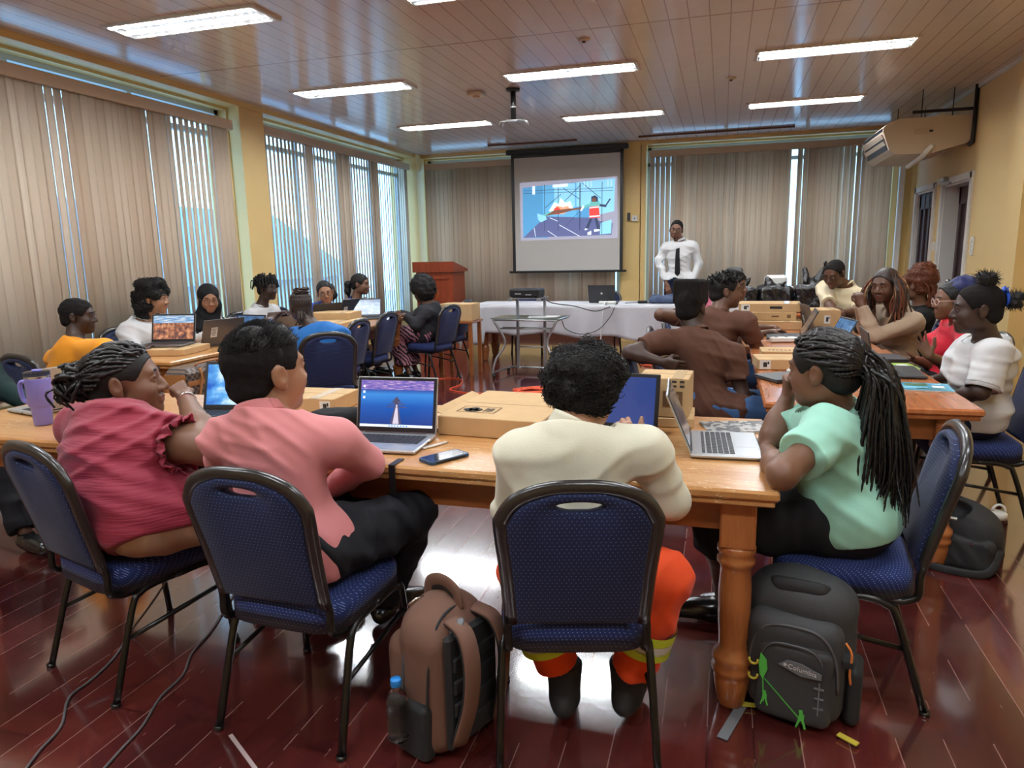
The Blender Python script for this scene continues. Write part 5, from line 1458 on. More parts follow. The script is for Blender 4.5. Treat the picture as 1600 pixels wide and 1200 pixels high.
def man_flattop():
    p = Person('man in a brown T-shirt with a tall flat-top haircut, arm hooked over his chair', (-.10, 4.16, .56), A(1086, 518, 4.16), (.62, .78), head=A(1079, 480, 4.20), look=(.35, .93, -.05), skin='deep', bulk=1.10, sh=.20,
               shl=A(1030, 535, 4.10), shr=A(1146, 556, 4.14), elbow=(A(984, 551, 3.98), A(1160, 618, 4.12)), wrist=(A(1036, 566, 3.95), A(1192, 632, 4.30)), hand=(((.9, .2, -.3), (0, 1, 0)), ((1, .2, -.1), (0, 0, -1))), handargs=({}, dict(curl=.5)),
               knee=((.32, 4.40, .53), (.36, 4.14, .53)), ankle=((.34, 4.46, .1), (.38, 4.10, .1)), res=.006, hsc=.98)
    p.body('hair_short'); p.shirt('shirt_brown', .55, g=.012, collar=.022, wr=(.009, 58), seed=41, hem=-.12, lap=.30, wdir=(.5, 0, 1)); p.pants('jeans', seed=6); p.shoes('shoe_black')
    v = p.capvol(.008); v.box(p.L(0, -.008, .092), V(.082, .088, .072) * p.hsc, p.RH, .022, .01); v.disp(lumps(.0015, 170, 1)); p.hairline(v, .090, .060, -.072)
    vol_obj(v, 'hair', 'hair_short', p.o, p.org, .005)
def twists(p, n, lmin, lmax, r, mat, thmax=1.35, droop=.5, seed=1, base=True, knot=1.5, front=True):
    rs = np.random.RandomState(seed); L_ = []; R_ = []
    if base:
        v = p.capvol(.006); p.hairline(v, .078, .060, -.07); h = vol_obj(v, 'hair', mat, p.o, p.org, .006)
    else: h = p.o
    for k in range(n):
        th = math.sqrt(rs.rand()) * thmax; ph = rs.uniform(-PI, PI)
        if not front and abs(ph) < .8 and th > .7: continue
        if abs(ph) < .9: th = min(th, .85)
        a = scalp(p, th, ph, .0); n_ = nrm(a - p.L(0, -.01, .0)); l = rs.uniform(lmin, lmax)
        m = a + n_ * l * .45 + rs.randn(3) * .004; e = a + n_ * l * (.85 - droop * .4) - V(0, 0, l * droop) + rs.randn(3) * .006
        L_.append(braids_line(a, [m, e], 10)); R_.append(np.linspace(r, r * .7, len(L_[-1])))
    strands('twists', L_, R_, mat, h, p.org, 5, knot=knot); return h
def man_twists():
    p = Person('man in a brown T-shirt with short twists, looking right', (-.06, 5.24, .56), A(1122, 486, 5.22), (.85, .5), head=A(1133, 455, 5.26), look=(.97, .18, .0), skin='mid', bulk=1.15, sh=.19,
               shl=A(1088, 500, 5.35), shr=A(1166, 505, 5.12), elbow=(A(1032, 492, 5.15), A(1184, 546, 5.20)), wrist=(A(1075, 500, 5.3), A(1150, 556, 5.52)), hand=(((1, .2, 0), (0, 0, -1)), ((-.6, .7, 0), (0, 0, -1))),
               res=.007, hsc=1.04)
    p.body('hair_black'); p.shirt('shirt_brown', .62, g=.014, collar=.022, seed=42, hem=-.10); p.pants('jeans', seed=8); p.shoes('shoe_black')
    twists(p, 170, .02, .045, .0065, 'hair_black', droop=.1, seed=4)
def man_hidden():
    p = Person('person with a dark curly fade mostly hidden behind the man with short twists', (-.02, 6.05, .56), (.04, 6.05, 1.07), (1, .1), head=A(1146, 448, 6.05), look=(.9, -.4, 0), skin='mid', res=.009)
    p.body('hair_black', legs=True); p.shirt('shirt_white', .6, seed=43); p.pants('trousers_black'); p.shoes('shoe_black'); p.hair_big([((0, 0, .07), .09)], 'hair_black', (.008, 70))
def presenter():
    Y = 9.98; c = 1.06
    N = A(1062, 380, Y); x0 = N[0]
    pel = (x0 + .01, Y - .01, 1.02)
    p = Person('man standing at the front in a white shirt and dark tie, hands in his pockets', pel, (N[0], Y + .01, 1.56), (-.15, -1), head=A(1057, 359, Y - .03), look=(-.05, -1, -.08), hroll=.12, skin='brown', sc=c, sh=.172, hsc=1.06, res=.007,
               elbow=(A(1092, 412, Y), A(1029, 408, Y)), wrist=(A(1082, 440, Y - .10), A(1042, 445, Y - .10)), hand=(((.3, -.2, -1), (0, 1, 0)), ((.3, -.2, -1), (0, 1, 0))),
               knee=((x0 + .12, Y - .03, .54), (x0 - .12, Y - .03, .54)), ankle=((x0 + .13, Y, .10), (x0 - .13, Y, .10)))
    # the facing is towards the camera, so left and right swap
    o = p.body('hair_short', glasses=True)
    v = Vol(); 
    p.shirt('shirt_white', (1.93, 1.93), g=.012, wr=(.009, 50), seed=51, collar=.05, hem=.02); p.pants('trousers_navy', upto=1.95, top=.06); p.shoes('shoe_black')
    p.hair_cap('hair_short', .004, front=.074, z=.072)
    v = Vol(); q = p.L(0, .070, -.088); v.cap(p.L(-.03, .062, -.085), p.L(.03, .062, -.085), .016, k=.02); v.cap(p.L(0, .082, -.088), p.L(0, .080, -.104), .014, k=.015); vol_obj(v, 'beard', 'hair_short', o, p.org, .005)
    b = MB(); f = p.fw; n = p.N + f * .088 - p.up * .030 - p.org; R = p.rt
    def T(i, j):
        wd = (.022 - .008 * math.exp(-((j - .08) / .05) ** 2)) if j > .1 else .026
        wd = .020 + .018 * j if j > .08 else .024
        if j > .93: wd *= max(.05, (1 - j) / .07)
        dz = .44 * j
        fwd = .060 * math.sin(min(1, j * 2.2) * PI * .5)
        return Vector(n - p.up * dz + f * fwd + R * (i - .5) * 2 * wd)
    b.grid(T, 2, 24); t = b.build('necktie', 'cloth_black', o); md = t.modifiers.new('t', 'SOLIDIFY'); md.thickness = .006
    b = MB(); c_ = p.P + p.up * .045 - p.org
    b.tube([Vector(c_ + p.rt * math.cos(a) * .172 + f * math.sin(a) * .130) for a in np.linspace(0, 2 * PI, 33)[:-1]], .018, n=6, closed=True, flat=(.35, 1)); b.build('belt', 'shoe_black', o)
def man_tee():
    p = Person('man in a cream T-shirt with glasses looking down, at the far right table end', (1.03, 7.42, .56), A(1322, 446, 7.36), (-.45, -.9), head=A(1304, 428, 7.24), look=(-.55, -.75, -.38), skin='mid', bulk=1.15, sh=.19, hsc=1.06, res=.007,
               elbow=(A(1338, 488, 7.05), A(1296, 478, 7.10)), wrist=(A(1310, 489, 6.92), A(1302, 482, 6.92)), hand=(((-.9, -.3, 0), (0, 0, -1)), ((.6, -.6, -.1), (0, 0, -1))))
    p.body('hair_short', glasses=True); p.shirt('shirt_tee_cream', .85, g=.016, collar=.02, seed=61); p.pants('jeans'); p.shoes(); p.hair_cap('hair_short', .003)
def woman_beige():
    p = Person('woman in a beige top and plaid skirt with long auburn braids, hands clasped', (1.30, 6.02, .57), A(1405, 487, 5.90), (-.93, -.36), head=A(1383, 446, 5.82), look=(-.62, -.78, -.12), skin='mid', bulk=1.12, sh=.18, fem=True, hsc=1.05, res=.007,
               shl=A(1428, 505, 5.72), shr=A(1372, 492, 6.05), elbow=(A(1368, 526, 5.62), A(1352, 510, 5.90)), wrist=(A(1346, 476, 5.68), A(1342, 474, 5.78)), hand=(((-.25, .0, 1), (.2, 1, 0)), ((-.1, -.3, 1), (-.1, -1, 0))), handargs=(dict(curl=1.2), dict(curl=1.2)))
    o = p.body('hair_black'); p.shirt('shirt_beige', 1.93, g=.012, collar=.02, seed=62, hem=.0); p.skirt('plaid', 1.1); p.shoes()
    rs = np.random.RandomState(5); v = p.capvol(.006); p.hairline(v, .074, .062, -.08); h = vol_obj(v, 'hair', 'hair_brown', o, p.org, .006)
    for mat, nm, n in (('hair_auburn', 'auburn_braids', 70), ('hair_brown', 'dark_braids', 60), ('hair_blond', 'blond_braids', 10)):
        L_ = []; R_ = []
        for k in range(n):
            sd = rs.choice((-1, 1)); a = scalp(p, rs.uniform(.1, 1.0), sd * rs.uniform(.5, 2.8), .004); x = sd * rs.uniform(.080, .125); y = rs.uniform(-.06, .075)
            m = p.L(x, y, -.01); e = p.L(x * 1.08 + rs.randn() * .012, y + .03 * rs.rand(), -.13); q = p.L(x * 1.05 + rs.randn() * .03, y + rs.uniform(.0, .06), -.24 - .06 * rs.rand())
            L_.append(braids_line(a, [m, e, q], 30)); R_.append(.0060)
        strands(nm, L_, R_, mat, h, p.org, 5, knot=1.3)
def woman_bun():
    p = Person('person in a black top with curly auburn hair tied high, behind the beige top', (1.54, 6.62, .56), A(1442, 478, 6.62), (-1, .1), head=A(1432, 446, 6.60), look=(-.8, .6, 0), skin='brown', fem=True, res=.009, hsc=1.05)
    o = p.body('hair_brown'); p.shirt('cloth_black', 1.9, seed=63); p.pants('trousers_black'); p.shoes()
    h = p.hair_big([((0, -.045, .10), .085), ((0, -.08, .06), .07)], 'hair_auburn', (.006, 80), curls=700, curl_r=.012, curl_w=.003, res=.007)
    rs = np.random.RandomState(9); L_ = []
    for k in range(40):
        a = p.L(rs.randn() * .03, -.09, .03); L_.append(braids_line(a, [a + (.03, rs.randn() * .03, -.05), a + (.05 + rs.randn() * .02, rs.randn() * .05, -.2)], 16))
    strands('braids', L_, [.005] * 40, 'hair_auburn', h, p.org, 5, knot=1.2)
def woman_red():
    p = Person('woman in a red top with pale glasses, gesturing with both hands', (1.40, 5.08, .56), A(1506, 506, 5.02), (-1, -.1), head=A(1489, 470, 4.94), look=(-.96, -.10, -.02), skin='brown', fem=True, res=.007, bulk=1.1,
               shl=A(1518, 520, 4.82), shr=A(1492, 512, 5.20), elbow=(A(1494, 578, 4.70), A(1468, 575, 5.10)), wrist=(A(1452, 556, 4.52), A(1432, 562, 4.95)), hand=(((-.55, 0, .85), (0, -1, .2)), ((-1, -.1, .12), (0, 0, 1))), handargs=(dict(curl=.15, spread=.35, thumb=-.2), dict(curl=.3)))
    mk('glasses_pale', (.75, .55, .5), .3)
    o = p.body('hair_black', glasses='glasses_pale'); p.shirt('shirt_red', .7, g=.016, collar=.02, seed=64); p.skirt('cloth_black', 1.2); p.shoes(); p.hair_cap('hair_black', .005)
    mk('scarf_blue', (.012, .018, .10), .6)
    v = Vol(); v.ell(p.L(0, -.03, .075), V(.082, .085, .055), p.RH, .02); v.ell(p.L(0, -.06, .11), V(.06, .06, .05), p.RH, .02); v.disp(lumps(.006, 70)); v.plane(p.L(0, .05, .04), p.RH @ V(0, .5, -1)); vol_obj(v, 'head_scarf', 'scarf_blue', o, p.org, .007)
def girl_white():
    p = Person('girl in a white collared school blouse with a blue ribbon in her hair', (1.29, 4.14, .57), A(1546, 536, 4.06), (-1, .0), head=A(1527, 483, 4.04), look=(-.99, .05, -.04), skin='deep', fem=True, bulk=1.05, sh=.175, hsc=1.04, res=.006,
               shl=A(1552, 556, 3.88), shr=A(1512, 548, 4.24), elbow=(A(1532, 612, 3.82), A(1490, 590, 4.25)), wrist=(A(1478, 622, 3.98), A(1462, 592, 4.35)), hand=(((-1, .2, .05), (0, 0, -1)), ((-1, 0, 0), (0, 0, -1))))
    o = p.body('hair_short'); p.shirt('shirt_white', .80, g=.022, wr=(.010, 44), seed=71, collar=False, hem=-.02, wdir=(.4, 0, 1)); p.skirt('trousers_navy', 1.1, .016); p.shoes()
    # flat sailor-style collar
    b = MB()
    def cf(u, w):
        a = -PI * .5 + 2 * PI * u; rad = .070 + .075 * w; z = .0 - .045 * w ** 1.3 - .012 * abs(math.sin(a)) * 0
        return Vector(p.N + p.RB @ V(math.cos(a) * rad * 1.25, math.sin(a) * rad * .95, z + .006) - p.org)
    b.grid(cf, 40, 6); q = b.build('collar', 'shirt_white', o); md = q.modifiers.new('t', 'SOLIDIFY'); md.thickness = .004
    for i in (0, 1):
        S, E = p.S[i], p.el[i]; ax = nrm(E - S); R = rmat(np.cross(ax, V(0, 0, 1)), ax); c_ = S + (E - S) * .72 - p.org
        b = MB(); b.grid(lambda u, w: Vector(c_ + ax * .04 * w + R @ V(math.cos(u * 6.2832) * .073, math.sin(u * 6.2832) * .073, 0)), 28, 1); q = b.build('sleeve_cuff', 'shirt_white', o); md = q.modifiers.new('t', 'SOLIDIFY'); md.thickness = .006
    h = p.hair_cap('hair_short', .005, (.001, 180), .074, .064)
    for c_, r in (((0, -.035, .138), .044), ((0, -.150, .035), .040)):
        v = Vol(); v.ell(p.L(*c_), r, p.RH); v.disp(lumps(.006, 110, 2)); vs, fs = vol_mesh(v, .005); q = np_obj('hair_puff', vs, fs, 'hair_black', h, p.org)
        rs = np.random.RandomState(1); L_ = []
        for k in rs.choice(len(vs), 260): n_ = nrm(vs[k] - p.L(*c_)) + rs.randn(3) * .3; L_.append(np.array([vs[k], vs[k] + n_ * .008, vs[k] + n_ * .018 + rs.randn(3) * .003]))
        strands('frizz', L_, [[.0016, .0012, .0004]] * 260, 'hair_black', h, p.org, 3)
    b = MB()
    for s_ in (-1, 1): b.tube([Vector(p.L(0, -.112, .060) - p.org), Vector(p.L(s_ * .02, -.118, .080) - p.org), Vector(p.L(s_ * .03, -.112, .100) - p.org), Vector(p.L(s_ * .008, -.106, .085) - p.org), Vector(p.L(0, -.112, .06) - p.org)], .009, n=6, flat=(.4, 1.3))
    b.tube([Vector(p.L(math.sin(a) * .03, -.118, .045 + math.cos(a) * .03) - p.org) for a in np.linspace(0, 6.28, 18)[:-1]], .008, n=6, closed=True)
    b.build('ribbon', 'ribbon_blue', h)
def boy_orange():
    p = Person('boy in an orange shirt with cropped hair looking right', (-4.22, 3.60, .57), A(118, 535, 3.66), (.25, 1), head=A(122, 494, 3.72), look=(.88, .48, -.04), skin='deep', res=.006, hsc=1.0, bulk=1.02, sh=.18,
               shl=A(88, 560, 3.72), shr=A(162, 548, 3.58), elbow=(A(90, 600, 3.88), A(190, 590, 3.84)), wrist=((-4.34, 4.14, .80), (-4.06, 4.14, .80)))
    p.body('hair_short'); p.shirt('shirt_orange', .7, g=.014, collar=.03, seed=81); p.pants('trousers_black'); p.shoes(); p.hair_cap('hair_short', .005, front=.080, z=.055)
def man_curly():
    p = Person('man in a white shirt with shoulder-length black curly hair', (-4.72, 4.86, .57), A(222, 500, 4.84), (.95, .1), head=A(240, 466, 4.90), look=(.93, .30, -.06), skin='tan', res=.006, bulk=1.15, sh=.195, hsc=1.10,
               shl=A(250, 510, 5.1), shr=A(198, 520, 4.66), elbow=(A(285, 545, 5.1), A(215, 560, 4.6)), wrist=((-4.18, 4.98, .82), (-4.20, 4.70, .82)), hand=(((1, -.2, 0), (0, 0, -1)), ((1, .2, 0), (0, 0, -1))))
    p.body('hair_black'); p.shirt('shirt_white', (1.9, 1.9), g=.016, seed=82, collar=.045, wr=(.009, 44)); p.pants('trousers_black'); p.shoes()
    p.hair_big([((0, -.03, .06), .098), ((0, -.075, -.01), .080), ((.055, -.045, -.05), .058), ((-.055, -.045, -.05), .058), ((0, -.085, -.075), .065), ((.04, .02, .085), .055), ((-.04, .02, .085), .055), ((.06, -.06, -.10), .05), ((-.06, -.06, -.10), .05)], 'hair_black', (.013, 48), True, .10, .045, -.16, curls=1500, curl_r=.011, curl_w=.0028, res=.006)
def woman_hijab():
    p = Person('woman in a black headscarf and black and white patterned blouse with glasses', (-4.70, 5.56, .57), A(318, 500, 5.52), (.9, -.3), head=A(326, 466, 5.50), look=(.72, -.62, -.22), skin='tan', res=.006, fem=True, hsc=1.04,
               elbow=(A(372, 522, 5.8), A(290, 540, 5.3)), wrist=((-4.30, 5.55, .82), (-4.32, 5.42, .82)), hand=(((.8, -.6, 0), (0, 0, -1)), ((.9, -.3, 0), (0, 0, -1))))
    o = p.body('hair_black', glasses=True); p.shirt('blouse_print', (1.85, 1.85), g=.016, seed=83, collar=False); p.skirt('cloth_black', 1.6); p.shoes()
    v = Vol(); v.ell(p.L(0, -.022, .030), V(.094, .118, .102), p.RH, .03); v.ell(p.L(0, -.01, -.06), V(.086, .098, .085), p.RH, .04)
    v.ell(p.N + p.fw * .02 + V(0, 0, .035), V(.105, .095, .07), p.RB, .05); v.ell(p.N + p.fw * .06 - V(0, 0, .045), V(.135, .085, .085), p.RB, .05); v.cap(p.L(-.06, -.04, -.08), p.N - p.rt * .05 - V(0, 0, .02), .06, .09, .04)
    v.disp(wrinkle(.009, 34, 5, (.3, 0, 1))); v.sub(p.L(0, .105, -.022), V(.060, .090, .088), p.RH, .012)
    vol_obj(v, 'headscarf', 'cloth_black', o, p.org, .006)
def man_dreads():
    p = Person('man in a white T-shirt with short dreadlocks and glasses, against the yellow column', (-4.66, 6.42, .57), A(408, 478, 6.40), (1, -.1), head=A(417, 451, 6.42), look=(.99, .0, -.02), skin='deep', res=.007,
               elbow=(None, None), wrist=((-4.1, 6.5, .8), (-4.1, 6.3, .8)))
    p.body('hair_black', glasses=True); p.shirt('shirt_white', .7, seed=84, collar=.02); p.pants('trousers_black'); p.shoes(); twists(p, 150, .06, .12, .0078, 'hair_black', droop=.75, seed=6)
    one('lanyard', 'cloth_black', lambda b: b.tube([Vector(p.N - p.org + p.RB @ V(*q)) for q in ((-.06, .0, .0), (-.05, .09, -.06), (0, .135, -.20), (.05, .09, -.06), (.06, 0, 0))], .005, n=4), p.o)
def woman_blueback():
    p = Person('woman in a bright blue top with a braided topknot, her back to the camera', (-3.06, 4.98, .57), A(492, 512, 4.96), (-.62, .78), head=A(470, 480, 5.02), look=(-.80, .60, -.05), skin='deep', res=.006, fem=True, bulk=1.2, sh=.19,
               shl=A(452, 528, 4.98), shr=A(532, 524, 5.05), elbow=(A(410, 510, 5.05), A(540, 560, 5.25)), wrist=(A(432, 494, 5.2), (-3.30, 5.50, .80)), hand=(((.8, .2, .5), (0, 0, -1)), ((-.8, .5, 0), (0, 0, -1))))
    o = p.body('hair_black'); p.shirt('shirt_blue', .8, g=.016, collar=.02, seed=85); p.pants('trousers_black'); p.shoes()
    v = p.capvol(.010); p.hairline(v, .082, .055, -.075); h = vol_obj(v, 'hair', 'hair_brown', o, p.org, .006); rs = np.random.RandomState(7); L_ = []; bun = V(0, -.045, .115)
    for k in range(52):
        ph = -PI + 2 * PI * k / 52; L_.append(braids_line(scalp(p, 1.35 if abs(ph) > 1.2 else 1.0, ph, .006), [scalp(p, .8, ph, .014), p.L(*(bun + rs.randn(3) * .014))], 16))
    for k in range(34):
        c_ = bun + V(0, 0, .012); r = rs.uniform(.035, .058); a0 = rs.rand() * 6.28; t = np.linspace(a0, a0 + 4, 14); tl = rs.uniform(-.5, .5)
        L_.append(np.array([p.L(*(c_ + V(r * math.cos(x), r * math.sin(x), tl * .03 * math.cos(x) + rs.uniform(-.02, .02) * 0 + (k % 5 - 2) * .009))) for x in t]))
    for k in range(26):
        a = p.L(rs.uniform(-.07, .07), -.10, -.03); L_.append(braids_line(a, [a + (rs.randn() * .01, -.01, -.05), a + (rs.randn() * .02, -.005, -.11)], 10))
    strands('braids', L_, [.0065] * len(L_), 'hair_brown', h, p.org, 5, knot=1.4)
def woman_scrubs():
    p = Person('woman in royal blue scrubs with glasses leaning on the left table', (-4.58, 7.05, .57), A(512, 478, 7.0), (.9, -.35), head=A(508, 457, 6.92), look=(.55, -.8, -.12), hroll=-.15, skin='tan', res=.008, fem=True, hsc=1.06)
    o = p.body('hair_black', glasses=True); p.shirt('shirt_royal', .8, seed=86, collar=.02, neckdrop=.02); p.pants('shirt_royal'); p.shoes(); h = p.hair_cap('hair_black', .006)
    v = Vol(); v.ell(p.L(-.05, -.10, .0), .070, p.RH); v.ell(p.L(-.07, -.08, -.06), .05, p.RH); v.disp(lumps(.008, 70)); vol_obj(v, 'hair_puff', 'hair_black', h, p.org, .008)
def woman_navy():
    p = Person('woman in a navy top with a black ponytail, in profile by the blue window', (-4.50, 7.74, .57), A(556, 470, 7.7), (1, -.1), head=A(563, 444, 7.72), look=(.97, .1, -.05), skin='brown', res=.008, fem=True, hsc=1.05,
               wrist=((-4.05, 7.6, .86), (-4.08, 7.5, .86)), hand=(((.5, .4, .8), (0, 1, 0)), ((.5, -.2, .9), (0, 1, 0))))
    o = p.body('hair_black'); p.shirt('shirt_navy', .9, seed=87, collar=.02); p.pants('trousers_black'); p.shoes(); h = p.hair_cap('hair_black', .006, (.0008, 90), front=.078, z=.06)
    v = Vol(); v.chain([p.L(0, -.11, .02), p.L(0, -.150, -.01), p.L(0, -.155, -.09), p.L(0, -.14, -.16)], [.022, .040, .036, .012], .02); v.disp(lumps(.003, 90)); vol_obj(v, 'ponytail', 'hair_black', h, p.org, .008)
def woman_grey():
    p = Person('woman in a dark grey jacket and pink patterned skirt with a round afro', (-3.24, 7.52, .57), A(672, 475, 7.48), (-1, .12), head=A(660, 456, 7.48), look=(-.85, .5, -.1), skin='mid', res=.007, fem=True, bulk=1.1, hsc=1.04,
               shl=A(664, 490, 7.30), shr=A(672, 486, 7.64), elbow=(A(650, 508, 7.24), A(650, 500, 7.67)), wrist=(A(632, 492, 7.22), A(622, 488, 7.52)), hand=(((-1, .2, 0), (0, 0, -1)), ((-1, 0, 0), (0, 0, -1))),
               knee=((-3.66, 7.46, .52), (-3.66, 7.66, .52)), ankle=((-3.42, 7.34, .1), (-3.44, 7.56, .1)))
    p.body('hair_black'); p.shirt('jacket_grey', 1.9, g=.020, seed=88, collar=.03, hem=-.08); p.skirt('skirt_print', 1.75, .02); p.shoes()
    p.hair_big([((0, -.02, .065), .135), ((0, -.06, .01), .11)], 'hair_black', (.006, 90), True, .12, .03, -.11, curls=1300, curl_r=.008, curl_w=.0022, res=.007)
def person_edge():
    p = Person('person cut off by the left picture edge in a dark green jacket and black trousers', (-4.12, 2.72, .57), (-4.05, 2.74, 1.07), (1, -.05), skin='mid', res=.008, bulk=1.1, ankle=((-3.42, 2.74, .1), (-3.36, 2.54, .1)),
               knee=((-3.60, 2.86, .52), (-3.60, 2.62, .52)), wrist=((-3.55, 2.85, .68), (-3.55, 2.62, .68)))
    p.body('hair_short'); p.shirt('jacket_green', 1.9, g=.022, seed=89, collar=.05); p.pants('trousers_black'); p.shoes('shoe_black'); p.hair_cap()
import time as _t
for f_ in (woman_burgundy, boy_pink, man_cream, woman_mint, man_flattop, man_twists, man_hidden, presenter, man_tee, woman_beige, woman_bun, woman_red, girl_white, boy_orange, man_curly, woman_hijab, man_dreads, woman_blueback, woman_scrubs, woman_navy, woman_grey, person_edge):
    t0_ = _t.time(); f_(); print('built', f_.__name__, round(_t.time() - t0_, 1))
# ------------------------------------------------------------------ laptops, boxes and small things
TZ = TOP + .0015
def scr(nm, c, s=1.0): return mk(nm, c, .3, emit=(c, s))
def pic_mat(nm, fn, strength=1.0):
    q = NB(nm); c = fn(q); q.b.inputs['Base Color'].default_value = (.01, .01, .01, 1); q.set(Roughness=.15)
    q.l.new(c, q.b.inputs['Emission Color']); q.b.inputs['Emission Strength'].default_value = strength
def pm_pier(q):
    X = q.xyz('Generated'); g = q.ramp(X[2], [(0, (.0, .035, .22)), (.45, (.005, .10, .48)), (.70, (.04, .26, .72)), (.78, (.03, .10, .42))])
    sky = q.ramp(q.noise(9, 4, vec=q.tc.outputs['Generated'], sc=(1.2, 1, 5)), [(.35, (.05, .07, .40)), (.55, (.32, .20, .55)), (.7, (.75, .55, .70))])
    glow = q.math('MULTIPLY', q.math('SUBTRACT', 1.0, q.math('MULTIPLY', q.math('ABSOLUTE', q.math('SUBTRACT', X[0], .5)), 3.0)), .35)
    c = q.mix(q.math('GREATER_THAN', X[2], .80), g, sky); return q.mix(q.math('MAXIMUM', glow, 0.0), c, (.15, .45, .85), 'ADD') if False else c
def pm_fog(q):
    n = q.noise(3.2, 4, vec=q.tc.outputs['Generated']); X = q.xyz('Generated')
    return q.ramp(q.math('ADD', n, q.math('MULTIPLY', q.math('ABSOLUTE', q.math('SUBTRACT', X[0], .5)), -.45)), [(.2, (.02, .12, .55)), (.38, (.12, .42, .85)), (.50, (.62, .85, 1.0))])
def pm_canyon(q):
    X = q.xyz('Generated'); n = q.noise(6, 5, vec=q.tc.outputs['Generated'], sc=(1.6, 1, .8)); sky = q.ramp(q.noise(5, 3, vec=q.tc.outputs['Generated'], sc=(1, 1, 4)), [(.4, (.12, .30, .58)), (.65, (.70, .76, .80))])
    land = q.ramp(n, [(.35, (.06, .04, .06)), (.5, (.34, .12, .06)), (.66, (.72, .34, .18))]); return q.mix(q.math('GREATER_THAN', X[2], .68), land, sky)
def pm_dark(q): return q.ramp(q.noise(4, 3, vec=q.tc.outputs['Generated']), [(.3, (.02, .02, .03)), (.7, (.10, .085, .08))])
def pm_blue(q): return q.mix(q.noise(1.5, 1), (.022, .045, .19), (.03, .06, .24))
def pm_mix(q): return q.ramp(q.noise(5, 4, vec=q.tc.outputs['Generated']), [(.3, (.02, .06, .16)), (.55, (.08, .18, .36)), (.75, (.4, .5, .6))])
for nm, f_ in (('screen_pier', pm_pier), ('screen_fog', pm_fog), ('screen_canyon', pm_canyon), ('screen_dark', pm_dark), ('screen_blue', pm_blue), ('screen_mixed', pm_mix)): pic_mat(nm, f_, .42 if nm != 'screen_dark' else .4)
mk('bezel', (.012, .012, .013), .35); mk('label_white', (.72, .72, .70), .6); mk('dark_gloss', (.02, .022, .03), .12, coat=.5)
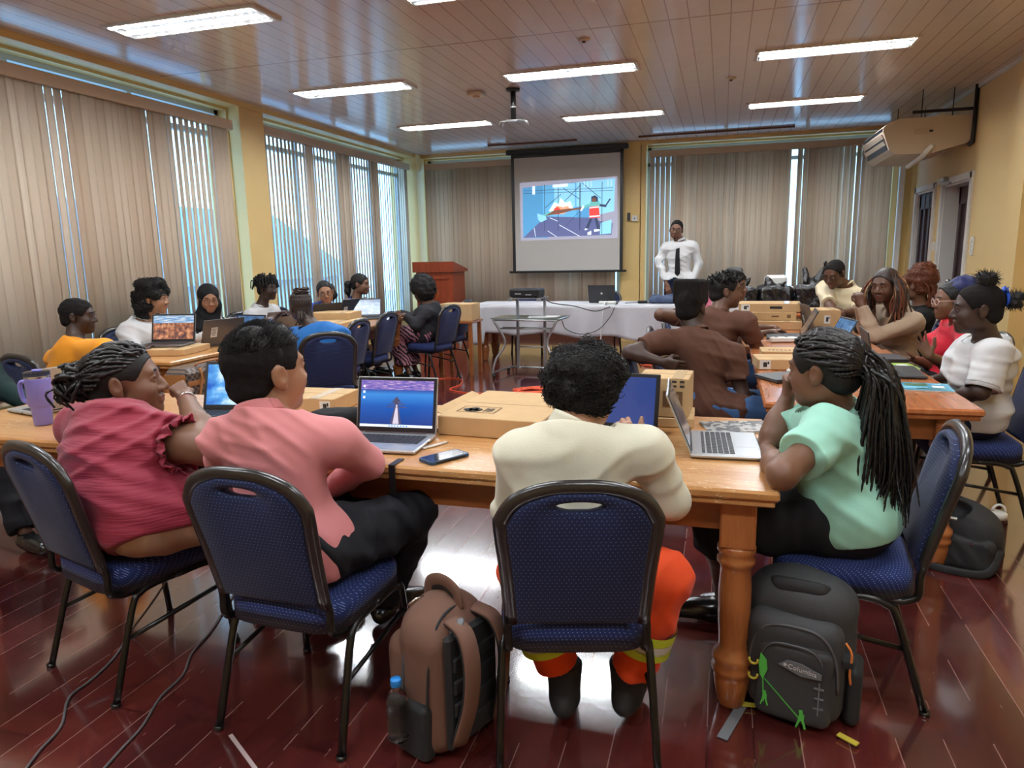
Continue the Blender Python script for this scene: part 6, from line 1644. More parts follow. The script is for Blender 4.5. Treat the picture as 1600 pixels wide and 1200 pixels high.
def laptop(label, pos, user, ang=108, body='laptop_silver', lid=None, screen='screen_dark', w=.335, d=.235, z=TZ, sticker=None, logo=None, group='open laptops', keys=True, pier=False):
    """pos = centre of the base; user = direction from the screen towards the user"""
    th = math.atan2(user[0], -user[1])      # local -Y points to the user
    t = thing('laptop', label, 'laptop', (pos[0], pos[1], z), th, group)
    def bs(b):
        b.box((0, 0, .009), (w, d, .014), bev=.0045)
        for x in (-.12, .12): b.box((x, d / 2 - .03, .001), (.03, .01, .002)); b.box((x, -d / 2 + .03, .001), (.03, .01, .002))
    one('base', body, bs, t)
    if keys:
        k = MB()
        for r in range(6):
            n = 14
            for c in range(n):
                if r == 5 and 3 < c < 9: continue
                k.box((-w / 2 + .022 + (w - .044) * (c + .5) / n, d / 2 - .045 - r * .0185, .0168), ((w - .044) / n - .003, .0155 if r else .010, .002))
        k.box((-w / 2 + .022 + (w - .044) * 6.5 / 14, d / 2 - .045 - 5 * .0185, .0168), ((w - .044) * 5 / 14 - .003, .0155, .002))
        k.build('keyboard', 'key_dark', t)
        one('touchpad', 'laptop_silver' if body == 'laptop_silver' else 'plastic_dark', lambda b: b.box((.0, -d / 2 + .048, .0163), (.105, .065, .0008), bev=.0003), t)
        one('port', 'plastic_black', lambda b: b.box((w / 2 - .0002, .02, .009), (.0015, .014, .005)), t)
    a = math.radians(ang); up = Vector((0, -math.cos(a), math.sin(a))); nrm_ = Vector((0, -math.sin(a), -math.cos(a)))    # nrm_ faces the user
    Rm = Matrix((Vector((1, 0, 0)), -nrm_, up)).transposed(); H0 = Vector((0, d / 2 - .006, .016)); h = d * .92
    def P(x, y, zz): return H0 + Rm @ Vector((x, y, zz))
    one('lid', lid or body, lambda b: b.box(P(0, .003, h / 2), (w, .006, h), rot=Rm, bev=.0025), t)
    one('bezel', 'bezel', lambda b: b.box(P(0, -.0008, h / 2), (w - .008, .0016, h - .008), rot=Rm), t)
    o = MB(); sw, sh = w - .030, h - .036; c0 = P(0, -.0022, h / 2 + .004)
    # the picture panel keeps its own upright coordinates so its pattern sits square on it
    me = MB(); me.box((0, 0, 0), (sw, .0006, sh)); so = me.build('screen', screen, t); so.location = c0; so.rotation_euler = Rm.to_euler()
    one('hinge', 'plastic_black', lambda b: b.cyl((-w * .38, d / 2 - .004, .014), (w * .38, d / 2 - .004, .014), .005, n=8), t)
    if logo: one('logo', logo, lambda b: b.cyl(P(0, .0058, h * .5), P(0, .0066, h * .5), .016, n=20), t)
    if sticker:
        one('sticker', 'label_white', lambda b: b.box(P(sticker[0], .0064, h * sticker[1]), (.055, .0008, .085), rot=Rm), t)
        def pr(b):
            for q in range(6): b.box(P(sticker[0] + .003 * (q % 2), .0070, h * sticker[1] + .030 - q * .011), (.040 - .008 * (q % 3), .0004, .004), rot=Rm)
        one('print', 'ink', pr, t)
    if pier:
        def pr(b):
            def q(mi, pts, lay=0): b.cur = mi; b.add([P(u * sw, -.0028 - lay * .0002, .018 + .004 + v * sh) for u, v in pts], [tuple(range(len(pts)))])
            q(0, [(-.012 - .07, .07), (.075, .07), (.022, .50), (-.012, .50)]); q(1, [(-.045, .07), (.04, .07), (.012, .48), (-.004, .48)], 1)
            for v, w_ in ((.48, .12), (.52, .07), (.42, .15)): q(0, [(-w_, v), (w_, v), (w_ * .8, v + .02), (-w_ * .8, v + .02)], 1)
            q(0, [(-.06, .55), (.06, .55), (.02, .62), (0, .66), (-.02, .62)], 1); q(0, [(-.03, .48), (.03, .48), (.03, .56), (-.03, .56)], 1)
            q(2, [(-.5, 0), (.5, 0), (.5, .055), (-.5, .055)]); 
            for i in range(7): q(3, [(-.10 + i * .04, .012), (-.08 + i * .04, .012), (-.08 + i * .04, .042), (-.10 + i * .04, .042)], 1)
            q(2, [(-.47, .60), (-.44, .60), (-.44, .65), (-.47, .65)]); q(2, [(-.47, .72), (-.44, .72), (-.44, .77), (-.47, .77)]); q(2, [(-.47, .84), (-.44, .84), (-.44, .89), (-.47, .89)])
        b = MB(); pr(b); b.build('desktop_picture', [scr('px_dark', (.05, .05, .10), .38), scr('px_pale', (.45, .42, .50), .38), scr('px_bar', (.60, .70, .82), .38), scr('px_blue', (.05, .20, .6), .38)], t)
    return t
HP = dict(body='laptop_silver', w=.328, d=.235)
laptop('silver laptop with a blue pier wallpaper beside the boy in pink', (-1.18, 2.28), (.06, -1), 104, screen='screen_pier', pier=True, **HP)
laptop('silver laptop turned sideways with a dark screen, in front of the mint blouse', (.025, 2.51), (1, .05), 113, screen='screen_dark', **HP)
laptop('black laptop with a plain blue screen in front of the man in the cream shirt', (-.40, 2.52), (-.12, -1), 103, body='plastic_dark', screen='screen_blue', w=.345, d=.235, keys=True)
laptop('laptop showing a snowy blue picture between the burgundy and pink shirts', (-2.06, 2.52), (.18, -1), 108, body='plastic_dark', screen='screen_fog', w=.345, d=.24)
laptop('silver laptop seen from its lid side, behind the purple tumbler', (-3.06, 2.56), (-1, .22), 108, lid='laptop_silver', sticker=(-.06, .45), **HP)
def flat_laptop(label, pos, rz, mat, w=.34, d=.24, z=TZ):
    t = thing('closed_laptop', label, 'laptop', (pos[0], pos[1], z), rz)
    one('base', mat, lambda b: b.box((0, 0, .007), (w, d, .011), bev=.004), t); one('lid', mat, lambda b: b.box((0, 0, .0165), (w, d, .007), bev=.003), t); return t
# left tables
laptop('laptop with a red canyon picture standing on a cardboard box', (-4.05, 4.36), (.25, -1), 105, body='laptop_grey', screen='screen_canyon', w=.35, d=.24, z=TOP + .047)
laptop('brown laptop seen from behind with a white label, before the headscarf', (-3.98, 4.80), (-1, .35), 112, body='laptop_grey', lid='laptop_grey', sticker=(.08, .5), w=.36, d=.24)
laptop('laptop with a blue screen right of the brown laptop', (-3.93, 5.06), (-.15, -1), 108, body='plastic_dark', screen='screen_mixed', w=.33, d=.22)
laptop('dark brown laptop seen from behind in front of the white T-shirt and dreadlocks', (-4.06, 5.74), (-1, .45), 118, body='laptop_grey', screen='screen_dark', w=.34, d=.23)
laptop('black laptop seen from behind in front of the royal blue scrubs', (-4.10, 6.62), (-.9, .5), 112, body='plastic_dark', sticker=(.10, .4), w=.34, d=.23)
laptop('black laptop with a white label in front of the navy top', (-4.12, 7.15), (-.95, .25), 108, body='plastic_dark', sticker=(.11, .4), w=.34, d=.23)
laptop('laptop with a grey screen facing the camera beside the flat boxes', (-3.80, 7.05), (.35, -1), 112, body='plastic_dark', screen='screen_mixed', w=.34, d=.23)
laptop('small silver laptop with a label near the lectern', (-4.02, 7.36), (-.2, 1), 104, body='laptop_silver', sticker=(.08, .5), w=.31, d=.22)
# right tables
laptop('dark laptop open sideways beside the man with short twists', (.47, 5.80), (-1, .05), 118, body='plastic_dark', screen='screen_dark', w=.36, d=.25, sticker=None)
laptop('smaller dark laptop with a blue-grey screen right of the white power strip', (.66, 5.30), (-1, -.2), 118, body='plastic_dark', screen='screen_mixed', w=.32, d=.22)
laptop('black laptop in front of the girl in the white blouse, its lid seen edge-on', (.92, 4.22), (1, -.05), 102, body='plastic_dark', screen='screen_dark', w=.36, d=.25, sticker=(.11, .35))
laptop('brown laptop lid seen from behind near the man in the cream T-shirt', (.82, 6.35), (1, .15), 105, body='laptop_grey', screen='screen_dark', w=.34, d=.23, sticker=(.1, .3))
flat_laptop('closed black laptop beside the girl in white, behind her open one', (.90, 4.72), .1, 'plastic_dark')
flat_laptop('closed dark tablet-like laptop at the near left corner of the right table', (.36, 3.95), .55, 'plastic_dark', .30, .21)
flat_laptop('closed dark laptop before the arms of the man in the cream T-shirt', (.78, 6.88), .1, 'plastic_dark', .33, .23)
laptop('dark laptop with a round pale logo open on the white cloth', (-1.50, 9.42), (.1, 1), 105, body='plastic_dark', logo='metal_bright', w=.36, d=.25, z=TOP + .012)

def carton(label, pos, size, rz=0, z=TZ, tape=True, group='cardboard boxes', extra=None, lbl=None):
    t = thing('cardboard_box', label, 'box', (pos[0], pos[1], z), rz, group)
    w, d, h = size
    one('carton', 'cardboard', lambda b: b.box((0, 0, h / 2), (w, d, h), bev=.003), t)
    one('flap_seam', 'cardboard_dark', lambda b: b.box((0, 0, h + .0004), (w * .98, .003, .0008)), t)
    if tape: one('packing_tape', 'tape', lambda b: b.box((w * .28, 0, h + .0007), (.045, d, .0006)), t)
    if lbl:
        x, zz, lw, lh = lbl
        one('label', 'label_white', lambda b: b.box((x, -d / 2 - .0008, zz), (lw, .0008, lh)), t)
        one('print', 'ink', lambda b: (b.box((x, -d / 2 - .0015, zz), (lw * .35, .0006, lh * .55)), b.box((x + lw * .28, -d / 2 - .0015, zz + lh * .2), (lw * .15, .0006, lh * .3))), t)
    if extra: extra(t)
    return t
def open_box(t):
    # torn flaps at the left side, printed mark, white number sticker
    b = MB()
    b.box((-.245, .02, .068), (.05, .40, .003), rot=Matrix.Rotation(.35, 3, 'Y')); b.box((-.240, -.19, .020), (.055, .10, .003), rot=Matrix.Rotation(-.30, 3, 'Y')); b.box((-.235, .10, .045), (.06, .16, .003), rot=Matrix.Rotation(.7, 3, 'Y'))
    b.build('torn_flaps', 'cardboard', t)
    def pk(b):
        for s_ in (-1, 1): b.box((-.09 + s_ * .078, -.125, .0768), (.003, .10, .0006))
        for s_ in (-1, 1): b.box((-.09, -.125 + s_ * .050, .0768), (.158, .003, .0006))
    one('printed_frame', 'ink_brown', pk, t)
    def mk_(b):
        for x, y, r in ((-.135, -.13, .020), (-.115, -.115, .022), (-.095, -.13, .021), (-.105, -.145, .020), (-.125, -.148, .016)): b.lathe([(r, .0768), (r, .0776)], (x, y, 0), n=12)
        for k in range(4): b.box((-.062 + .010 * k, -.125, .0770), (.005, .060 - .012 * (k % 2), .0006))
    one('printed_mark', 'ink', mk_, t)
    one('sticker', 'label_white', lambda b: b.box((.165, .205, .0768), (.09, .045, .0008)), t)
    b = MB(); text_mesh(b, '52', .035, Matrix.Translation((.165, .205, .0775))); b.build('sticker_number', 'ink', t)
carton('large opened cardboard laptop box with torn flaps and a 52 sticker on the near table', (-.815, 2.71), (.42, .52, .075), -.06, extra=open_box, tape=False)
def bl(t):
    one('blue_label', mk('label_blue', (.10, .30, .58), .5), lambda b: b.box((-.03, -.006 - .05, .171), (.06, .05, .001)), t)
    one('photo_label', 'label_white', lambda b: b.box((-.02, -.1265, .09), (.10, .0012, .11)), t)
    one('print', 'ink', lambda b: b.prism([(-.01, .06), (.02, .07), (.03, .12), (.015, .13), (-.005, .09)], -.1275, -.1290, axis='Y'), t)
carton('small upright cardboard box with a blue label, right beside the opened box', (-.50, 2.848), (.19, .25, .17), -.05, extra=bl, tape=False)
def intel(t):
    one('mark_frame', 'ink_brown', lambda b: b.box((.04, -.1062, .075), (.075, .0012, .06)), t)
    b = MB(); T = Matrix.Translation((.04, -.1072, .083)) @ Matrix.Rotation(PI / 2, 4, 'X'); text_mesh(b, 'intel', .026, T); T = Matrix.Translation((.04, -.1072, .062)) @ Matrix.Rotation(PI / 2, 4, 'X'); text_mesh(b, 'inside', .018, T)
    b.build('mark_lettering', 'cardboard', t)
    def dash(b):
        for k in range(2):
            for j in range(2): b.box((.045 + k * .03, -.106, .125 + j * .018), (.018, .001, .008))
    one('print', 'ink', dash, t)
carton('cardboard box with a dark printed mark between the blue-screen laptop and the sideways laptop', (-.205, 2.862), (.20, .21, .155), -.05, z=TZ + .04, extra=intel)
carton('flat crushed cardboard box under the box with the dark printed mark', (-.205, 2.862), (.23, .22, .038), .02, tape=False)
carton('flat cardboard laptop box behind the boy in pink', (-1.86, 2.80), (.46, .25, .07), .05, lbl=(.185, .035, .05, .05))
carton('thin cardboard box under the laptop with the canyon picture', (-4.00, 4.33), (.46, .38, .045), .2)
carton('cardboard laptop box on the left table, topmost of the two flat boxes', (-3.80, 6.42), (.46, .30, .065), .12, z=TZ + .066, lbl=None, group='cardboard boxes')
carton('cardboard laptop box on the left table, beneath the other flat box', (-3.70, 6.20), (.46, .62, .065), .12)
carton('small cardboard cup box in front of the headscarf hands', (-3.72, 5.20), (.10, .09, .05), .1, tape=False)
carton('cardboard box with a dark handle slot, topmost of the stack on the right table', (.40, 6.62), (.52, .32, .07), -.05, z=TZ + .142, lbl=(-.19, .035, .07, .055), extra=lambda t: one('handle_slot', 'plastic_black', lambda b: b.box((.06, -.1605, .036), (.10, .002, .022)), t))
carton('cardboard box in the middle of the stack on the right table', (.36, 6.58), (.50, .32, .07), .04, z=TZ + .071, extra=lambda t: one('print', 'ink_brown', lambda b: (b.box((.08, -.1608, .035), (.06, .001, .012)), b.box((.19, -.1608, .035), (.03, .001, .03))), t))
carton('cardboard box at the bottom of the stack on the right table', (.40, 6.52), (.52, .34, .07), -.02)
carton('cardboard box right of the stack, under the black bags', (.84, 6.80 - .1), (.26, .30, .15), .1, lbl=(.02, .07, .05, .07))
carton('flat cardboard box with a row of dark printed letters on the right table', (.40, 4.74), (.30, .22, .05), .02, tape=False, extra=lambda t: [one('print', 'ink_brown', lambda b: [b.box((-.10 + k * .024, .01 - .05, .0505), (.010 + .004 * (k % 2), .030, .0006)) for k in range(9)], t)])
carton('cardboard box with a white photo label at the left edge of the right table', (.36, 4.34), (.32, .22, .06), .10, lbl=(-.12, .03, .06, .05))
def kraft(label, pos, rz, openlid):
    t = thing('takeaway_box', label, 'box', (pos[0], pos[1], TZ), rz)
    one('tray', 'cardboard', lambda b: b.lathe([(.055, 0), (.075, .045), (.078, .048), (.072, .046), (.053, .004)], n=4), t)
    if openlid: one('lid', 'cardboard', lambda b: b.box((0, .075, .085), (.13, .012, .09), rot=Matrix.Rotation(-.5, 3, 'X'), bev=.004), t)
    return t
kraft('open brown paper food box behind the burgundy shoulder', (-2.70, 2.56), .9, True)
kraft('brown paper food box beside the tumbler, lid folded back', (-2.66, 2.36), .6, True)

# purple tumbler
t = thing('tumbler', 'large lilac tumbler with side handle and clear lid at the near left table end', 'tumbler', (-2.80, 2.27, TZ))
mk('lilac', (.26, .24, .70), .38); mk('lilac_dark', (.20, .18, .60), .38)
one('body', 'lilac', lambda b: b.lathe([(.034, 0), (.036, .003), (.0395, .075), (.0425, .082), (.0475, .088), (.0495, .20), (.050, .205)], n=40), t)
one('handle', 'lilac', lambda b: b.tube(spline([(-.046, -.004, .185), (-.078, -.010, .186), (-.090, -.012, .165), (-.084, -.011, .115), (-.072, -.009, .098), (-.046, -.004, .095)], 5), .0085, n=10, flat=(1.2, 1)), t)
one('steel_rim', 'metal_bright', lambda b: b.lathe([(.0502, .205), (.0506, .212), (.050, .214)], n=40, cap=False), t)
one('lid', 'glass_clear', lambda b: b.lathe([(.050, .213), (.051, .228), (.047, .232), (.0, .232)], n=40, cap=False), t)
one('lid_slider', 'lilac', lambda b: b.box((.003, 0, .236), (.035, .022, .010), rz=.4, bev=.003), t)
# phone, pen, strap, pouch
t = thing('phone', 'black phone in a dark blue case lying on the near table', 'phone', (-.895, 2.165, TZ), math.radians(-32))
mk('case_blue', (.02, .07, .16), .45)
one('case', 'case_blue', lambda b: b.prism(rrect(.082, .162, .012), 0, .010), t); one('case_bumper', 'plastic_black', lambda b: b.prism(rrect(.086, .130, .010), .001, .0085), t); one('glass', 'dark_gloss', lambda b: b.prism(rrect(.072, .150, .009), .0095, .0106), t)
t = thing('pen', 'white pen beside the phone', 'pen', (-.985, 2.30, TZ + .004), math.radians(62)); one('barrel', 'white_plastic', lambda b: b.cyl((-.055, 0, 0), (.05, 0, 0), .0045, n=10), t); one('tip', 'metal_grey', lambda b: b.cyl((.05, 0, 0), (.066, 0, 0), .0035, .001, n=10), t); one('clip', 'metal_bright', lambda b: b.box((-.03, 0, .006), (.035, .003, .0015)), t)
t = thing('strap', 'black webbing strap hanging over the table edge under the silver laptop', 'strap', (-1.035, 2.05, 0)); one('webbing', 'plastic_black', lambda b: (b.box((0, .03, TZ + .002), (.022, .08, .003)), b.box((0, -.006, TOP - .05), (.022, .003, .11), bev=.0)), t)
t = thing('pouch', 'black fabric pouch between the pink shoulder and the silver laptop', 'pouch', (-1.50, 2.50, TZ)); v = Vol(); v.box((0, 0, .035), (.10, .07, .034), None, .028, .02); v.ell((.04, .02, .05), (.07, .05, .025)); v.disp(lumps(.006, 40)); vol_obj(v, 'fabric', 'cloth_black', t, (0, 0, 0), .006)
def booklet(label, pos, rz, w, d, mats, z=TZ, th=.006, art=None):
    t = thing('magazine', label, 'magazine', (pos[0], pos[1], z), rz)
    one('pages', 'paper', lambda b: b.box((0, 0, th / 2), (w - .004, d - .004, th)), t)
    one('cover', mats, lambda b: b.box((0, 0, th + .0006), (w, d, .0012)), t)
    if art: b = MB(); art(b); b.build('cover_print', ['pr_green', 'label_white', 'pr_blue', 'ink'], t)
    return t
q = NB('cover_dark'); q.col(q.mix(q.math('GREATER_THAN', q.noise(38, 3), .52), (.04, .04, .05), (.42, .40, .38))); q.set(Roughness=.35)
mk('cover_blue', (.10, .42, .62), .25); mk('cover_green', (.30, .52, .08), .3); mk('pr_green', (.10, .22, .12), .3); mk('pr_blue', (.25, .62, .80), .3)
booklet('dark patterned magazine behind the sideways laptop', (.075, 2.80), .25, .26, .17, 'cover_dark')
booklet('blue and green magazine at the near end of the right table', (.93, 3.80), -.10, .29, .20, 'cover_blue', art=lambda b: [setattr(b, 'cur', c) or b.box((x, y, .0078), (w, d, .0006)) for c, x, y, w, d in ((0, .00, .04, .10, .07), (2, -.02, -.04, .12, .05), (1, .09, .0, .05, .05), (0, .05, -.06, .12, .02), (2, .07, .07, .08, .02), (3, -.08, .07, .06, .01))])
booklet('green magazine partly under the open black laptop by the girl in white', (.93, 4.44), .1, .28, .20, 'cover_green', art=lambda b: [setattr(b, 'cur', c) or b.box((x, y, .0078), (w, d, .0006)) for c, x, y, w, d in ((1, .08, .02, .06, .05), (0, -.06, .0, .10, .08))])
booklet('sheet of printed paper beside the blue top', (-3.62, 5.62), .2, .21, .29, 'paper', th=.002)
# tissues
t = thing('tissue', 'crumpled white tissue by the cardboard box on the right table', 'tissue', (.44, 4.12, TZ)); v = Vol()
rs_ = np.random.RandomState(2)
for k in range(9): v.ell((rs_.randn() * .035, rs_.randn() * .025, .016 + rs_.rand() * .012), (.022, .016, .016), None, .01)
v.disp(lumps(.004, 90)); vol_obj(v, 'paper', 'paper', t, (0, 0, 0), .005)
def power_strip(label, pos, rz, L=.30):
    t = thing('power_strip', label, 'power strip', (pos[0], pos[1], TZ), rz)
    one('body', 'white_plastic', lambda b: b.box((0, 0, .02), (L, .055, .038), bev=.008), t)
    for k in range(4): one('socket', 'plastic_dark', lambda b: b.box((-L * .36 + k * L * .24, 0, .0395), (.022, .022, .002), bev=.0005), t)
    one('cord', 'white_cable', lambda b: b.tube(spline([(-L / 2, 0, .018), (-L / 2 - .08, .01, .005), (-L / 2 - .16, -.03, .005)], 6), .0035, n=6), t)
power_strip('white power strip between two dark laptops on the right table', (.50, 5.52), .25)
power_strip('white power strip in front of the beige top', (.93, 5.52), 1.2, .26)
# lilac bottle on the left table
t = thing('water_bottle', 'wide lilac water bottle with a black carry handle on the left table', 'bottle', (-4.15, 5.27, TZ)); mk('lilac_pink', (.52, .30, .62), .3)
one('body', 'lilac_pink', lambda b: b.lathe([(.062, 0), (.066, .01), (.066, .13), (.060, .15), (.045, .158)], n=32), t); one('cap', 'white_plastic', lambda b: b.lathe([(.046, .156), (.046, .172), (.020, .176)], n=24), t)
one('carry_handle', 'plastic_black', lambda b: b.tube([(math.cos(a) * .062, 0, .135 + math.sin(a) * .062) for a in np.linspace(-.2, PI + .2, 16)], .006, n=8), t); one('spout', 'plastic_black', lambda b: b.box((0, 0, .205), (.018, .018, .022), bev=.004), t); one('sleeve', 'shirt_navy', lambda b: b.box((-.045, -.045, .07), (.025, .012, .10), rz=.8), t)

# checked bag on a chair at the left table
t = thing('handbag', 'brown checked handbag with tan leather straps in front of the left table', 'handbag', (-3.50, 4.06, .462), math.radians(90))
q = NB('check_canvas'); X = q.xyz(); ck = q.math('MODULO', q.math('ADD', q.math('FLOOR', q.math('DIVIDE', q.math('ADD', X[0], 5), .022)), q.math('FLOOR', q.math('DIVIDE', X[2], .022))), 2.0)
q.col(q.mix(ck, (.045, .030, .026), (.17, .125, .10))); q.set(Roughness=.45); mk('tan_leather', (.42, .17, .055), .45)
one('body', 'check_canvas', lambda b: b.box((0, 0, .135), (.50, .20, .265), bev=.035), t)
one('leather_trim', 'tan_leather', lambda b: (b.box((0, -.101, .165), (.48, .006, .035), bev=.002), b.box((0, -.101, .02), (.48, .006, .05), bev=.002), b.box((-.242, 0, .13), (.02, .16, .20), bev=.005), b.box((.242, 0, .13), (.02, .16, .20), bev=.005)), t)
for s_ in (-.12, .12):
    one('strap', 'tan_leather', lambda b: b.tube(spline([(s_ - .05, -.106, .01), (s_, -.108, .18), (s_ + .01, -.095, .262)], 5), .012, n=4, flat=(1.2, .3)), t)
    one('buckle', 'gold', lambda b: b.tube([(s_ + .008 + .016 * x, -.113, .20 + .018 * z) for x, z in ((-1, -1), (1, -1), (1, 1), (-1, 1))], .0028, n=6, closed=True), t)
one('carry_handle', 'tan_leather', lambda b: b.tube(spline([(-.11, -.05, .262), (-.10, -.07, .285), (0, -.08, .292), (.10, -.07, .285), (.11, -.05, .262)], 5), .007, n=8), t)
one('zip', 'gold', lambda b: b.box((0, 0, .268), (.42, .008, .003)), t)
carton('tall cardboard box on the floor under the checked handbag', (-3.50, 4.06), (.30, .52, .46), 0, z=0)

# ------------------------------------------------------------------ bags on the floor
mk('pack_brown', (.185, .096, .068), .85, bump=(160, .3, .002)); mk('pack_black', (.020, .021, .024), .7, bump=(200, .35, .002)); mk('pack_char', (.046, .049, .054), .68, bump=(220, .35, .002)); mk('zip_grey', (.10, .10, .11), .4); mk('lime', (.12, .62, .10), .5); mk('cord_orange', (.85, .25, .06), .5); mk('yellow_tag', (.62, .52, .06), .5); mk('webbing_grey', (.18, .19, .21), .8)
BRZ = math.radians(-112)
def backpack_brown():
    t = thing('backpack', 'brown and black backpack standing on the floor with a water bottle in its side pocket', 'backpack', (-.77, 1.80, 0), BRZ)
    v = Vol(); v.box((0, .01, .205), (.135, .095, .205), None, .075, .03); v.ell((0, .0, .375), (.115, .10, .085), None, .05); v.box((0, -.085, .17), (.115, .055, .165), None, .05, .012); v.disp(lumps(.004, 24)); v.plane((0, 0, .003), (0, 0, -1)); vol_obj(v, 'main_body', 'pack_brown', t, (0, 0, 0), .006)
    for s_ in (-1, 1):
        v = Vol(); v.box((s_ * .132, .0, .095), (.026, .068, .090), None, .022, .02); v.disp(lumps(.002, 40)); v.plane((0, 0, .004), (0, 0, -1)); vol_obj(v, 'side_pocket', 'pack_black', t, (0, 0, 0), .006)
        b = MB(); b.tube(spline([(s_ * .050, .085, .425), (s_ * .062, .150, .405), (s_ * .070, .180, .32), (s_ * .072, .170, .20), (s_ * .085, .135, .07)], 6), .028, n=10, flat=(1.0, .32)); b.build('shoulder_strap', 'pack_brown', t)
        one('strap_lining', 'pack_black', lambda b: b.tube(spline([(s_ * .050, .080, .418), (s_ * .062, .141, .398), (s_ * .070, .170, .318), (s_ * .072, .160, .20), (s_ * .085, .126, .07)], 6), .025, n=10, flat=(1.0, .30)), t)
    one('back_padding', 'pack_black', lambda b: b.box((0, .108, .22), (.215, .028, .36), bev=.012), t)
    for z_ in (.10, .17, .24, .31): one('back_ridge', 'pack_black', lambda b: b.box((0, .124, z_), (.18, .012, .045), bev=.005), t)
    one('carry_handle', 'pack_brown', lambda b: b.tube(spline([(-.010, -.065, .425), (-.012, -.055, .475), (-.010, .00, .495), (-.008, .05, .475), (-.006, .062, .43)], 6), .020, n=10, flat=(1.1, .40)), t)
    one('handle_lining', 'pack_black', lambda b: b.tube(spline([(-.010, -.058, .420), (-.012, -.050, .466), (-.010, .00, .485), (-.008, .045, .466), (-.006, .056, .425)], 6), .018, n=10, flat=(1.05, .36)), t)
    one('hang_loop', 'webbing_grey', lambda b: b.tube(spline([(.02, .085, .415), (.05, .12, .43), (.07, .115, .40), (.06, .09, .39)], 5), .012, n=6, flat=(1, .3)), t)
    def arch(y, w, h0, h1, n=26): return [(w * math.copysign(abs(math.cos(a)) ** .6, math.cos(a)), y, h0 + (h1 - h0) * math.sin(a) ** .8) for a in np.linspace(0.02, PI - .02, n)]
    one('zip', 'zip_grey', lambda b: b.tube(arch(-.040, .139, .08, .435), .005, n=6), t); one('piping', 'pack_black', lambda b: b.tube(arch(.060, .139, .05, .440), .004, n=6), t)
    one('zip_puller', 'metal_bright', lambda b: b.tube([(.03, -.045, .447), (.055, -.055, .446), (.075, -.07, .430)], .005, n=6), t)
    return t
bp = backpack_brown()
t = thing('water_bottle', 'clear plastic water bottle with a bright blue cap in the brown backpack pocket', 'bottle', Vector((-.77, 1.80, .075)) + Matrix.Rotation(BRZ, 3, 'Z') @ Vector((.178, -.02, 0)))
one('body', 'glass_clear', lambda b: b.lathe([(.028, 0), (.031, .006), (.031, .09), (.029, .095), (.031, .10), (.031, .125), (.026, .142), (.013, .158), (.0125, .170)], n=24), t)
mk('cap_blue', (.02, .25, .72), .4); one('cap', 'cap_blue', lambda b: b.lathe([(.0145, .168), (.0155, .170), (.0155, .188), (.0145, .190)], n=24), t)

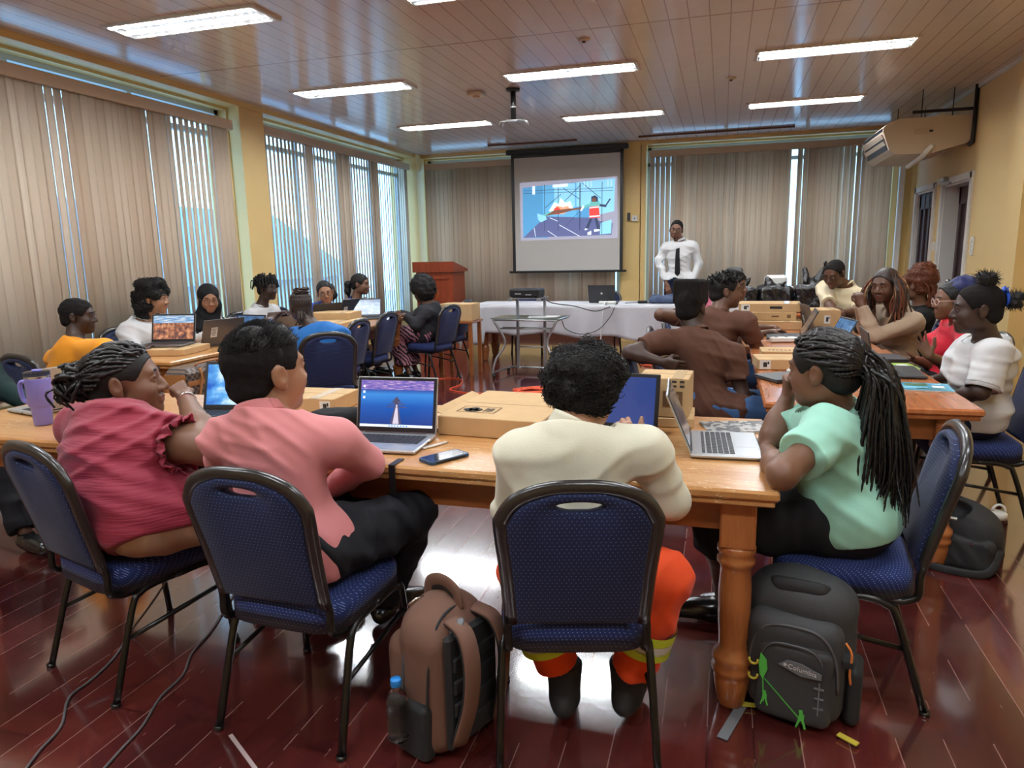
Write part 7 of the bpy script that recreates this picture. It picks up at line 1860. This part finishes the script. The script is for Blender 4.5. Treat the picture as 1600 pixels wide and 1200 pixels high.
def backpack_dark():
    t = thing('backpack', 'charcoal hiking backpack with green climber motif leaning on the table leg', 'backpack', (.27, 2.22, 0), math.radians(-13))
    v = Vol(); v.box((0, .02, .215), (.165, .095, .210), None, .085, .03); v.ell((0, .02, .375), (.145, .10, .075), None, .05); v.disp(lumps(.004, 20)); v.plane((0, 0, .003), (0, 0, -1)); vol_obj(v, 'main_body', 'pack_char', t, (0, 0, 0), .006)
    v = Vol(); v.box((0, -.075, .185), (.142, .060, .170), None, .06, .03); v.disp(lumps(.004, 24, 2)); v.plane((0, 0, .004), (0, 0, -1)); vol_obj(v, 'front_panel', 'pack_char', t, (0, 0, 0), .006)
    v = Vol(); v.box((.005, -.120, .150), (.110, .030, .128), None, .028, .02); v.ell((.005, -.115, .23), (.095, .03, .05), None, .03); v.disp(lumps(.003, 30, 5)); v.plane((0, 0, .012), (0, 0, -1)); vol_obj(v, 'front_pocket', 'pack_char', t, (0, 0, 0), .006)
    for s_ in (-1, 1):
        v = Vol(); v.box((s_ * .165, .0, .10), (.024, .065, .095), None, .022, .02); v.plane((0, 0, .004), (0, 0, -1)); vol_obj(v, 'side_pocket', 'pack_black', t, (0, 0, 0), .007)
        one('orange_cord', 'cord_orange', lambda b: b.tube(spline([(s_ * .140, -.10, .30), (s_ * .158, -.105, .27), (s_ * .156, -.105, .21), (s_ * .160, -.10, .17)], 5), .0035, n=6), t)
        one('compression_strap', 'pack_black', lambda b: b.box((s_ * .150, -.05, .235), (.03, .12, .018)), t)
    one('carry_handle', 'pack_black', lambda b: b.tube(spline([(-.085, -.03, .405), (-.06, -.055, .425), (0, -.062, .430), (.06, -.055, .425), (.085, -.03, .405)], 6), .020, n=8, flat=(.5, 1.2)), t)
    def arch(y, w, h0, h1, n=26): return [(w * math.copysign(abs(math.cos(a)) ** .6, math.cos(a)), y - .02 * math.sin(a), h0 + (h1 - h0) * math.sin(a) ** .8) for a in np.linspace(0.02, PI - .02, n)]
    one('zip', 'zip_grey', lambda b: b.tube(arch(-.118, .128, .13, .335), .0045, n=6), t); one('pocket_zip', 'zip_grey', lambda b: b.tube(arch(-.138, .090, .18, .285), .0035, n=6), t)
    for z_ in (.205, .155): one('yellow_hook', 'yellow_tag', lambda b: b.tube([(-.108 + .013 * math.cos(a), -.152, z_ + .013 * math.sin(a)) for a in np.linspace(PI * .9, PI * 2.1, 12)], .004, n=6), t)
    one('maker_patch', 'webbing_grey', lambda b: b.prism([(-.035, .215), (-.01, .235), (.03, .232), (.085, .212), (.085, .195), (.03, .192)], -.156, -.160, axis='Y'), t)
    b = MB(); text_mesh(b, 'Columbia', .021, Matrix.Translation((.032, -.1612, .213)) @ Matrix.Rotation(PI / 2, 4, 'X') @ Matrix.Rotation(-.12, 4, 'Z')); b.prism([(-.022, .220), (-.016, .226), (-.010, .220), (-.016, .214)], -.1605, -.1615, axis='Y'); b.build('maker_lettering', 'label_white', t)
    def mot(b):
        y0, y1 = -.151, -.156
        b.prism([(-.088, .235), (-.070, .215), (-.066, .185), (-.078, .150), (-.088, .165), (-.092, .20)], y0, y1, axis='Y')
        b.prism([(-.076, .155), (-.074, .155), (.030, .055), (.028, .053)], y0 - .002, y1 - .002, axis='Y'); b.prism([(-.080, .155), (-.077, .155), (-.072, .075), (-.075, .075)], y0, y1, axis='Y')
        for cx_, cz_, s_ in ((-.072, .085, .8), (.035, .045, 1.0)):
            b.prism([(cx_ - .008 * s_, cz_), (cx_ + .010 * s_, cz_ + .002), (cx_ + .010 * s_, cz_ + .022 * s_), (cx_ - .004 * s_, cz_ + .026 * s_)], y0 - .003, y1 - .003, axis='Y'); b.prism([(cx_ - .004, cz_ + .024 * s_), (cx_ + .006, cz_ + .024 * s_), (cx_ + .004, cz_ + .036 * s_), (cx_ - .006, cz_ + .034 * s_)], y0 - .003, y1 - .003, axis='Y')
            b.prism([(cx_ - .008 * s_, cz_), (cx_ - .001, cz_), (cx_ - .010 * s_, cz_ - .024 * s_), (cx_ - .014 * s_, cz_ - .022 * s_)], y0 - .003, y1 - .003, axis='Y'); b.prism([(cx_ + .003, cz_ + .002), (cx_ + .010 * s_, cz_ + .002), (cx_ + .016 * s_, cz_ - .022 * s_), (cx_ + .011 * s_, cz_ - .024 * s_)], y0 - .003, y1 - .003, axis='Y')
    b = MB(); mot(b); b.build('green_climber_motif', 'lime', t)
    one('daisy_chain', 'webbing_grey', lambda b: [b.box((.080, -.150, .16 - k * .032), (.028, .006, .004)) for k in range(3)] and b.box((.080, -.149, .12), (.004, .006, .12)), t)
    one('loose_strap', 'webbing_grey', lambda b: b.box((-.155, -.19, .004), (.032, .20, .003), rz=-.10), t); one('yellow_tag', 'yellow_tag', lambda b: b.box((-.13, -.10, .012), (.05, .02, .004), rz=.3), t); one('yellow_tag', 'yellow_tag', lambda b: b.box((.165, -.13, .012), (.06, .02, .004), rz=-.4), t)
backpack_dark()
def bag_black():
    t = thing('shoulder_bag', 'soft black bag on the floor by the right table leg', 'bag', (1.10, 3.50, 0), math.radians(-25))
    v = Vol(); v.box((0, 0, .12), (.150, .10, .115), None, .07, .04); v.ell((.0, .01, .22), (.12, .08, .08), None, .05); v.ell((-.06, 0, .24), (.06, .06, .06), None, .04); v.sub((-.02, -.05, .27), (.05, .05, .05), None, .02); v.disp(lumps(.006, 26)); v.disp(wrinkle(.008, 60, 4, (.5, 0, 1))); v.plane((0, 0, .003), (0, 0, -1)); vol_obj(v, 'body', 'pack_black', t, (0, 0, 0), .006)
    v = Vol(); v.box((.03, -.095, .09), (.10, .03, .075), None, .028, .02); v.disp(wrinkle(.006, 60, 6, (1, 0, .4))); v.plane((0, 0, .004), (0, 0, -1)); vol_obj(v, 'front_pocket', 'pack_black', t, (0, 0, 0), .006)
    one('strap', 'pack_black', lambda b: b.tube(spline([(-.12, -.02, .26), (-.165, -.08, .14), (-.12, -.15, .03), (.0, -.165, .018), (.12, -.13, .03), (.15, -.06, .12)], 6), .020, n=6, flat=(1, .3)), t)
    one('paper_slip', 'paper', lambda b: b.box((-.035, -.075, .222), (.03, .012, .03), rot=Matrix.Rotation(.5, 3, 'X')), t); one('buckle', 'metal_bright', lambda b: b.box((.05, -.13, .15), (.012, .006, .010)), t)
bag_black()
t = thing('water_bottle', 'clear water bottle with a white loop lid standing by the black floor bag', 'bottle', (1.27, 3.62, 0))
one('body', 'glass_clear', lambda b: b.lathe([(.036, 0), (.04, .008), (.04, .17), (.034, .19)], n=28), t)
one('lid', 'white_plastic', lambda b: (b.lathe([(.036, .186), (.036, .212), (.028, .220)], n=24), b.tube([(math.cos(a) * .026, 0, .222 + math.sin(a) * .030) for a in np.linspace(0, PI, 14)], .006, n=8)), t)

# ------------------------------------------------------------------ black plastic bags and things on the far right table
mk('bin_bag', (.012, .012, .014), .16, coat=.4, bump=(26, .7, .02)); mk('pink_print', (.65, .18, .28), .6, var=(20, .5))
for i, (x, y, w, h, lb, top) in enumerate(((.20, 8.28, .17, .26, 'black plastic bag on the far table, leftmost of the three', .07), (.56, 8.30, .18, .27, 'black plastic bag on the far table, middle one under the paper towels', .0), (.95, 8.30, .19, .28, 'black plastic bag on the far table, rightmost with its peak pulled up', .20))):
    t = thing('plastic_bag', lb, 'bag', (x, y, TZ), 0, 'black plastic bags')
    v = Vol(); v.box((0, 0, h * .5), (w, .14, h * .5), None, .05, .03); v.disp(lumps(.010, 26, i)); v.disp(wrinkle(.014, 70, i + 3, (1, 0, .3))); v.plane((0, 0, .003), (0, 0, -1)); vol_obj(v, 'bag_body', 'bin_bag', t, (0, 0, 0), .009)
    v = Vol(); v.cap((0, 0, h * .8), (w * .6, .0, h + top + .04), .07, .012, .03); v.cap((-w * .3, 0, h * .9), (-w * .5, 0, h + .09 + top * .4), .06, .02, .03); v.disp(lumps(.012, 45, i + 7)); vol_obj(v, 'knotted_top', 'bin_bag', t, (0, 0, 0), .009)
t = thing('paper_towels', 'white pack of paper towels between the black plastic bags', 'paper towels', (.58, 8.54, TZ)); one('pack', 'paper', lambda b: b.box((0, 0, .19), (.24, .12, .38), bev=.03), t); one('wrapper_print', 'cover_green', lambda b: b.box((.05, -.0605, .14), (.10, .002, .06)), t)
t = thing('gift_bag', 'pink and white patterned bag at the left of the black bags', 'bag', (-.06, 8.20, TZ)); one('body', 'pink_print', lambda b: b.box((0, 0, .13), (.22, .16, .26), bev=.03), t); one('fold', 'label_white', lambda b: b.box((0, -.01, .265), (.19, .13, .02), bev=.008), t)
t = thing('speaker', 'small dark rounded object right of the black plastic bags', 'speaker', (1.34, 8.30, TZ)); one('body', 'plastic_black', lambda b: b.lathe([(.05, 0), (.07, .02), (.075, .10), (.06, .17), (.02, .19)], n=24), t); one('base_ring', 'plastic_dark', lambda b: b.lathe([(.055, 0), (.055, .008)], n=24), t)

# ------------------------------------------------------------------ things on and by the white table
ZC_ = TOP + .012
t = thing('jacket', 'blue-grey folded jacket lying on the right end of the white table', 'jacket', (-.62, 9.36, ZC_)); v = Vol(); v.box((0, 0, .04), (.28, .17, .038), None, .035, .03); v.ell((.12, .02, .075), (.16, .12, .035), None, .03); v.disp(wrinkle(.018, 40, 5, (.6, .6, 0))); v.plane((0, 0, .0), (0, 0, -1)); mk('denim_grey', (.060, .085, .16), .8); vol_obj(v, 'fabric', 'denim_grey', t, (0, 0, 0), .009)
t = thing('power_adapter', 'black charger block with its cable on the white cloth', 'charger', (-.98, 9.25, ZC_)); one('block', 'plastic_black', lambda b: b.box((0, 0, .018), (.12, .05, .034), rz=.3, bev=.006), t); one('cable', 'plastic_black', lambda b: b.tube(spline([(.05, 0, .02), (.14, -.03, .006), (.22, .05, .006), (.12, .10, .006), (-.1, .06, .006), (-.22, -.02, .006)], 6), .005, n=6), t)
t = thing('power_strip', 'white socket block on the cloth in front of the laptop with the round logo', 'power strip', (-1.42, 9.16, ZC_)); one('body', 'white_plastic', lambda b: b.box((0, 0, .018), (.22, .06, .034), bev=.006), t)
one('plug', 'plastic_black', lambda b: (b.box((-.04, 0, .05), (.03, .03, .03), bev=.004), b.box((.0, 0, .05), (.03, .03, .03), bev=.004)), t)
t = thing('white_cord', 'white cord running from the table top down to the floor', 'cord', (-1.42, 9.0, 0)); one('cord', 'white_cable', lambda b: b.tube(spline([(0, .12, ZC_ + .02), (-.01, -.02, ZC_ + .01), (-.03, -.06, .60), (-.05, -.07, .30), (-.04, -.10, .02), (.1, -.2, .006), (.4, -.25, .006)], 8), .008, n=6), t)
# glass trolley with the projector
def trolley():
    t = thing('trolley_desk', 'grey tubular trolley with glass shelves and castors before the white table', 'trolley', (-2.15, 8.02, 0), math.radians(-4))
    W, D = .78, .46
    one('glass_top', 'glass_green', lambda b: b.box((0, 0, .700), (W + .06, D + .02, .008), bev=.002), t)
    def fr(b):
        for y in (-D / 2, D / 2): b.tube([(-W / 2, y, .685), (W / 2, y, .685)], .012, n=8)
        for x in (-W / 2, W / 2): b.tube([(x, -D / 2, .685), (x, D / 2, .685)], .012, n=8)
        b.tube([(-W / 2 + .05, -.04, .575), (W / 2 - .10, -.04, .575)], .010, n=8); b.tube([(-W / 2 + .05, -.15, .575), (W / 2 - .10, -.15, .575)], .008, n=8)
    one('top_frame', 'metal_grey', fr, t)
    for s_ in (-1, 1):
        one('side_leg', 'metal_grey', lambda b: b.tube(spline([(s_ * W / 2, -D / 2, .69), (s_ * (W / 2 - .13), -D / 2 + .05, .42), (s_ * (W / 2 - .03), -D / 2, .22), (s_ * (W / 2 + .01), -D / 2 - .03, .06)], 6) + [Vector((s_ * (W / 2 - .04), D / 2 + .02, .06))], .014, n=8), t)
        one('upright', 'metal_grey', lambda b: b.box((s_ * .13 - .03 + (.06 if s_ > 0 else -.02), .05, .50), (.028, .028, .86)), t)
        for y in (-D / 2 - .02, D / 2): one('castor', 'plastic_black', lambda b: b.cyl((s_ * (W / 2 - .01) - .012, y, .028), (s_ * (W / 2 - .01) + .012, y, .028), .027, n=16), t)
    one('lower_bars', 'metal_grey', lambda b: (b.tube([(-W / 2, D / 2, .06), (W / 2, D / 2, .06)], .012, n=8), b.tube([(-.18, .05, .34), (.16, .05, .34)], .009, n=8), b.tube([(-.18, .05, .08), (-.18, D / 2, .06)], .012, n=8), b.tube([(.16, .05, .08), (.16, D / 2, .06)], .012, n=8)), t)
    one('projector_platform', 'metal_grey', lambda b: (b.box((-.03, .02, .925), (.40, .30, .010)), b.box((-.21, -.13, .91), (.05, .03, .03)), b.box((.15, -.13, .91), (.05, .03, .03))), t)
    return t
tr_ = trolley()
t = thing('projector', 'black projector standing on top of the glass trolley', 'projector', (-2.20, 8.06, .932), math.radians(-4))
one('housing', 'plastic_black', lambda b: b.box((0, 0, .055), (.36, .26, .095), bev=.016), t); one('lens', 'dark_gloss', lambda b: b.cyl((-.10, .13, .055), (-.10, .155, .055), .035, n=20), t); one('button_panel', 'plastic_dark', lambda b: b.box((.05, -.03, .1035), (.12, .08, .003)), t)
one('rear_ports', 'label_white', lambda b: [b.box((-.10 + k * .016, -.131, .045), (.007, .002, .014)) for k in range(5)] and b.box((.06, -.131, .035), (.07, .002, .008)), t)
for s_ in (-1, 1): one('foot', 'plastic_dark', lambda b: b.cyl((s_ * .14, -.09, 0), (s_ * .14, -.09, .012), .012, n=12), t)
t = thing('paper_sheets', 'pale papers lying on the trolley glass', 'papers', (-2.02, 8.02, .7045)); one('sheets', 'paper', lambda b: (b.box((0, 0, .002), (.30, .21, .003), rz=.2), b.box((.10, .03, .005), (.21, .15, .002), rz=-.3)), t)
t = thing('video_cable', 'black cable looping from the projector to the laptop on the white table', 'cable', (-2.0, 8.3, 0)); one('cable', 'plastic_black', lambda b: b.tube(spline([(-.08, -.12, .97), (.05, -.10, .86), (.30, .10, .80), (.50, .35, .72), (.62, .62, .74), (.72, .80, ZC_ + .008), (.62, .95, ZC_ + .006)], 8), .006, n=6), t)
t = thing('black_cord', 'thin black cord hanging in a loop under the white table beside the trolley', 'cord', (-1.75, 8.6, 0)); one('cord', 'plastic_black', lambda b: b.tube(spline([(.46, .38, ZC_), (.40, .30, .62), (.25, .25, .46), (.05, .15, .42), (-.10, .0, .50), (-.12, -.15, .62)], 8), .005, n=6), t)
# lectern
def lectern():
    t = thing('lectern', 'reddish wooden lectern with a carved diamond on its front, in the back left corner', 'lectern', (-4.22, 10.35, 0), math.radians(-4))
    one('cabinet', 'wood_lectern', lambda b: b.box((0, 0, .60), (.62, .46, 1.16), bev=.006), t)
    one('sloping_top', 'wood_lectern', lambda b: b.prism([(-.26, 1.18), (.26, 1.18), (.26, 1.22), (-.26, 1.34)], -.35, .35, axis='X'), t)
    def pnl(b):
        for s_ in (-1, 1): b.box((.05 * 0 + s_ * .26, -.235, .62), (.05, .02, 1.0), bev=.004)
        for z in (.14, 1.10): b.box((0, -.235, z), (.56, .02, .05), bev=.004)
    one('panel_moulding', 'wood_lectern', pnl, t)
    one('diamond_emblem', 'wood_leg', lambda b: (b.tube([(0, -.245, 1.02), (.07, -.245, .86), (0, -.245, .70), (-.07, -.245, .86)], .008, n=6, closed=True), b.prism([(0, .93), (.03, .86), (0, .79), (-.03, .86)], -.252, -.240, axis='Y')), t)
    one('plinth', 'wood_lectern', lambda b: b.box((0, 0, .03), (.68, .52, .06), bev=.005), t)
lectern()
t = thing('cardboard_box', 'long pale box on top of the cabinet behind the grey jacket', 'box', (-3.05, 8.05, .66), 0, 'cardboard boxes')
one('carton', 'cardboard', lambda b: b.box((0, 0, .10), (.42, .30, .20), bev=.003), t); one('flap_seam', 'cardboard_dark', lambda b: b.box((0, 0, .2004), (.41, .003, .0008)), t)
t2_ = thing('side_table', 'small dark side table under the pale box behind the grey jacket', 'table', (-3.05, 8.05, 0)); one('tabletop', 'wood_apron', lambda b: b.box((0, 0, .645), (.46, .40, .026), bev=.004), t2_)
for sx in (-1, 1):
    for sy in (-1, 1): one('leg', 'wood_apron', lambda b: b.box((sx * .19, sy * .16, .316), (.04, .04, .632)), t2_)
# ------------------------------------------------------------------ cords on the floor
def cord(label, pts, r, mat, nm='extension_cord'):
    b = MB(); b.tube(spline([Vector(p) for p in pts], 7), r, n=6); o = b.build(nm, mat); tag(o, label, 'cord'); return o
z_ = .006
cord('orange extension cord snaking from the grey jacket chair toward the middle', [(-3.25, 7.55, z_), (-3.02, 7.66, z_), (-2.86, 7.55, z_), (-2.78, 7.25, z_), (-2.80, 7.0, z_), (-2.58, 6.86, z_), (-2.36, 6.84, z_), (-2.20, 6.60, z_), (-2.24, 6.40, z_)], .006, 'orange_cable')
cord('orange extension cord piece behind the opened cardboard box', [(-2.35, 6.38, z_), (-2.25, 6.55, z_), (-2.05, 6.58, z_), (-1.85, 6.50, z_), (-1.55, 6.45, z_), (-1.2, 6.5, z_)], .006, 'orange_cable')
rs_ = np.random.RandomState(12); pts = [(-1.25, 7.70, z_), (-1.60, 7.66, z_), (-1.78, 7.55, z_), (-1.62, 7.30, z_), (-1.70, 7.16, z_)]
for k in range(22): pts.append((-1.88 + .20 * math.cos(k * 1.9) + rs_.randn() * .03, 7.10 + .13 * math.sin(k * 1.9 + .4) + rs_.randn() * .03, z_ + .006 * (k % 3)))
pts += [(-1.65, 7.12, z_), (-1.50, 6.9, z_), (-1.42, 6.7, z_)]
cord('tangled orange extension cord heap on the floor left of the black curly hair', pts, .006, 'orange_cable')
pts = []
for k in range(20): pts.append((-.98 + .13 * math.cos(k * 2.1) + rs_.randn() * .02, 7.80 + .24 * math.sin(k * 2.1) + rs_.randn() * .04, z_ + .006 * (k % 3)))
pts += [(-1.0, 7.4, z_), (-1.06, 7.1, z_), (-.98, 6.8, z_)]
cord('tangled orange extension cord heap on the floor right of the black curly hair', pts, .006, 'orange_cable')
pts = [(-.95, 9.6, z_), (-1.05, 9.35, z_), (-.9, 9.15, z_)] + [(-.82 + .16 * math.cos(k * 2.2) + rs_.randn() * .03, 9.1 + .22 * math.sin(k * 2.2), z_ + .006 * (k % 3)) for k in range(12)]
cord('orange cord heap on the floor under the white table', pts, .006, 'orange_cable')
cord('grey laptop cord hanging past the burgundy blouse and running to the lower left', [Z(322, 745, .74), Z(312, 790, .58), Z(284, 860, .38), Z(262, 905, .24), Z(228, 955, .10), Z(205, 985, .02), Z(180, 1025, z_), Z(145, 1060, z_), Z(108, 1090, z_), Z(95, 1135, z_), Z(60, 1175, z_), Z(20, 1230, z_)], .0042, 'grey_cable')
cord('grey laptop cord running across the floor between the two left chairs', [Z(372, 918, z_), Z(352, 950, z_), Z(330, 985, z_), Z(300, 1020, z_), Z(285, 1055, z_), Z(250, 1090, z_), Z(222, 1135, z_), Z(190, 1170, z_), Z(150, 1215, z_)], .0042, 'grey_cable')
mk('chalk', (.50, .40, .40), .9)
b = MB(); a_, c_ = atz(360, 1148, .0015), atz(402, 1205, .0015); mid_ = (a_ + c_) / 2; b.box(mid_, ((c_ - a_).length, .012, .002), rz=math.atan2((c_ - a_).y, (c_ - a_).x)); tag(b.build('floor_mark', 'chalk'), 'pale scuffed line on the red floor at the bottom', 'mark')
